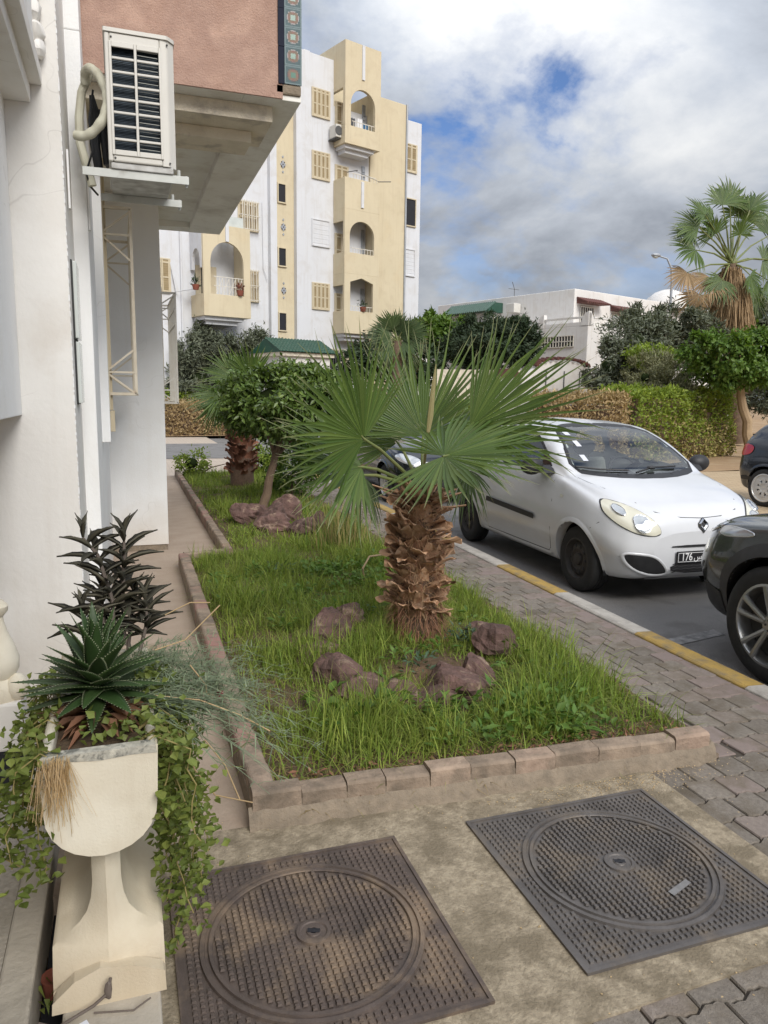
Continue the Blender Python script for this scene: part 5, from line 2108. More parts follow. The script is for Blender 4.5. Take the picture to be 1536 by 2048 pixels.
class Car:
    def __init__(s, root, table, paint, rw, ax_f, ax_r, ra, wins=(), shields=(), nx=150):
        """table rows: x, zb, ws, zm, wm, zbelt, wbelt, zr, wr, zt"""
        s.root, s.rw, s.axf, s.axr, s.ra = root, rw, ax_f, ax_r, ra
        T = np.array(sorted(table))
        x0, x1 = T[0, 0], T[-1, 0]
        u = np.linspace(0, 1, nx)
        xs = x0 + (x1 - x0) * (u - .13 * np.sin(4 * np.pi * u) / (2 * np.pi) * 0 + 0)
        xs = x0 + (x1 - x0) * (.5 - .5 * np.cos(np.pi * u) * .35 - .5 * (1 - 2 * u) * .65)
        C = [pchip(T[:, 0], T[:, i], xs) for i in range(1, 10)]
        zb, ws, zm, wm, zl, wl_, zr, wr, zt = C
        half = [(0 * zb, zb), (ws * .7, zb), (ws * .97, zb + .015), (ws * .5 + wm * .5 + .004, zb * .5 + zm * .5), (wm, zm),
                (wm * .55 + wl_ * .45 + .008, zm * .45 + zl * .55), (wl_, zl), (wl_ * .5 + wr * .5 + .012, zl * .5 + zr * .5), (wr, zr), (wr * .55, zr + (zt - zr) * .68), (0 * zb, zt)]
        npt = len(half)
        tt = np.linspace(0, npt - 1, 57)
        ring = np.zeros((nx, len(tt), 2))
        for j, q in enumerate(tt):
            i = min(int(q), npt - 2)
            f = q - i
            p = [half[max(i - 1, 0)], half[i], half[i + 1], half[min(i + 2, npt - 1)]]
            for k in (0, 1):
                a, b, c, d = (p[n_][k] for n_ in range(4))
                if i == 0 and k == 0:
                    a = -c
                if i == npt - 2 and k == 0:
                    d = -b
                ring[:, j, k] = .5 * (2 * b + (c - a) * f + (2 * a - 5 * b + 4 * c - d) * f * f + (3 * b - a - 3 * c + d) * f ** 3)
        ring[:, :, 0] = np.maximum(ring[:, :, 0], 0)
        full = np.concatenate([ring, ring[:, ::-1][:, 1:-1] * np.array([-1, 1])], 1)
        m = full.shape[1]
        V = np.concatenate([np.repeat(xs[:, None], m, 1)[..., None], full], 2).reshape(-1, 3)
        F = []
        for i in range(nx - 1):
            for k in range(m):
                F.append((i * m + k, (i + 1) * m + k, (i + 1) * m + (k + 1) % m, i * m + (k + 1) % m))
        caps = [tuple(range(m)), tuple(range((nx - 1) * m, nx * m))[::-1]]
        s.V, s.F = V, F
        s.bvh = BVHTree.FromPolygons([Vector(v) for v in V], F + caps)
        keep = []
        for f in F:
            c = V[list(f)].mean(0)
            drop = False
            if abs(c[1]) > .42:
                for ax in (ax_f, ax_r):
                    if (c[0] - ax) ** 2 + (c[2] - rw) ** 2 < ra ** 2:
                        drop = True
            for mode, poly in wins:
                if drop:
                    break
                if mode == 'side' and abs(c[1]) > .35 and in_poly(c[0], c[2], poly):
                    drop = True
                if mode == 'front' and c[0] > 0 and in_poly(c[1], c[2], poly) and c[2] > .9:
                    drop = True
                if mode == 'rear' and c[0] < 0 and in_poly(c[1], c[2], poly) and c[2] > .9:
                    drop = True
            if not drop:
                keep.append(f)
        mb = MB()
        mb.add(V, keep, 0, True)
        mb.add(V, caps, 0)
        s.body = mb.build('body', paint, root, angle=60)
        s.paint = paint
        mb = MB()
        mb.box((x0 + .35, -.45, .22), (x1 - .35, .45, .42))
        for ax in (ax_f, ax_r):
            for sg in (-1, 1):
                n = 14
                pts = [(ax + (ra + .01) * math.cos(PI * k / n), rw + (ra + .01) * math.sin(PI * k / n)) for k in range(-1, n + 2)]
                a = [(x, sg * .40, z) for x, z in pts]
                b = [(x, sg * .72, z) for x, z in pts]
                k = len(pts)
                mb.add(a + b, [(i, i + 1, k + i + 1, k + i) for i in range(k - 1)])
                mb.add(a, [tuple(range(k))])
        mb.build('underbody', M['black_plastic'], root)
        for ax in (ax_f, ax_r):
            for sg in (-1, 1):
                s.arch(ax, sg)

    def hit(s, mode, a, b):
        if mode in ('side', 'left'):
            o, d = Vector((a, 3, b)), Vector((0, -1, 0))
        elif mode == 'right':
            o, d = Vector((a, -3, b)), Vector((0, 1, 0))
        elif mode == 'front':
            o, d = Vector((5, a, b)), Vector((-1, 0, 0))
        elif mode == 'rear':
            o, d = Vector((-5, a, b)), Vector((1, 0, 0))
        else:
            o, d = Vector((a, b, 4)), Vector((0, 0, -1))
        h = s.bvh.ray_cast(o, d)
        if h[0] is None:
            h = s.bvh.find_nearest(Vector((a, .6 if mode == 'left' else -.6, b)) if mode in ('left', 'right') else (Vector((1.5 if mode == 'front' else -1.5, a, b))))
        n = h[1]
        if n.dot(d) > 0:
            n = -n
        return h[0], n

    def pt(s, mode, a, b, off=.003):
        p, n = s.hit(mode, a, b)
        return p + n * off

    def panel(s, name, mode, poly, m, off=.004, nr=14, nc=16, parent=None):
        ys = [p[1] for p in poly]
        y0, y1 = min(ys), max(ys)
        V, F = [], []
        for i in range(nr + 1):
            y = y0 + (y1 - y0) * (.002 + .996 * i / nr)
            xs = []
            for k in range(len(poly)):
                a, b = poly[k], poly[(k + 1) % len(poly)]
                if (a[1] > y) != (b[1] > y):
                    xs.append(a[0] + (b[0] - a[0]) * (y - a[1]) / (b[1] - a[1]))
            xa, xb = min(xs), max(xs)
            for k in range(nc + 1):
                V.append(s.pt(mode, xa + (xb - xa) * k / nc, y, off))
        for i in range(nr):
            for k in range(nc):
                a = i * (nc + 1) + k
                F.append((a, a + 1, a + nc + 2, a + nc + 1))
        mb = MB()
        mb.add(V, F, 0, True)
        return mb.build(name, m, parent or s.root, angle=180)

    def strip(s, name, mode, pts, w, m, off=.003, close=False, parent=None):
        """band of width w along a line drawn on the body"""
        V, F = [], []
        n = len(pts)
        for i in range(n):
            a = Vector(pts[i - 1] if (i or close) else pts[i])
            b = Vector(pts[(i + 1) % n] if (i < n - 1 or close) else pts[i])
            d = (b - a)
            d = d.normalized() if d.length > 1e-9 else Vector((1, 0))
            nn = Vector((-d.y, d.x)) * w / 2
            p = Vector(pts[i])
            for q, o in ((p - nn, off * .2), (p, off), (p + nn, off * .2)):
                V.append(s.pt(mode, q.x, q.y, o))
        for i in range(n if close else n - 1):
            a, b = 3 * i, 3 * ((i + 1) % n)
            F += [(a, a + 1, b + 1, b), (a + 1, a + 2, b + 2, b + 1)]
        mb = MB()
        mb.add(V, F, 0, True)
        return mb.build(name, m, parent or s.root, angle=180)

    def window(s, name, mode, poly, m, gasket=.03, seal='black_plastic'):
        g = s.panel(name, mode, poly, m, .003)
        s.strip('window_seal', mode, poly, gasket, M[seal], .007, True, parent=g)
        return g

    def arch(s, ax, sg, w=.035, m=None):
        V, F = [], []
        n = 30
        mode = 'left' if sg > 0 else 'right'
        rings = 4
        for i in range(n + 1):
            t = PI * (-.06 + 1.12 * i / n)
            base = None
            for r, o in ((s.ra + w, .0005), (s.ra + w * .35, .007), (s.ra - .006, .008), (s.ra - .008, -.09)):
                x, z = ax + r * math.cos(t), s.rw + r * math.sin(t)
                if base is None or o > -.05:
                    base = s.pt(mode, x, max(z, .2), 0)
                V.append((x, base.y + sg * o, z))
        for i in range(n):
            for k in range(rings - 1):
                a = i * rings + k
                F.append((a, a + 1, a + rings + 1, a + rings))
        mb = MB()
        mb.add(V, F, 0, True)
        mb.build('wheel_arch', m or s.paint, s.root, angle=50)


def wheel(root, x, y, r, w, sg, style, rim_r=None):
    rim_r = rim_r or r * .66
    mb = MB()
    pr = [(rim_r, -.5), (rim_r + .01, -.52), (r * .86, -.52), (r * .95, -.48), (r, -.38), (r, -.1), (r - .006, -.09), (r - .006, -.05), (r, -.04), (r, .04), (r - .006, .05), (r - .006, .09), (r, .1), (r, .38), (r * .95, .48), (r * .86, .52), (rim_r + .01, .52), (rim_r, .5)]
    mb.lathe([(a, b * w) for a, b in pr], (x, y, r), 40, 'y')
    W_ = mb.build('wheel', M['tyre'], root, angle=40)
    f = sg * w / 2
    mb = MB()
    if style == 'steel':
        q = [(rim_r + .002, f * 1.0), (rim_r - .012, f * 1.02), (rim_r - .02, f * .75), (rim_r * .80, f * .52), (rim_r * .72, f * .72), (rim_r * .5, f * .82), (rim_r * .42, f * .70), (rim_r * .30, f * .68), (rim_r * .27, f * .92), (rim_r * .2, f * .98), (0, f * .98)]
        mb.lathe(q, (x, y, r), 32, 'y')
        mb.build('rim', M['steel_black'], W_, angle=40)
        mb = MB()
        for k in range(10):
            a = 2 * PI * k / 10
            c = (x + rim_r * .62 * math.cos(a), y + f * .78, r + rim_r * .62 * math.sin(a))
            mb.ball(c, (.017, .006, .017), 8)
        mb.build('vents', M['dark_void'], W_)
    else:
        met = M['alloy_bright'] if style == 'holes' else M['alloy']
        mb.lathe([(rim_r + .004, f * 1.0), (rim_r - .014, f * 1.03), (rim_r - .022, f * .9), (rim_r - .03, -f * .3)], (x, y, r), 40, 'y')
        mb.lathe([(.075, f * .70), (.06, f * .84), (.03, f * .86), (0, f * .86)], (x, y, r), 24, 'y')
        if style == 'spokes':
            for k in range(5):
                a0 = 2 * PI * k / 5 + .35
                for da in (-.22, .22):
                    p0 = Vector((x + .05 * math.cos(a0 + da * .6), y + f * .74, r + .05 * math.sin(a0 + da * .6)))
                    p2 = Vector((x + (rim_r - .015) * math.cos(a0 + da), y + f * .93, r + (rim_r - .015) * math.sin(a0 + da)))
                    p1 = p0.lerp(p2, .5) + Vector((0, f * .05, 0))
                    mb.tube([p0, p1, p2], [.019, .017, .021], 8)
        else:
            n = 40
            for ra_, rb_ in ((.55, .98), (.0, .36)):
                mb.lathe([(rim_r * rb_, f * .86), (rim_r * (ra_ + rb_) / 2, f * .93), (rim_r * max(ra_, .01), f * .86)], (x, y, r), 40, 'y')
            for k in range(8):
                a0 = 2 * PI * k / 8
                mb.bar((x + rim_r * .3 * math.cos(a0), y + f * .88, r + rim_r * .3 * math.sin(a0)), (x + rim_r * .62 * math.cos(a0), y + f * .88, r + rim_r * .62 * math.sin(a0)), .05, .03, up=(0, 1, 0))
        mb.build('rim', met, W_, angle=40)
        mb = MB()
        mb.lathe([(rim_r - .03, f * .25), (.0, f * .25)], (x, y, r), 24, 'y')
        mb.build('brake_disc', M['grey_plastic'], W_)
        mb = MB()
        for k in range(5):
            a = 2 * PI * k / 5
            mb.tube([(x + .033 * math.cos(a), y + f * .8, r + .033 * math.sin(a)), (x + .033 * math.cos(a), y + f * .9, r + .033 * math.sin(a))], .007, 8)
        mb.build('wheel_bolts', M['grey_plastic'], W_)
    return W_


# ---- white three-door hatchback
ca, cb = at(1165, 1180, Z=-.12), at(945, 1080, Z=-.12)
hd = (ca - cb).normalized()
lf = Vector((-hd.y, hd.x, 0))
mid = (ca + cb) / 2 + lf * .70
rzc = math.atan2(hd.y, hd.x)
tw = thing('parked_car', 'white three-door hatchback parked at the kerb with its bonnet towards the camera', 'car', (mid.x, mid.y, -.12), rzc)
TW = [
    (1.825, .30, .34, .44, .46, .56, .42, .60, .28, .615), (1.80, .26, .52, .45, .60, .62, .56, .68, .40, .70), (1.72, .22, .62, .47, .71, .68, .66, .75, .50, .775),
    (1.55, .20, .69, .52, .785, .755, .735, .835, .57, .86), (1.30, .19, .73, .56, .82, .83, .775, .91, .62, .935), (1.05, .19, .75, .58, .828, .895, .785, .965, .65, .99), (.93, .19, .75, .58, .83, .92, .785, .99, .665, 1.02),
    (.75, .19, .75, .58, .83, .935, .79, 1.10, .655, 1.14), (.45, .19, .75, .58, .828, .95, .79, 1.265, .625, 1.31), (.10, .19, .75, .58, .825, .96, .785, 1.375, .58, 1.425),
    (-.45, .19, .75, .58, .825, .98, .78, 1.405, .565, 1.465), (-1.0, .20, .745, .58, .82, 1.0, .772, 1.375, .55, 1.44), (-1.4, .22, .72, .58, .805, 1.01, .75, 1.29, .545, 1.36),
    (-1.58, .24, .70, .58, .78, 1.0, .72, 1.13, .58, 1.20), (-1.68, .27, .66, .57, .74, .93, .67, 1.0, .57, 1.05), (-1.745, .32, .55, .55, .64, .74, .58, .80, .48, .83), (-1.76, .38, .45, .52, .52, .62, .48, .68, .38, .70)]
WS = [(-.66, 1.025), (-.40, .995), (0, .985), (.40, .995), (.66, 1.025), (.57, 1.24), (.49, 1.375), (.25, 1.405), (0, 1.41), (-.25, 1.405), (-.49, 1.375), (-.57, 1.24)]
DW = chaikin([(.70, 1.005), (.40, 1.20), (.10, 1.335), (-.15, 1.365), (-.60, 1.372), (-.63, 1.02)], 1)
QW = chaikin([(-.70, 1.03), (-.68, 1.365), (-1.0, 1.345), (-1.25, 1.26), (-1.32, 1.09), (-1.1, 1.045)], 2)
RWp = [(-.5, 1.08), (.5, 1.08), (.44, 1.34), (-.44, 1.34)]
ws_s = chaikin(WS, 1)
car = Car(tw, TW, M['car_white'], .285, 1.183, -1.184, .335, [('front', inset(ws_s, .012)), ('side', inset(DW, .012)), ('side', inset(QW, .012)), ('rear', inset(RWp, .012))])
for x in (1.183, -1.184):
    for sg in (-1, 1):
        wheel(tw, x, sg * .69, .285, .175, sg, 'steel', .185)
car.window('windscreen', 'front', ws_s, M['glass_car'], .035)
for sd in ('left', 'right'):
    car.window('side_window', sd, DW, M['glass_dark'] if sd == 'right' else M['glass_car'], .03)
    car.window('rear_side_window', sd, QW, M['glass_dark'] if sd == 'right' else M['glass_car'], .03)
car.window('rear_window', 'rear', RWp, M['glass_car'], .03)
for sd, sg in (('left', 1), ('right', -1)):
    o = car.panel('side_moulding', sd, [(.50, .535), (.52, .585), (-.55, .62), (-.57, .565)], M['black_plastic'], .016, 5, 14)
    car.strip('door_seam', sd, [(.78, .93), (.80, .75), (.78, .5), (.74, .30), (.70, .265), (-.62, .265), (-.68, .34), (-.70, .7), (-.68, 1.0)], .008, M['grey_plastic'], .0015)
    car.strip('sill', sd, [(.75, .245), (0, .24), (-.75, .245)], .035, M['car_white'], .012)
    o = car.panel('door_handle', sd, chaikin([(-.50, .81), (-.50, .845), (-.34, .85), (-.34, .815)], 1), M['car_white'], .02, 4, 6)
    car.panel('side_repeater', sd, chaikin([(.93, .80), (.93, .83), (.985, .825), (.985, .80)], 1), M['lamp_cream'], .006, 3, 4)
    # wing seam from the lamp to the arch
    car.strip('wing_seam', sd, [(1.62, .70), (1.50, .66), (1.42, .60)], .007, M['grey_plastic'], .0015)
    mb = MB()                                         # door mirror
    y0 = sg * .82
    mb.ball((.60, sg * .93, 1.05), (.075, .115, .085), 16)
    mb.prism([(.52, .98), (.74, .99), (.70, 1.03), (.62, 1.06), (.56, 1.03)], 'y', sg * .76, sg * .87)
    mb.build('door_mirror', M['black_plastic'], tw, bevel=.008)
    # headlamp: dark surround, silver bowl, two lamps
    hl = chaikin([(sg * a, b) for a, b in ((.745, .80), (.70, .845), (.62, .825), (.50, .75), (.42, .665), (.40, .60), (.47, .585), (.60, .60), (.70, .655), (.75, .73))], 2)
    g = car.panel('headlamp', 'front', hl, M['lamp_cream'], .010, 14, 14)
    car.strip('lamp_surround', 'front', hl, .012, M['grey_plastic'], .011, True, parent=g)
    for cx, cz, r in ((.555, .675, .062), (.665, .765, .035)):
        ring = [(sg * (cx + r * math.cos(2 * PI * k / 20)), cz + r * math.sin(2 * PI * k / 20)) for k in range(20)]
        car.panel('lamp', 'front', ring, M['lamp_grey'], .024, 8, 8, parent=g)
        car.strip('lamp_ring', 'front', ring,   .008, M['chrome'], .029, True, parent=g)
    lo = chaikin([(sg * a, b) for a, b in ((.70, .445), (.60, .445), (.46, .425), (.37, .36), (.31, .265), (.46, .258), (.60, .30), (.68, .375))], 2)
    car.panel('bumper_intake', 'front', lo, M['black_plastic'], .004, 10, 12)
    car.strip('intake_lip', 'front', lo, .022, M['car_white'], .014, True)
car.panel('grille_slot', 'front', chaikin([(-.30, .485), (-.30, .505), (.30, .505), (.30, .485)], 1), M['black_plastic'], .008, 4, 14)
gr = car.panel('lower_grille', 'front', chaikin([(-.29, .27), (-.31, .36), (.31, .36), (.29, .27)], 1), M['black_plastic'], .005, 6, 16)
for k in range(4):
    z = .285 + .022 * k
    car.strip('grille_bar', 'front', [(-.28 + .56 * i / 14, z + (.004 if i % 2 else -.004)) for i in range(15)], .006, M['grey_plastic'], .010, parent=gr)
car.strip('bonnet_seam', 'front', [(-.50, .83), (-.40, .765), (-.2, .725), (0, .715), (.2, .725), (.40, .765), (.50, .83)], .006, M['grey_plastic'], .0015)
for sg in (-1, 1):
    car.strip('bonnet_seam', 'top', [(1.30, sg * .60), (1.12, sg * .655), (.98, sg * .675)], .006, M['grey_plastic'], .0015)
car.panel('lower_lip', 'front', chaikin([(-.5, .225), (-.5, .25), (.5, .25), (.5, .225)], 1), M['car_white'], .012, 3, 14)
# badge: upright lozenge ring
p, n_ = car.hit('front', 0, .66)
n_ = Vector((n_.x, 0, n_.z)).normalized()
bu = Vector((-n_.z, 0, n_.x))
bs = Vector((0, 1, 0))


def loz(w, h, o):
    return [p + n_ * o + bs * a * w + bu * b * h for a, b in ((0, 1), (1, .22), (1, -.22), (0, -1), (-1, -.22), (-1, .22))]


mb = MB()
L0, L1, L2 = loz(.042, .058, .004), loz(.032, .046, .018), loz(.017, .026, .010)
b6 = [(i, (i + 1) % 6, (i + 1) % 6 + 6, i + 6) for i in range(6)]
mb.add(L0 + L1, b6)
mb.add(L1 + L2, b6)
bd = mb.build('badge', M['chrome'], tw)
mb = MB()
mb.add(loz(.050, .067, .003), [(0, 1, 2, 3, 4, 5)])
mb.add(L2, [(0, 1, 2, 3, 4, 5)])
mb.build('badge_ground', M['black_plastic'], bd)
# number plate
p, n_ = car.hit('front', 0, .40)
n_ = Vector((1, 0, .02)).normalized()
px_ = max(car.hit('front', a, z)[0].x for a in (-.2, 0, .2) for z in (.36, .44)) + .012
mb = MB()
mb.box((px_, -.26, .355), (px_ + .008, .26, .455))
plate = mb.build('number_plate', M['plate_black'], tw, bevel=.004)
mb = MB()
for a, b in (((-.245, .367), (-.241, .443)), ((.241, .367), (.245, .443)), ((-.2408, .367), (.2408, .371)), ((-.2408, .439), (.2408, .443))):
    mb.box((px_ + .0082, a[0], a[1]), (px_ + .0092, b[0], b[1]))
mb.build('plate_border', M['paint_white'], plate)


def text(name, body, parent, loc, rot, size, m, depth=.0008, xs=1.0):
    cu = bpy.data.curves.new(name, 'FONT')
    cu.body = body
    cu.size = size
    cu.extrude = depth
    cu.offset = size * .012
    cu.align_x = 'CENTER'
    cu.align_y = 'CENTER'
    cu.materials.append(m)
    tmp = bpy.data.objects.new(name, cu)
    me = bpy.data.meshes.new_from_object(tmp)
    bpy.data.objects.remove(tmp)
    o = bpy.data.objects.new(name, me)
    link(o, parent)
    o.location = loc
    o.rotation_euler = rot
    o.scale = (xs, 1, 1)
    return o


for s_, y, sz, xs in (('176', -.160, .088, .82), ('\uFEB2\uFEE7\uFEEE\uFE97', -.015, .075, .9), ('8219', .150, .088, .80)):
    text('plate_text', s_, plate, (px_ + .0092, y, .405), (PI / 2, 0, PI / 2), sz, M['paint_white'], .0006, xs)
# wipers, washer jets, aerial, stickers, interior
mb = MB()
for pts in ([(-.10, .995), (.15, 1.03), (.42, 1.035)], [(-.62, 1.045), (-.40, 1.02), (-.14, 1.01)]):
    mb.tube([car.pt('front', a, b, .02) for a, b in pts], .009, 6)
mb.ball(tuple(car.pt('front', .12, 1.02, .03)), (.03, .05, .018), 8)
mb.build('wipers', M['black_plastic'], tw)
mb = MB()
for y in (-.28, .28):
    q = car.pt('top', 1.02, y, .004)
    mb.ball(tuple(q), (.014, .018, .008), 8)
mb.build('washer_jets', M['black_plastic'], tw)
for a, b, w, h in ((-.46, 1.22, .05, .05), (-.47, 1.315, .055, .04), (-.50, 1.10, .05, .05)):
    car.panel('sticker', 'front', [(a, b), (a + w, b), (a + w * .95, b + h), (a - .004, b + h)], M['paper'], .0055, 3, 3)
mb = MB()
mb.box((.55, -.66, .62), (.88, .66, .93))
mb.prism([(.30, .80), (.62, .80), (.62, .96), (.50, .99), (.36, .95)], 'y', .18, .56)
mb.build('dashboard', M['seat'], tw, bevel=.03)
for y in (-.34, .34):
    mb = MB()
    mb.prism([(.02, .45), (-.48, .42), (-.62, 1.0), (-.50, 1.04), (-.36, .60), (.02, .62)], 'y', y - .23, y + .23)
    st = mb.build('seat', M['seat'] if y < 0 else M['seat_grey'], tw, bevel=.05)
    mb = MB()
    mb.ball((-.56, y, 1.14), (.06, .14, .10), 14)
    for a in (-.06, .06):
        mb.tube([(-.55, y + a, 1.0), (-.56, y + a, 1.1)], .008, 6)
    mb.build('headrest', M['seat'], st)
mb = MB()
mb.prism([(-.92, .5), (-1.0, .98), (-1.1, .98), (-1.05, .5)], 'y', -.58, .58)
mb.build('rear_seat', M['seat_grey'], tw, bevel=.03)
mb = MB()
c0 = Vector((.22, .34, .93))
ax = Vector((.88, 0, .47)).normalized()
e1, e2 = Vector((0, 1, 0)), ax.cross(Vector((0, 1, 0)))
mb.tube([c0 + (e1 * math.cos(t) + e2 * math.sin(t)) * .175 for t in np.linspace(0, 2 * PI, 29)], .016, 8, cap=False)
mb.bar(c0 - e1 * .17, c0 + e1 * .17, .05, .02)
mb.tube([c0, c0 + ax * .3], .03, 8)
mb.build('steering_wheel', M['black_plastic'], tw)
mb = MB()
mb.ball((.14, 0, 1.33), (.02, .11, .035), 12)
mb.build('rear_view_mirror', M['black_plastic'], tw)

# ---- dark grey crossover at the right edge, nose towards the white hatchback
sw = at(1527, 1366, Z=-.12)
suv = thing('parked_car', 'dark grey crossover parked at the right edge nose to nose with the white hatchback', 'car', (sw.x + .85, sw.y - 1.36, -.12), PI / 2 - .027)
SV = [
    (2.17, .36, .40, .55, .58, .72, .50, .78, .36, .80), (2.13, .32, .58, .57, .70, .78, .63, .86, .48, .88), (2.03, .28, .70, .60, .80, .86, .73, .945, .58, .965),
    (1.85, .26, .77, .64, .87, .93, .80, 1.01, .63, 1.03), (1.55, .25, .81, .68, .905, .98, .84, 1.06, .68, 1.08), (1.15, .25, .82, .70, .91, 1.03, .85, 1.10, .71, 1.125), (.95, .25, .82, .70, .91, 1.05, .85, 1.14, .71, 1.17),
    (.4, .25, .82, .70, .91, 1.08, .85, 1.42, .66, 1.47), (.05, .25, .82, .70, .91, 1.09, .85, 1.55, .61, 1.60), (-.6, .25, .82, .70, .91, 1.10, .845, 1.58, .59, 1.63), (-1.4, .26, .81, .70, .90, 1.12, .83, 1.52, .57, 1.57),
    (-1.9, .30, .77, .70, .87, 1.12, .80, 1.30, .6, 1.36), (-2.1, .36, .70, .68, .80, 1.0, .74, 1.08, .6, 1.12), (-2.2, .42, .55, .62, .66, .80, .6, .86, .5, .88)]
SD = chaikin([(.80, 1.10), (.35, 1.36), (.05, 1.50), (-.5, 1.525), (-.55, 1.12)], 1)
SV = [tuple([r_[0]] + [q if i_ not in (3 - 1, 5 - 1, 7 - 1, 9 - 1) else (q if q < .5 else .5 + (q - .5) * .84) for i_, q in enumerate(r_[1:], 0)]) for r_ in SV]
SD = [(a_, .5 + (b_ - .5) * .84) for a_, b_ in SD]
sc_ = Car(suv, SV, M['car_grey'], .355, 1.33, -1.30, .415, [('side', inset(SD, .012))])
for x in (1.33, -1.30):
    for sg in (-1, 1):
        wheel(suv, x, sg * .79, .355, .225, sg, 'spokes', .25)
        sc_.arch(x, sg, .075, M['grey_plastic'])
for sd, sg in (('left', 1), ('right', -1)):
    sc_.window('side_window', sd, SD, M['glass_dark'])
    hl = chaikin([(sg * a, .5 + (b - .5) * .84) for a, b in ((.80, .94), (.70, .955), (.52, .90), (.40, .83), (.50, .80), (.66, .83), (.76, .87))], 2)
    g = sc_.panel('headlamp', 'front', hl, M['lamp_grey'], .012, 10, 12)
    sc_.strip('lamp_surround', 'front', hl, .012, M['chrome'], .014, True, parent=g)
    sl = chaikin([(a_, .5 + (b_ - .5) * .84) for a_, b_ in ((1.88, .90), (1.83, .945), (1.60, .955), (1.50, .93), (1.68, .89), (1.82, .87))], 2)
    g = sc_.panel('headlamp', sd, sl, M['lamp_grey'], .008, 8, 12)
    sc_.strip('lamp_surround', sd, sl, .010, M['chrome'], .011, True, parent=g)
    sc_.panel('bumper_cladding', sd, [(2.0, .28), (2.0, .48), (1.80, .46), (1.76, .28)], M['black_plastic'], .010, 6, 8)
    sc_.strip('bonnet_seam', 'top', [(1.95, sg * .60), (1.6, sg * .70), (1.1, sg * .745)], .006, M['black_plastic'], .0015)
    sc_.strip('wing_seam', sd, [(1.80, .86), (1.77, .70), (1.75, .6)], .007, M['black_plastic'], .0015)
    mb = MB()
    c_ = sc_.pt('front', sg * .62, .50, .01)
    mb.ball(tuple(c_), (.02, .05, .035), 10)
    mb.build('fog_lamp', M['chrome'], suv)
    mb = MB()
    mb.ball((.62, sg * 1.0, 1.12), (.08, .12, .085), 14)
    mb.prism([(.56, 1.06), (.74, 1.08), (.66, 1.13)], 'y', sg * .84, sg * .95)
    mb.build('door_mirror', M['car_grey'], suv, bevel=.006)
sc_.panel('front_grille', 'front', chaikin([(-.5, .55), (-.42, .80), (.42, .80), (.5, .55)], 1), M['black_plastic'], .008, 8, 14)
sc_.panel('bumper_cladding', 'front', [(-.62, .37), (-.62, .50), (.62, .50), (.62, .37)], M['black_plastic'], .008, 6, 14)

# ---- slate hatchback far right, tail towards us
fw_ = at(1526, 1013, Z=-.116)
hr = R(-84)
hx, hy = math.cos(hr), math.sin(hr)
axr = -1.22
rt = Vector((fw_.x - (hx * axr + hy * .78), fw_.y - (hy * axr - hx * .78)))
hat = thing('parked_car', 'slate grey hatchback with red tail lamp parked on the sunny paving at far right', 'car', (rt.x, rt.y, -.116), hr)
HT = [(a * 1.04, *b) for a, *b in [tuple(r_) for r_ in TW]]
hc = Car(hat, HT, M['car_hatch'], .30, 1.25, axr, .35, [])
for x in (1.25, axr):
    for sg in (-1, 1):
        wheel(hat, x, sg * .72, .30, .19, sg, 'holes', .225)
for sd, sg in (('left', 1), ('right', -1)):
    hc.panel('side_window', sd, DW, M['glass_dark'], .004)
    hc.panel('rear_side_window', sd, QW, M['glass_dark'], .004)
    tl = chaikin([(-1.50, .83), (-1.46, .95), (-1.66, .99), (-1.76, .93), (-1.77, .80), (-1.66, .78)], 2)
    hc.panel('tail_lamp', sd, tl, M['lamp_red'], .012, 10, 12)
    tl = chaikin([(sg * .48, .85), (sg * .50, .97), (sg * .66, .98), (sg * .70, .82), (sg * .6, .79)], 2)
    hc.panel('tail_lamp', 'rear', tl, M['lamp_red'], .012, 10, 12)
    hc.panel('bumper_strip', sd, [(-1.72, .40), (-1.72, .46), (-1.45, .46), (-1.45, .40)], M['black_plastic'], .01, 4, 6)
hc.panel('rear_window', 'rear', RWp, M['glass_dark'], .004)


# ---- two cars half hidden behind the fan palm
def simple_car(label, loc, rz, paint, style):
    t = thing('parked_car', label, 'car', loc, rz)
    tb = [(a * 1.12, *b) for a, *b in [tuple(r_) for r_ in TW]]
    dw = [(a * 1.12, b) for a, b in DW]
    c = Car(t, tb, paint, .30, 1.32, -1.33, .35, [], nx=110)
    for x in (1.32, -1.33):
        for sg in (-1, 1):
            wheel(t, x, sg * .70, .30, .19, sg, style, .20)
    c.panel('windscreen', 'front', ws_s, M['glass_dark'], .004)
    for sd, sg in (('left', 1), ('right', -1)):
        c.panel('side_window', sd, dw, M['glass_dark'], .004)
        c.panel('rear_side_window', sd, [(a * 1.12, b) for a, b in QW], M['glass_dark'], .004)
        hl = chaikin([(sg * a, b) for a, b in ((.745, .78), (.62, .80), (.42, .72), (.42, .64), (.60, .63), (.74, .70))], 2)
        c.panel('headlamp', 'front', hl, M['lamp_grey'], .012, 8, 8)
        mb = MB()
        mb.ball((.68, sg * .93, 1.03), (.07, .11, .08), 12)
        mb.build('door_mirror', M['black_plastic'], t)
    c.panel('front_grille', 'front', chaikin([(-.38, .55), (-.34, .66), (.34, .66), (.38, .55)], 1), M['black_plastic'], .008, 5, 10)
    c.panel('lower_grille', 'front', chaikin([(-.5, .26), (-.48, .40), (.48, .40), (.5, .26)], 1), M['black_plastic'], .008, 5, 10)
    mb = MB()
    mb.box((2.045, -.26, .42), (2.06, .26, .52))
    mb.build('number_plate', M['plate_black'], t)
    return t


simple_car('black car parked behind the white hatchback, mostly hidden by the fan palm', (4.72, 12.55, -.12), R(-91.5), M['car_black'], 'holes')
simple_car('white car parked farthest along the kerb, seen between palm fronds', (4.95, 18.0, -.12), R(-91.5), M['car_white'], 'steel')
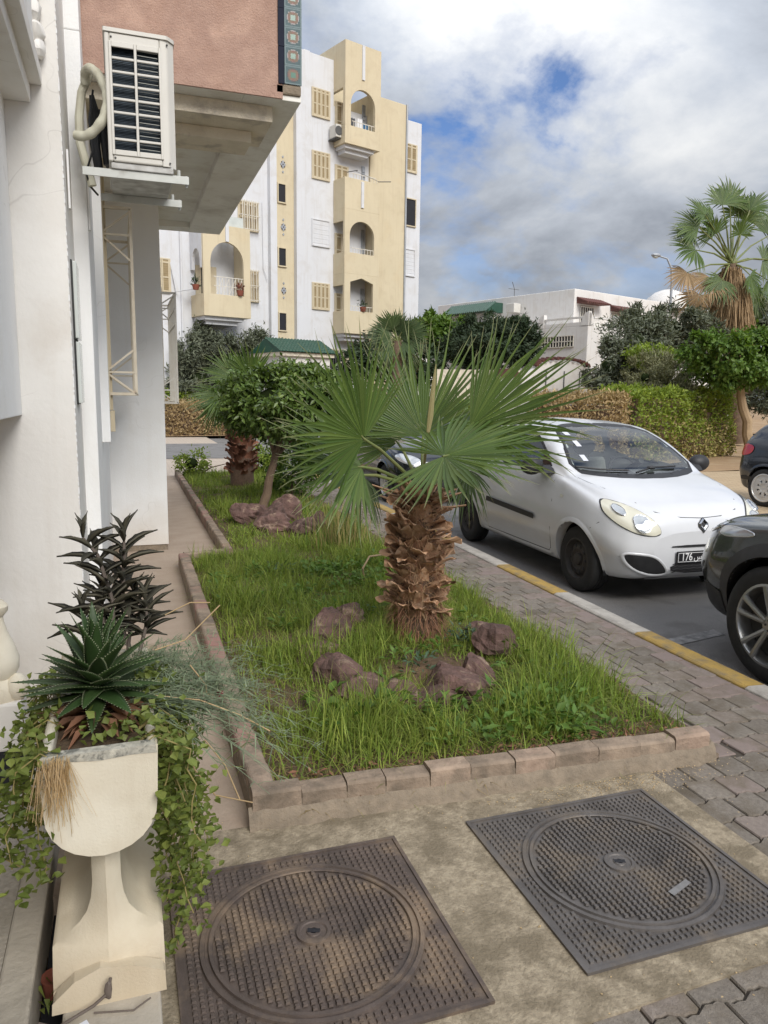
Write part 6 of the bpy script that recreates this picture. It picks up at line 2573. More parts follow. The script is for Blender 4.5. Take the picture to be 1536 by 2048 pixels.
# ------------------------------------------------------------------ apartment block
RZ = math.atan2(.327, .945)
apt = thing('apartment_block', 'five storey white and yellow apartment block with arched balconies', 'building', (7.689, 33.32, 0), RZ)
mb = MB()
mb.box((0, 0, -1), (1.55, 11, 15.84))
mb.box((1.55, .01, -1), (3.5, 11, 14.0))
mb.build('wall', M['fac_white'], apt)
mb = MB()
mb.box((-.42, -.12, -1), (0, 10, 15.80))
mb.box((-.0, -.06, -1), (.30, -.0005, 15.86))
mb.build('wall', M['fac_white'], apt, bevel=.01)
mb = MB()
mb.box((-9, .25, -1), (-1.30, 10, 15.2))
mb.build('wall', M['fac_white'], apt)
mb = MB()
mb.box((-1.62, .02, -1), (-1.30, .2495, 15.3))
mb.build('pilaster', M['fac_white'], apt, bevel=.01)
mb = MB()
mb.box((-1.2995, .12, 3.9), (-.4205, 9, 15.3))
mb.build('stair_wall', M['yellow'], apt)
mb = MB()
mb.box((-1.29, .14, -1), (-.43, 9, 3.899))
mb.build('stair_wall', M['fac_white'], apt)
mb = MB()
mb.box((3.5, -.10, -1), (5.58, 11, 14.93))
mb.build('yellow_pier', M['yellow'], apt, bevel=.01)
mb = MB()
mb.tube([(5.60, -.13, .5), (5.60, -.13, 14.95)], .05, 8)
mb.build('downpipe', M['lamp_pole'], apt)
mb = MB()
mb.box((5.5805, .0, -1), (6.62, 11, 14.36))
mb.build('wall', M['fac_white'], apt, bevel=.01)


def window(parent, s, z, w, h, y, style='shutter'):
    fr = MB()
    t = .05
    fr.box((s - w / 2 - t, y - .05, z - t), (s - w / 2, y + .02, z + h + t))
    fr.box((s + w / 2, y - .05, z - t), (s + w / 2 + t, y + .02, z + h + t))
    fr.box((s - w / 2, y - .05, z + h), (s + w / 2, y + .02, z + h + t))
    fr.box((s - w / 2, y - .07, z - t), (s + w / 2, y + .02, z))
    if style == 'blind':
        f = fr.build('window', M['fac_white'], parent)
        mb = MB()
        n = int(h / .09)
        for k in range(n):
            mb.box((s - w / 2, y - .02 - .006 * (k % 2), z + h * k / n), (s + w / 2, y + .01, z + h * (k + 1) / n - .004))
        mb.build('roller_blind', M['fac_white'], f)
        return f
    f = fr.build('window', M['wood_cream'] if style != 'stair' else M['yellow'], parent)
    if style == 'stair':
        mb = MB()
        mb.box((s - w / 2, y - .012, z), (s + w / 2, y - .003, z + h))
        mb.build('opening', M['dark_void'], f)
        return f
    n = 4 if w > .8 else 2
    pw = w / n
    for k in range(n):
        x0 = s - w / 2 + k * pw
        if style == 'half' and k in (0, 1):
            continue
        mb = MB()
        mb.box((x0 + .006, y - .035, z + .006), (x0 + pw - .006, y - .02, z + h - .006), 1)
        for a, b in ((x0 + .006, x0 + .05), (x0 + pw - .05, x0 + pw - .006)):
            mb.box((a, y - .055, z + .006), (b, y - .0355, z + h - .006))
        for c in (0, .46, .95):
            mb.box((x0 + .0505, y - .055, z + .006 + c * (h - .08)), (x0 + pw - .0505, y - .0355, z + .06 + c * (h - .08)))
        for q in range(12):
            zz_ = z + .08 + (h - .16) * q / 12
            mb.box((x0 + .051, y - .045, zz_), (x0 + pw - .051, y - .0355, zz_ + .03), 1)
        mb.build('shutter', [M['wood_cream'], M['shutter_panel']], f)
    mb = MB()
    mb.box((s - w / 2, y - .014, z), (s + w / 2, y - .003, z + h))
    mb.build('pane', M['dark_void'], f)
    if style == 'bars':
        mb = MB()
        for k in range(8):
            x = s - w / 2 + w * (k + .5) / 8
            mb.bar((x, y - .22, z - .05), (x, y - .22, z + h + .05), .025)
        for q in (0, .5, 1):
            mb.bar((s - w / 2, y - .22, z + h * q), (s + w / 2, y - .22, z + h * q), .025)
            for e in (-1, 1):
                mb.bar((s + e * w / 2, y, z + h * q), (s + e * w / 2, y - .22, z + h * q), .025)
        mb.build('window_bars', M['iron_white'], f)
    return f


for z, st in ((13.40, 'shutter'), (10.87, 'shutter'), (8.07, 'blind'), (5.37, 'shutter')):
    window(apt, .88, z, .84, 1.06, -.0, st)
for z, st in ((12.1, 'shutter'), (9.65, 'half'), (7.35, 'blind')):
    window(apt, 5.98, z, .62, 1.18 if st != 'half' else 1.2, -.0, st)
for z in (9.62, 7.02, 4.32):
    window(apt, -1.02, z, .34, .72, .12, 'stair')
window(apt, -2.55, 8.3, .85, 1.08, .25, 'bars')
window(apt, -2.62, 5.45, .95, 1.2, .25, 'bars')
window(apt, -6.35, 5.47, .62, 1.22, .25)
window(apt, 1.9, 2.5, .9, 1.1, -.0, 'bars')
window(apt, .5, 2.5, .8, 1.1, -.06, 'bars')
for z in (11.15, 8.62, 6.0):                     # diamond ceramic motifs
    mb = MB()
    for dz, r in ((0, .17), (.30, .06), (-.30, .06)):
        mb.prism([(-.95 + r * .8, z + dz), (-.95, z + dz + r), (-.95 - r * .8, z + dz), (-.95, z + dz - r)], 'y', .095, .121)
    mb.build('diamond_motif', M['lamp_pole'], apt)
    mb = MB()
    for a, b in ((.07, .085), (-.07, .085), (.07, -.085), (-.07, -.085), (0, 0)):
        mb.prism([(-.95 + a + .03, z + b), (-.95 + a, z + b + .035), (-.95 + a - .03, z + b), (-.95 + a, z + b - .035)], 'y', .088, .0945)
    mb.build('motif_inlay', M['t_dark'], apt)


def arch_panel(s0, s1, z0, z1, zs, y0, y1, edge=.16, seg=14, rise=None):
    """front wall from z0 to z1 with an arched opening springing at zs"""
    c, r = (s0 + s1) / 2, (s1 - s0) / 2 - edge
    rise = rise or r
    pts = [(s0, z0), (s0, z1), (s1, z1), (s1, z0), (c + r, z0)]
    for k in range(seg + 1):
        a = PI * k / seg
        pts.append((c + r * math.cos(a), zs + rise * math.sin(a)))
    pts.append((c - r, z0))
    mb = MB()
    mb.prism(pts, 'y', y0, y1)
    return mb


# balcony tower at the right of the facade
D0 = -.88
B0, B1 = 1.55, 3.46
mb = arch_panel(B0, B1, 13.05, 16.4, 13.95, D0, D0 + .16, .30)
mb.build('arched_front', M['yellow'], apt)
for a, b in (((B0, D0 + .1605, 14.55), (B0 + .16, 2, 16.4)), ((B0 + .1605, 1.8, 14.0), (B1, 2.0, 16.399)), ((B1 - .16, D0 + .1605, 13.05), (B1 - .001, -.101, 16.4))):
    mb = MB()
    mb.box(a, b)
    mb.build('tower_side', M['yellow'], apt)
mb = MB()
mb.box((2.42, D0 - .05, 15.0), (2.56, D0 - .0005, 16.38))
mb.box((2.42, D0 - .05, 9.75), (2.56, D0 - .0005, 10.85))
mb.build('white_rib', M['fac_white'], apt)


def parapet(z0, z1, s0=B0, s1=B1, d=D0, m='yellow', side=True, bot=True, y1=-.001):
    mb = MB()
    mb.box((s0, d, z0), (s1, d + .12, z1))
    if side:
        mb.box((s0, d + .1205, z0), (s0 + .12, y1, z1 - .003))
        mb.box((s1 - .12, d + .1205, z0), (s1, y1, z1 - .003))
    mb.build('balcony_parapet', M[m], apt, bevel=.008)
    mb = MB()
    mb.box((s0 + .1205, d + .1205, z0 + .001), (s1 - .1205, y1, z0 + .12))
    f = mb.build('balcony_floor', M['fac_white'], apt)
    if bot:
        mb = MB()
        mb.box((s0 + .10, d + .15, z0 - .14), (s1 - .25, y1, z0 - .0005))
        mb.box((s0 + .22, d + .32, z0 - .30), (s1 - .45, y1, z0 - .1405))
        mb.build('stepped_base', M['fac_white'], apt)


parapet(12.30, 13.05)
parapet(9.62, 10.92, bot=False)
parapet(6.90, 7.80, bot=False)
parapet(4.31, 5.30)
mb = arch_panel(B0, B1, 7.8005, 9.6195, 8.55, D0, D0 + .12, .28, rise=.62)
mb.build('arched_front', M['yellow'], apt)
mb = arch_panel(B0, B1, 5.3005, 6.8995, 6.55, D0, D0 + .12, .32, 2, rise=.2)
mb.build('stepped_front', M['yellow'], apt)
for z0, z1 in ((7.8005, 9.6195), (5.3005, 6.8995)):
    for a, b in (((B0, D0 + .1205, z1 - .5), (B0 + .12, -.001, z1)), ((B1 - .121, D0 + .1205, z0), (B1 - .001, -.001, z1))):
        mb = MB()
        mb.box(a, b)
        mb.build('tower_side', M['yellow'], apt)
for z, h in ((12.45, 1.9), (9.85, 1.9), (7.1, 1.7), (4.5, 1.7)):
    window(apt, 1.98, z + .35, .62, h * .72, -.0, 'shutter')
    mb = MB()                                   # lattice screen at the right of each balcony
    for k in range(9):
        mb.box((3.10, -.06, z + .1 + k * .2), (3.24, -.02, z + .22 + k * .2))
    mb.box((3.08, -.03, z), (3.26, -.005, z + 1.95))
    mb.build('lattice_screen', M['lamp_pole'], apt)
    mb = MB()
    zt = {12.45: 13.05, 9.85: 10.92, 7.1: 7.8, 4.5: 5.3}[z]
    for k in range(9):
        x = B0 + .5 + k * .16
        mb.bar((x, D0 + .06, zt), (x, D0 + .06, zt + .22), .018)
    mb.bar((B0 + .4, D0 + .06, zt + .22), (B1 - .2, D0 + .06, zt + .22), .025)
    mb.build('railing', M['iron_white'], apt)
mb = MB()
mb.tube([(B0 + .1, D0 - .02, 11.1), (B0 + .5, D0 - .25, 11.2)], .02, 6)
mb.tube([(B1 - .1, D0 - .02, 11.0), (B1 + .55, D0 - .1, 11.1)], .02, 6)
mb.tube([(B0 + .5, D0 - .1, 11.2), (B1 - .1, D0 - .1, 10.98)], .008, 5)
mb.build('clothes_line', M['iron_grey'], apt)
for s, z, lab, sc in ((1.32, 12.55, 'small air conditioner unit beside the top balcony of the apartment block', .75),):
    t = thing('air_conditioner', lab, 'air conditioner', apt.matrix_basis @ Vector((0, 0, 0)))
    WM[t.name] = WM[apt.name]
    t.location = (7.689, 33.32, 0)
    t.rotation_euler = (0, 0, RZ)
    mb = MB()
    mb.box((s - .05, -.62, z), (s + .22, -.08, z + .52))
    mb.build('casing', M['ac_white'], t, bevel=.02)
    mb = MB()
    mb.lathe([(0, 0), (.19, 0), (.19, .01), (0, .01)], (s + .08, -.635, z + .26), 20, 'y')
    mb.build('fan_grille', M['iron_grey'], t)
    mb = MB()
    mb.box((s - .05, -.55, z - .05), (s + .22, .0, z - .01))
    mb.build('bracket', M['iron_grey'], t)
for s, z0, z1, mm in ((2.05, 12.75, 13.5, 'seat'), (2.45, 12.9, 13.55, 'paint_white'), (2.75, 12.95, 13.4, 'blue_door')):
    mb = MB()                                    # washing on the top balcony
    n = 6
    V = [(s + .26 * i / n, -.55 + .03 * math.sin(i * 2.1), z) for z in (z0, z1) for i in range(n + 1)]
    mb.add(V, [(i, i + 1, n + 2 + i, n + 1 + i) for i in range(n)], 0, True)
    o = mb.build('laundry', M[mm])
    o.location = (7.689, 33.32, 0)
    o.rotation_euler = (0, 0, RZ)
    tag(o, {'seat': 'dark garment', 'paint_white': 'white cloth', 'blue_door': 'blue cloth'}[mm] + ' drying on the top balcony of the apartment block', 'laundry', 'laundry on the top balcony')
# left wing balcony
E0, E1, DD = -5.15, -3.12, -.95
parapet(4.58, 5.42, E0, E1, DD, 'yellow', True, True, .249)
mb = arch_panel(E0, E1, 5.4205, 8.05, 6.65, DD, DD + .12, .30, rise=.78)
mb.build('arched_front', M['yellow'], apt)
mb = MB()
pts = [(DD + .1205, 4.59), (DD + .1205, 8.03), (.24, 8.03), (.24, 4.59)]
mb.prism([(DD + .1205, 6.4), (DD + .1205, 8.03), (.24, 8.03), (.24, 6.4), (.05, 6.4)] + [(-.3 + .35 * math.cos(PI * k / 10), 6.75 + .42 * math.sin(PI * k / 10)) for k in range(11)] + [(-.65, 6.4)], 'x', E0 - .01, E0 + .11)
mb.build('balcony_side', M['fac_white'], apt)
mb = MB()
mb.box((E1 - .12, DD + .1205, 5.4205), (E1 - .001, .24, 8.03))
mb.build('balcony_side', M['yellow'], apt)
mb = MB()
mb.box((-4.2, DD - .05, 7.45), (-4.06, DD - .0005, 8.3))
mb.build('white_rib', M['fac_white'], apt)
dr = MB()
dr.box((-4.95, .2, 4.75), (-4.72, .245, 6.55))
dr.box((-4.32, .2, 4.75), (-4.05, .245, 6.55))
dr.box((-4.95, .2, 6.551), (-4.05, .245, 6.63))
dr = dr.build('balcony_door', M['wood_cream'], apt)
mb = MB()
mb.box((-4.719, .22, 4.75), (-4.321, .248, 6.55))
mb.build('opening', M['dark_void'], dr)
mb = MB()
for k in range(9):
    x = E0 + .55 + k * .14
    mb.bar((x, DD + .06, 5.42), (x, DD + .06, 6.1), .018)
    if k % 2 == 0 and k < 8:
        mb.bar((x, DD + .06, 5.45), (x + .28, DD + .06, 6.05), .016)
for z in (5.75, 6.1):
    mb.bar((E0 + .45, DD + .06, z), (E1 - .2, DD + .06, z), .025)
mb.build('railing', M['iron_white'], apt)
mb = MB()
mb.tube([(-5.55, .2, .5), (-5.55, .2, 8.6)], .05, 8)
mb.tube([(-1.9, .22, 9.5), (-1.88, .2, 6.8), (-1.7, .15, 6.35)], .014, 5)
mb.tube([(-6.0, .2, 6.6), (-5.8, .15, 5.5), (-5.6, -.2, 5.55), (-5.3, -.6, 5.6)], .025, 6)
mb.build('downpipe', M['fac_white'], apt)
mb = MB()
mb.box((-4.2, DD + .1, 7.85), (-3.35, DD + .5, 8.45))
mb.build('glazed_box', M['box_glass'], apt)
# flowerpots on the balconies
for s, y, z, col, lab in ((-5.32, -.6, 5.55, 'terracotta', 'brown flowerpot with spiky plant on the side of the left balcony'),
                          (-3.6, DD - .02, 5.44, 'terracotta', 'red flowering pot plant on the left balcony parapet'),
                          (2.6, D0 + .03, 5.31, 'terracotta', 'tiny pot plants on the lowest right balcony parapet')):
    t = thing('flowerpot', lab, 'flowerpot', (0, 0, 0))
    t.location = WM[apt.name] @ Vector((s, y, z))
    WM[t.name] = Matrix.Translation(t.location)
    mb = MB()
    mb.lathe([(0, 0), (.10, 0), (.15, .2), (.13, .2), (0, .17)], n=12)
    mb.build('pot', M[col], t)
    rg = np.random.default_rng(int(abs(s) * 10))
    k = 60
    P = np.array([tuple(t.location)]) + rg.normal(0, .08, (k, 3)) + np.array([0, 0, .32])
    V, T = leaves(rg, P, rg.normal(0, 1, (k, 3)) + np.array([0, 0, .8]), rg.normal(0, 1, (k, 3)), rg.uniform(.08, .2, k), rg.uniform(.03, .06, k), .3)
    tag(obj_np('foliage', V, T, M['red_shrub'] if s == -3.6 else M['cypress'], t, world=True), kind='stuff')


# ------------------------------------------------------------------ little guard house with a green tiled roof
def tiled_roof(parent, s0, s1, y0, y1, z0, z1, m, rows, cols, name='roof_tile', kindstuff=True):
    mb = MB()
    for j in range(rows):
        for i in range(cols):
            x0, x1 = s0 + (s1 - s0) * i / cols, s0 + (s1 - s0) * (i + 1) / cols
            ya, yb = y0 + (y1 - y0) * j / rows, y0 + (y1 - y0) * (j + 1.15) / rows
            za, zb = z0 + (z1 - z0) * j / rows, z0 + (z1 - z0) * (j + 1.15) / rows
            xm, h = (x0 + x1) / 2, (x1 - x0) * .35
            mb.add([(x0, ya, za + .02), (xm, ya, za + .02 + h), (x1, ya, za + .02), (x0, yb, zb), (xm, yb, zb + h), (x1, yb, zb)],
                   [(0, 1, 4, 3), (1, 2, 5, 4), (0, 2, 1)])
    o = mb.build(name, m, parent)
    if kindstuff:
        o['kind'] = 'stuff'
    return o


gh = thing('guard_house', 'low white hut with a green tiled roof in front of the apartment block', 'hut', (6.2, 28.6, 0), RZ)
c0 = WM[gh.name].inverted() @ at(560, 720, Y=28.6)
c1 = WM[gh.name].inverted() @ at(655, 720, Y=29.3)
mb = MB()
mb.box((c0.x, .0, 0), (c1.x, 2.2, 3.0))
mb.build('wall', M['villa_white'], gh)
mb = MB()
mb.box((c0.x - .12, -.14, 3.0), (c1.x + .12, 2.3, 3.14))
mb.build('cornice', M['cream_rough'], gh)
mb = MB()
mb.prism([(-.18, 3.141), (2.3, 3.141), (1.1, 3.66), (.9, 3.66)], 'x', c0.x - .15, c1.x + .15)
rf = mb.build('roof', M['green_tile'], gh)
tiled_roof(rf, c0.x - .2, c1.x + .2, -.25, .95, 3.14, 3.68, M['green_tile'], 7, 18)
mb = MB()
mb.box(((c0.x + c1.x) / 2 + .2, -.02, 2.6), ((c0.x + c1.x) / 2 + .4, .02, 2.78))
mb.build('vent', M['dark_void'], gh)
mb = MB()
for k in range(8):
    mb.bar((c1.x + .15 + k * .11, .3, 1.5), (c1.x + .15 + k * .11, .3, 3.3), .03)
mb.bar((c1.x + .1, .3, 3.2), (c1.x + 1.0, .3, 3.2), .03)
mb.build('iron_screen', M['iron_grey'], gh)

# ------------------------------------------------------------------ white villa on the right
villa = thing('villa', 'white two storey villa with roof terrace and tiled canopies on the right', 'house', (22.26, 34.62, 0), RZ)
mb = MB()
mb.box((0, 0, -1), (9, 10.5, 7.16))
mb.build('wall', M['villa_white'], villa, bevel=.03)
mb = MB()
mb.box((-2.68, -2.98, -1), (3.0, 4.6, 4.95))
mb.build('lower_wall', M['villa_white'], villa, bevel=.03)
mb = MB()                                   # curved terrace parapet with openings
for k, (a, b) in enumerate(((-2.98, -.3), (.1, 2.5), (2.9, 4.6))):
    mb.box((-2.68, a, 4.951), (-2.50, b, 5.12))
    mb.box((-2.68, a, 5.30), (-2.50, b, 5.38))
for y in (-2.98, -.3, 2.5, 4.4):
    mb.prism([(y - .02, 4.951), (y + .42, 4.951), (y + .38, 5.2), (y + .22, 5.5), (y - .02, 5.6)], 'x', -2.70, -2.48)
for a, b in ((-2.2, -.6), (-.1, 1.3)):
    mb.box((a, -2.98, 5.3), (b, -2.80, 5.38))
for x in (-2.66, -.55, 1.35):
    mb.prism([(x, 4.951), (x + .42, 4.951), (x + .38, 5.2), (x + .22, 5.5), (x, 5.55)], 'y', -3.0, -2.78)
mb.build('terrace_parapet', M['villa_white'], villa)


def villa_window(x, y, z, w, h, face):
    mb = MB()
    if face == 'L':
        mb.box((x - .02, y, z), (x - .005, y + w, z + h))
    else:
        mb.box((x, y - .02, z), (x + w, y - .005, z + h))
    f = mb.build('window', M['dark_void'], villa)
    mb = MB()
    n = max(3, int(w / .16))
    for k in range(n + 1):
        if face == 'L':
            mb.bar((x - .05, y + w * k / n, z), (x - .05, y + w * k / n, z + h), .04)
        else:
            mb.bar((x + w * k / n, y - .05, z), (x + w * k / n, y - .05, z + h), .04)
    for q in (0, .5, 1):
        if face == 'L':
            mb.bar((x - .05, y, z + h * q), (x - .05, y + w, z + h * q), .04)
        else:
            mb.bar((x, y - .05, z + h * q), (x + w, y - .05, z + h * q), .04)
    mb.build('window_grille', M['iron_white'], f)


villa_window(-2.68, -2.2, 4.0, 1.9, .52, 'L')
villa_window(0, 3.1, 5.0, 1.3, 1.0, 'L')
villa_window(.5, 0, 5.3, 1.1, 1.0, 'R')
villa_window(3.2, 0, 5.3, 1.0, .8, 'R')
mb = MB()
mb.box((-.9, 5.2, 4.6), (-.001, 8.4, 6.3))
mb.build('upper_room', M['villa_white'], villa, bevel=.02)
mb = MB()
mb.prism([(-1.35, 6.301), (.0, 6.301), (-.001, 6.85), (-.6, 6.85)], 'y', 5.0, 8.6)
rf = mb.build('canopy_roof', M['green_tile'], villa)
mb = MB()
for k in range(22):
    y = 5.05 + 3.5 * k / 21
    mb.tube([(-1.42, y, 6.30), (-.6, y, 6.88)], .07, 5)
tag(mb.build('roof_tile', M['green_tile'], rf), kind='stuff')
for x0, x1, zz_ in ((.2, 2.1, 6.42), (3.1, 4.6, 6.25)):
    mb = MB()
    mb.prism([(-.7, zz_), (-.001, zz_ + .02), (-.001, zz_ + .28)], 'x', x0, x1)
    rf = mb.build('canopy_roof', M['red_tile'], villa)
    mb = MB()
    n = int((x1 - x0) / .16)
    for k in range(n + 1):
        x = x0 + (x1 - x0) * k / n
        mb.tube([(x, -.74, zz_ + .02), (x, -.02, zz_ + .31)], .05, 5)
    tag(mb.build('roof_tile', M['red_tile'], rf), kind='stuff')
mb = MB()
mb.box((-.6, 3.6, 6.2), (-.05, 4.2, 6.7))
mb.build('roof_unit', M['ac_white'], villa, bevel=.03)
mb = MB()
mb.tube([(2, 6, 7.1), (2, 6, 7.9), (1.8, 6, 8.3)], .02, 5)
mb.tube([(1.5, 6, 7.9), (2.4, 6, 7.9)], .015, 5)
mb.build('antenna', M['iron_grey'], villa)
mb = MB()
mb.tube([(-.2, -3.02, 0.5), (-.2, -3.02, 4.9)], .05, 6)
mb.build('downpipe', M['villa_white'], villa)
# lower white houses and dome further back
bk = thing('white_house', 'low white flat roofed building behind the villa at far right', 'house', at(1290, 640, Y=48), RZ)
bk.location.z = 0
WM[bk.name] = Matrix.Translation(bk.location) @ Matrix.Rotation(RZ, 4, 'Z')
mb = MB()
mb.box((-5, 0, -1), (14, 9, 8.4))
mb.box((-1.2, .5, 8.4), (12, 8, 8.9))
mb.build('wall', M['villa_white'], bk, bevel=.03)
dm = thing('domed_roof', 'small white dome with a blue door above the far white building', 'dome', at(1335, 600, Y=50), RZ)
dm.location.z = 8.5
WM[dm.name] = Matrix.Translation(dm.location) @ Matrix.Rotation(RZ, 4, 'Z')
mb = MB()
mb.lathe([(1.7, 0), (1.7, .4), (1.5, .9), (1.0, 1.3), (.45, 1.5), (0, 1.55)], (0, 0, 0), 28)
mb.build('dome', M['villa_white'], dm)
mb = MB()
mb.box((.3, -1.75, .1), (.8, -1.2, 1.1))
mb.build('door', M['blue_door'], dm)
# far house at the left of the villa
fh = thing('white_house', 'distant white house glimpsed between apartment block and villa', 'house', at(868, 640, Y=60), RZ)
fh.location.z = 0
WM[fh.name] = Matrix.Translation(fh.location) @ Matrix.Rotation(RZ, 4, 'Z')
mb = MB()
mb.box((-3.2, 0, -1), (2.4, 6, 7.6))
mb.build('wall', M['villa_white'], fh)
mb = MB()
mb.box((-2.5, -.03, 5.6), (-1.4, -.005, 6.6))
mb.box((-.5, -.03, 5.6), (.6, -.005, 6.6))
mb.build('window', M['dark_void'], fh)

# ------------------------------------------------------------------ garden wall and gate
gw = thing('garden_wall', 'pale rendered garden wall in front of the dark trees', 'wall', at(900, 760, Y=28.4), 0)
gw.location.z = 0
WM[gw.name] = Matrix.Translation(gw.location)
a, b = at(870, 760, Y=28.6), at(1075, 760, Y=27.2)
mb = MB()
d = (b - a)
d.z = 0
d.normalize()
nrm = Vector((-d.y, d.x, 0)) * .1
a.z = b.z = 0
mb.add([a - nrm, b - nrm, b + nrm, a + nrm] + [q + Vector((0, 0, 2.65)) for q in (a - nrm, b - nrm, b + nrm, a + nrm)], [(0, 1, 5, 4), (1, 2, 6, 5), (2, 3, 7, 6), (3, 0, 4, 7), (4, 5, 6, 7)])
mb.build('wall', M['cream_rough'], gw, world=True)
mb = MB()
for k in range(9):
    q = a.lerp(b, .55 + .03 * k) - nrm * 1.6
    mb.bar(q + Vector((0, 0, 1.5)), q + Vector((0, 0, 2.4)), .03)
mb.build('iron_grille', M['iron_grey'], gw, world=True)
gt = thing('garden_gate', 'white arched garden gateway with curved red tiled coping', 'gate', at(1120, 760, Y=25.9), 0)
gt.location.z = 0
WM[gt.name] = Matrix.Translation(gt.location)
mb = MB()
prof = [(-1.75, 0), (1.35, 0), (1.35, 2.6), (1.1, 2.75)] + [(.0 + 1.05 * math.cos(PI * k / 10), 2.75 + .22 * math.sin(PI * k / 10)) for k in range(1, 10)] + [(-1.1, 2.75), (-1.75, 2.35)]
mb.prism(prof, 'y', -.1, .1)
mb.build('wall', M['villa_white'], gt)
mb = MB()
for k in range(15):
    a_ = PI * (1 - k / 14)
    x = 1.15 * math.cos(a_)
    z = 2.80 + .26 * math.sin(a_)
    mb.tube([(x, -.24, z), (x, .22, z + .06)], .062, 6)
tag(mb.build('coping_tile', M['red_tile'], gt), kind='stuff')
for x in (-.7, .1, .8):
    mb = MB()
    mb.tube([(x, -.13, 1.4), (x, -.13, 2.6)], .02, 5)
    mb.build('gate_bar', M['iron_grey'], gt)
lt = thing('gate_pillar', 'short white gate pillar capped with red brown tiles left of the arched gateway', 'pillar', at(1010, 780, Y=26.4), 0)
lt.location.z = 0
WM[lt.name] = Matrix.Translation(lt.location)
mb = MB()
mb.box((-.35, -.3, 0), (.45, .3, 2.35))
mb.build('pillar', M['villa_white'], lt)
mb = MB()
mb.prism([(-.45, 2.351), (.55, 2.351), (.2, 2.65), (-.2, 2.65)], 'y', -.4, .4)
mb.build('cap', M['red_tile'], lt)

# ------------------------------------------------------------------ street lamp
lp = at(1340, 620, Y=28.0)
lamp = thing('street_lamp', 'tall grey street lamp with one curved arm beside the tall palm', 'street lamp', (lp.x, lp.y, 0))
tp = at(1312, 509, Y=28.2)
mb = MB()
mb.tube([(0, 0, 0), (0, 0, 4), (0, 0, 6.6), (-.05, .02, 7.2), (-.25, .1, 7.62), (tp.x - lp.x + .2, tp.y - lp.y, tp.z - .06)], [.08, .07, .055, .05, .04, .035], 10)
mb.build('pole', M['lamp_pole'], lamp)
mb = MB()
mb.ball((tp.x - lp.x, tp.y - lp.y, tp.z - .03), (.24, .12, .10), 14)
mb.build('lamp_head', M['lamp_pole'], lamp)
mb = MB()
mb.ball((tp.x - lp.x - .02, tp.y - lp.y, tp.z - .10), (.15, .09, .07), 12)
mb.build('lamp_glass', M['box_glass'], lamp)

# ------------------------------------------------------------------ trees, shrubs and hedges
def pxblob(px, py, rx, ry, Y, depth=None):
    """ellipsoid seen at px,py with pixel radii at distance Y"""
    c = at(px, py, Y=Y)
    k = (c - Vector((0, 0, CAM_H))).dot(_fwd) / FPX
    return ((c.x, c.y, c.z), (rx * k, (depth or rx) * k, ry * k))


def tree(name, label, cat, blobs, n, L, W, m, bark, r0, seed, clumps=60, csize=.17, shell=.55, droop=.2, group=None, base=None, core=None, fork=.55):
    c = Vector(blobs[0][0])
    base = Vector(base) if base else Vector((c.x, c.y, 0))
    t = thing(name, label, cat, base, 0, group)
    crown('crown' if cat == 'tree' else 'foliage', seed, n, blobs, L, W, m, t, clumps, csize, shell, droop)
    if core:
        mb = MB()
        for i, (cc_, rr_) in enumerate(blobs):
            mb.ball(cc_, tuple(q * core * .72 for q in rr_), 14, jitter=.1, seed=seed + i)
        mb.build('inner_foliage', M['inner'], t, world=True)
    limb_tree(t, base, [tuple(Vector(b[0]) + Vector((0, 0, b[1][2] * .3))) for b in blobs], r0, bark, seed, 'trunk' if cat == 'tree' else 'stem', fork)
    return t


tree('dark_tree', 'dense dark green bushy tree in front of the white villa', 'tree',
     [pxblob(985, 690, 82, 48, 28.8), pxblob(1035, 685, 40, 48, 28.3), pxblob(930, 700, 45, 42, 29.5), pxblob(960, 655, 40, 26, 29), pxblob(1010, 650, 30, 22, 29)], 34000, .17, .05, M['cypress'], M['bark'], .16, 5, 150, .11, .6, -.3, core=.6)
tree('dark_tree', 'dark green tree between the apartment block and the bushy tree', 'tree',
     [pxblob(880, 672, 40, 34, 32), pxblob(855, 655, 25, 26, 33), pxblob(915, 668, 25, 28, 33)], 7000, .25, .11, M['citrus'], M['bark'], .14, 6, 60, .14, .6, .1, core=.55)
tree('shrub', 'dark shrub at the foot of the apartment block behind the fan palm', 'shrub',
     [pxblob(760, 715, 55, 45, 30.5), pxblob(700, 735, 40, 30, 30), pxblob(830, 730, 55, 40, 29.8)], 9000, .2, .08, M['cypress'], M['bark'], .06, 7, 80, .14, .6, .1, core=.55)
tree('olive_tree', 'grey green olive tree beside the white window guard', 'tree',
     [pxblob(385, 715, 40, 62, 31.5), pxblob(430, 715, 45, 60, 31.8), pxblob(465, 725, 45, 50, 31.4), pxblob(410, 690, 30, 42, 32), pxblob(400, 760, 60, 40, 31.5)], 17000, .18, .05, M['olive'], M['bark'], .09, 8, 90, .15, .45, 0, core=.55)
tree('olive_tree', 'grey green olive tree in front of the green roofed hut', 'tree',
     [pxblob(515, 712, 46, 46, 31.8), pxblob(540, 735, 30, 40, 31.6), pxblob(485, 730, 35, 50, 31.2), pxblob(500, 770, 50, 35, 31.5)], 15000, .18, .05, M['olive'], M['bark'], .08, 9, 80, .15, .45, 0, core=.55)
tree('olive_tree', 'big grey olive tree behind the bright green hedge', 'tree',
     [pxblob(1270, 690, 70, 70, 21.5), pxblob(1215, 735, 45, 55, 21), pxblob(1345, 660, 60, 55, 22), pxblob(1400, 690, 50, 60, 22.4), pxblob(1290, 640, 40, 32, 22), pxblob(1210, 775, 40, 30, 20.5)],
     26000, .17, .05, M['olive'], M['bark'], .12, 10, 160, .13, .5, -.1, core=.45)
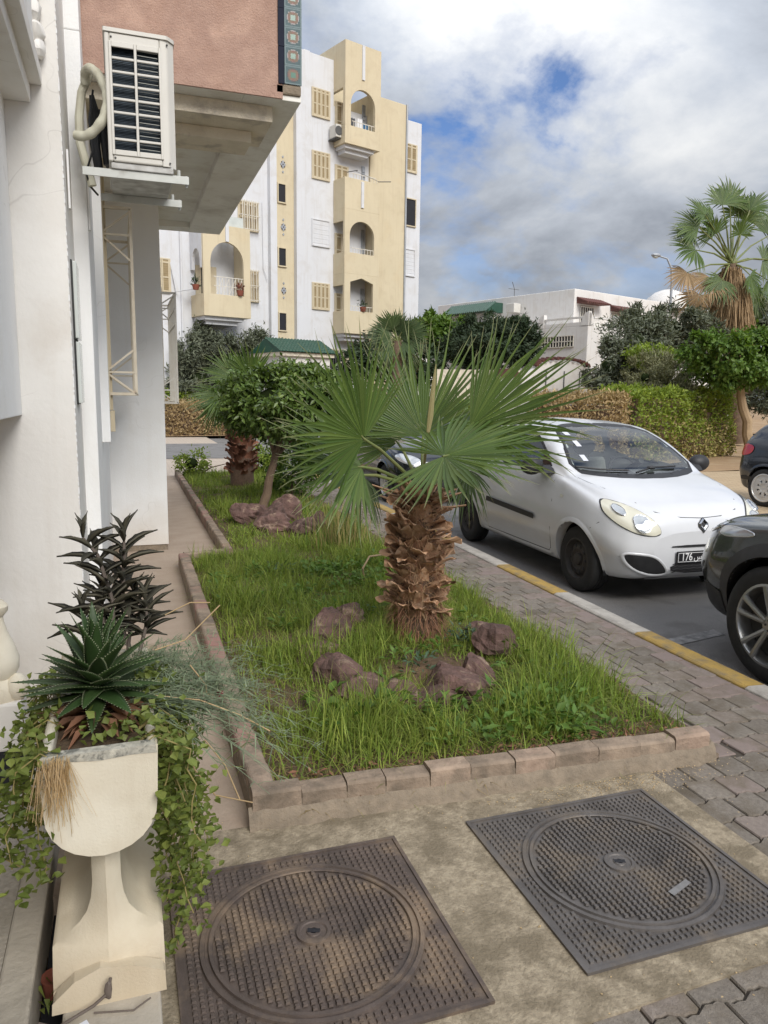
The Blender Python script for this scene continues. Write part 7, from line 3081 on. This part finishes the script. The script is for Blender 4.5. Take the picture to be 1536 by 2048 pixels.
tree('olive_tree', 'dark olive tree behind the tall palm at the right edge', 'tree',
     [pxblob(1500, 640, 55, 50, 25), pxblob(1545, 660, 50, 60, 25), pxblob(1520, 750, 80, 60, 25.5), pxblob(1560, 800, 70, 50, 24.5), pxblob(1440, 790, 60, 40, 25)], 16000, .18, .06, M['olive'], M['bark'], .12, 11, 60, .14, .5, 0, core=.6)
tree('shrub', 'pale upright grey green shrub standing right behind the clipped hedge', 'shrub',
     [pxblob(1325, 745, 58, 42, 18.6), pxblob(1290, 755, 38, 40, 18.4), pxblob(1365, 755, 36, 38, 18.7), pxblob(1325, 790, 70, 30, 18.5)], 16000, .11, .028, M['olive_light'], M['bark'], .05, 12, 90, .14, .5, -.8, core=.3)
tree('shrub', 'yellow green shrub peeping over the pale shrub', 'shrub',
     [pxblob(1300, 712, 42, 24, 19.6)], 2600, .10, .05, M['hedge_green'], M['bark'], .04, 13, 30, .16, .5, 0, core=.6)
tb = at(1502, 912, Z=-.05)
tree('street_tree', 'small leafy tree with pale bare trunk at the right behind the hedge', 'tree',
     [pxblob(1440, 715, 62, 50, 17), pxblob(1510, 700, 50, 38, 17.2), pxblob(1395, 690, 32, 34, 17), pxblob(1475, 745, 60, 34, 17), pxblob(1545, 730, 45, 50, 17.2)], 13000, .13, .075, M['citrus'], M['bark_pale'], .14, 14, 110, .14, .5, .3, base=(tb.x, tb.y, -.1), fork=.72)


def hedge(label, p0, p1, depth, z1, m_top, m_side, seed, n, L, W, core_m):
    """clipped hedge from p0 to p1 (front edge)"""
    p0, p1 = Vector(p0), Vector(p1)
    t = thing('hedge', label, 'hedge', (p0.x, p0.y, p0.z))
    rg = np.random.default_rng(seed)
    d = (p1 - p0)
    Ln = math.hypot(d.x, d.y)
    ux = np.array([d.x / Ln, d.y / Ln, 0])
    uy = np.array([-ux[1], ux[0], 0])
    h = z1 - p0.z
    a = rg.random(n) * Ln
    top = rg.random(n) < .42
    q = rg.random(n)
    b = np.where(top, q * depth, np.where(rg.random(n) < .7, 0, depth * (rg.random(n) > .5)))
    endm = (~top) & (rg.random(n) < .15)
    a = np.where(endm, np.where(rg.random(n) < .5, 0, Ln), a)
    b = np.where(endm, q * depth, b)
    c = np.where(top, h, rg.random(n) * h)
    bump = np.array([.26 * mnoise.noise(Vector((x * 1.3, y * 2.0 + seed, z * 2.0))) + .06 * mnoise.noise(Vector((x * 4, y * 4, z * 4 + seed))) for x, y, z in zip(a, b, c)])
    out = np.where(top[:, None], np.array([0, 0, 1.]), np.where(b[:, None] > depth * .5, uy, -uy))
    P = np.array(p0)[None] + ux * a[:, None] + uy * b[:, None] + np.array([0, 0, 1.]) * c[:, None] + out * bump[:, None] + rg.normal(0, .05, (n, 3))
    ax = rg.normal(0, .7, (n, 3)) + out * .7 + np.array([0, 0, .3])
    Ls = L * rg.uniform(.6, 1.3, n)
    V, T = leaves(rg, P, ax, out + rg.normal(0, .5, (n, 3)), Ls, Ls * W / L, .3)
    hf = c / h + rg.normal(0, .22, n)
    mi = (hf < .40).astype(int)
    o = obj_np('foliage', V, T, [m_top, m_side], t, world=True, midx=np.tile(mi, 4))
    o['kind'] = 'stuff'
    mb = MB()
    A = [p0 + Vector(tuple(ux * s + uy * q_)) for s, q_ in ((.12, .14), (Ln - .12, .14), (Ln - .12, depth - .14), (.12, depth - .14))]
    mb.add(A + [v + Vector((0, 0, h - .14)) for v in A], [(0, 1, 5, 4), (1, 2, 6, 5), (2, 3, 7, 6), (3, 0, 4, 7), (4, 5, 6, 7)])
    mb.build('inner_twigs', core_m, t, world=True)
    return t


hedge('bright green clipped hedge with brown twiggy base on the right', at(1268, 925, Z=-.1), at(1460, 912, Z=-.1), 1.3, 1.72, M['hedge_green'], M['hedge_twig'], 21, 15000, .10, .05, M['fibre'])
hedge('dry brown hedge with bare twigs left of the green hedge', (9.7, 16.7, -.1), (11.7, 15.6, -.1), 1.0, 1.52, M['hedge_dry'], M['hedge_dry'], 22, 9000, .10, .035, M['fibre'])
hedge('dry brown hedge across the far street beside the white wing', (1.1, 29.4, -.05), (5.8, 29.4, -.05), 1.0, 1.15, M['hedge_dry'], M['hedge_dry'], 23, 9000, .13, .045, M['fibre'])
hedge('low bright hedge strip behind the far dry hedge', (1.2, 30.6, 0), (6.2, 30.6, 0), .8, 1.55, M['hedge_green'], M['hedge_green'], 24, 6000, .12, .05, M['cypress'])
hedge('long dull green hedge seen under the palm fronds', (5.9, 24.0, -.05), (9.3, 19.0, -.05), 1.0, 1.3, M['hedge_green'], M['hedge_twig'], 25, 12000, .12, .05, M['fibre'])
tree('shrub', 'small rounded bright shrub at the far end of the planting bed', 'shrub',
     [((1.15, 14.2, .28), (.28, .28, .22)), ((2.5, 13.9, .35), (.4, .3, .28))], 2600, .06, .03, M['hedge_green'], M['bark'], .015, 15, 30, .2, .5, 0, core=.6)
tree('shrub', 'loose pale green shrub behind the clipped tree trunk', 'shrub',
     [((2.35, 11.0, .55), (.42, .4, .45))], 3600, .06, .03, M['citrus'], M['bark'], .02, 16, 40, .2, .4, 0)

# tall fan palm with a skirt of dead leaves
PT = at(1478, 860, Y=22.2)
PT.z = 0
tall = thing('fan_palm', 'tall fan palm with thick skirt of hanging dead leaves on the right', 'palm tree', PT)
hubc = at(1462, 528, Y=22.2)
mb = MB()
mb.tube([PT, PT.lerp(hubc, .5), hubc], [.30, .25, .20], 14)
mb.build('trunk', M['bark'], tall, world=True)
rg = np.random.default_rng(91)
k = 4200
t_ = rg.random(k) ** .8
az = rg.uniform(0, 6.283, k)
zt, zb = hubc.z - .1, at(1475, 690, Y=22.2).z
z = zt - (zt - zb) * t_ * .85
base = np.array(PT)[None] + (np.array(hubc) - np.array(PT))[None] * (z / hubc.z)[:, None]
rad = (.28 + .30 * np.sin(np.minimum(t_ * 1.5, 1) * 1.57)) * rg.uniform(.7, 1.15, k)
B = base + np.stack([np.cos(az) * rad, np.sin(az) * rad, 0 * az], 1)
D_ = np.stack([np.cos(az) * .12, np.sin(az) * .12, -np.ones(k)], 1) + rg.normal(0, .10, (k, 3))
D_ /= np.linalg.norm(D_, axis=1, keepdims=True)
V, F, uv = strips(rg, B, D_, rg.uniform(.5, 1.2, k), rg.uniform(.02, .05, k), np.full(k, .05), 2, .6)
tag(obj_np('dead_leaf_skirt', V, F, M['palm_dead'], tall, world=True, uv=uv), kind='stuff')
rng = random.Random(5)
TF = [((1460, 405), (1456, 372), 48), ((1445, 410), (1440, 375), 45), ((1500, 420), (1520, 385), 45), ((1398, 455), (1365, 440), 45), ((1392, 500), (1350, 500), 50), ((1540, 470), (1575, 440), 45),
      ((1420, 555), (1395, 585), 45), ((1535, 560), (1560, 590), 50), ((1525, 520), (1565, 520), 45), ((1488, 440), (1500, 400), 42), ((1410, 430), (1385, 405), 40), ((1505, 580), (1515, 620), 40), ((1375, 545), (1350, 570), 38), ((1430, 470), (1415, 440), 40), ((1480, 470), (1490, 430), 40), ((1400, 590), (1385, 640), 45), ((1470, 430), (1475, 390), 44), ((1425, 440), (1400, 420), 42), ((1510, 450), (1540, 425), 44), ((1445, 560), (1420, 600), 38), ((1500, 550), (1520, 590), 40), ((1550, 520), (1590, 530), 45), ((1385, 470), (1352, 462), 42)]
for i, (hp, mp, rp) in enumerate(TF):
    Yh = 22.2 + rng.uniform(-.8, .8)
    hub = at(*hp, Y=Yh)
    mid = at(*mp, Y=Yh + rng.uniform(-.2, .3)) - hub
    km_ = 24.0 / FPX
    dead = i in (12, 15, 6)
    nn = camv + _right * rng.uniform(-.5, .5) + Vector((0, 0, rng.uniform(.1, .8)))
    fr = fan_frond('frond', tall, hub, mid, nn, rp * km_ * 1.5, R(rng.uniform(88, 115)), 32, M['palm_dead'] if dead else M['palm_leaf'], .16, 60 + i, .05, .55, wfac=1.0)
    mb = MB()
    mb.tube([hubc + Vector((rng.gauss(0, .05), rng.gauss(0, .05), .0)), hubc.lerp(hub, .5) + Vector((0, 0, .12)), hub], [.04, .028, .018], 6)
    mb.build('petiole', M['petiole'], fr, world=True)

# fan palm in front of the apartment block and one more behind
for cx, cy, Y, n, rp, lab, sd in ((795, 662, 26, 30, 46, 'dark fan palm standing before the right corner of the apartment block', 5),
                                  (500, 720, 22, 0, 0, '', 6)):
    if not n:
        continue
    hb = at(cx, cy + 20, Y=Y)
    t = thing('fan_palm', lab, 'palm tree', (hb.x, hb.y, 0))
    mb = MB()
    mb.tube([(hb.x, hb.y, 0), (hb.x, hb.y, hb.z * .5), tuple(hb)], [.22, .2, .15], 12)
    mb.build('trunk', M['bark'], t, world=True)
    rng = random.Random(sd)
    for i in range(n):
        a = PI * (-.35 + 1.7 * i / (n - 1))
        d = Vector((0, 0, 0)) + _right * math.cos(a) + Vector((0, 0, math.sin(a))) + _fwd * rng.uniform(-.6, .6)
        k_ = Y / FPX * 1.05
        hub = hb + d.normalized() * rng.uniform(8, 26) * k_
        fr = fan_frond('frond', t, hub, d, camv + Vector((0, 0, .4)) + _right * rng.uniform(-.5, .5), rp * k_ * rng.uniform(.85, 1.15), R(75), 24, M['palm_leaf2'], .14, 80 + i, .05)
        mb = MB()
        mb.tube([hb, hub], [.03, .015], 5)
        mb.build('petiole', M['petiole'], fr, world=True)
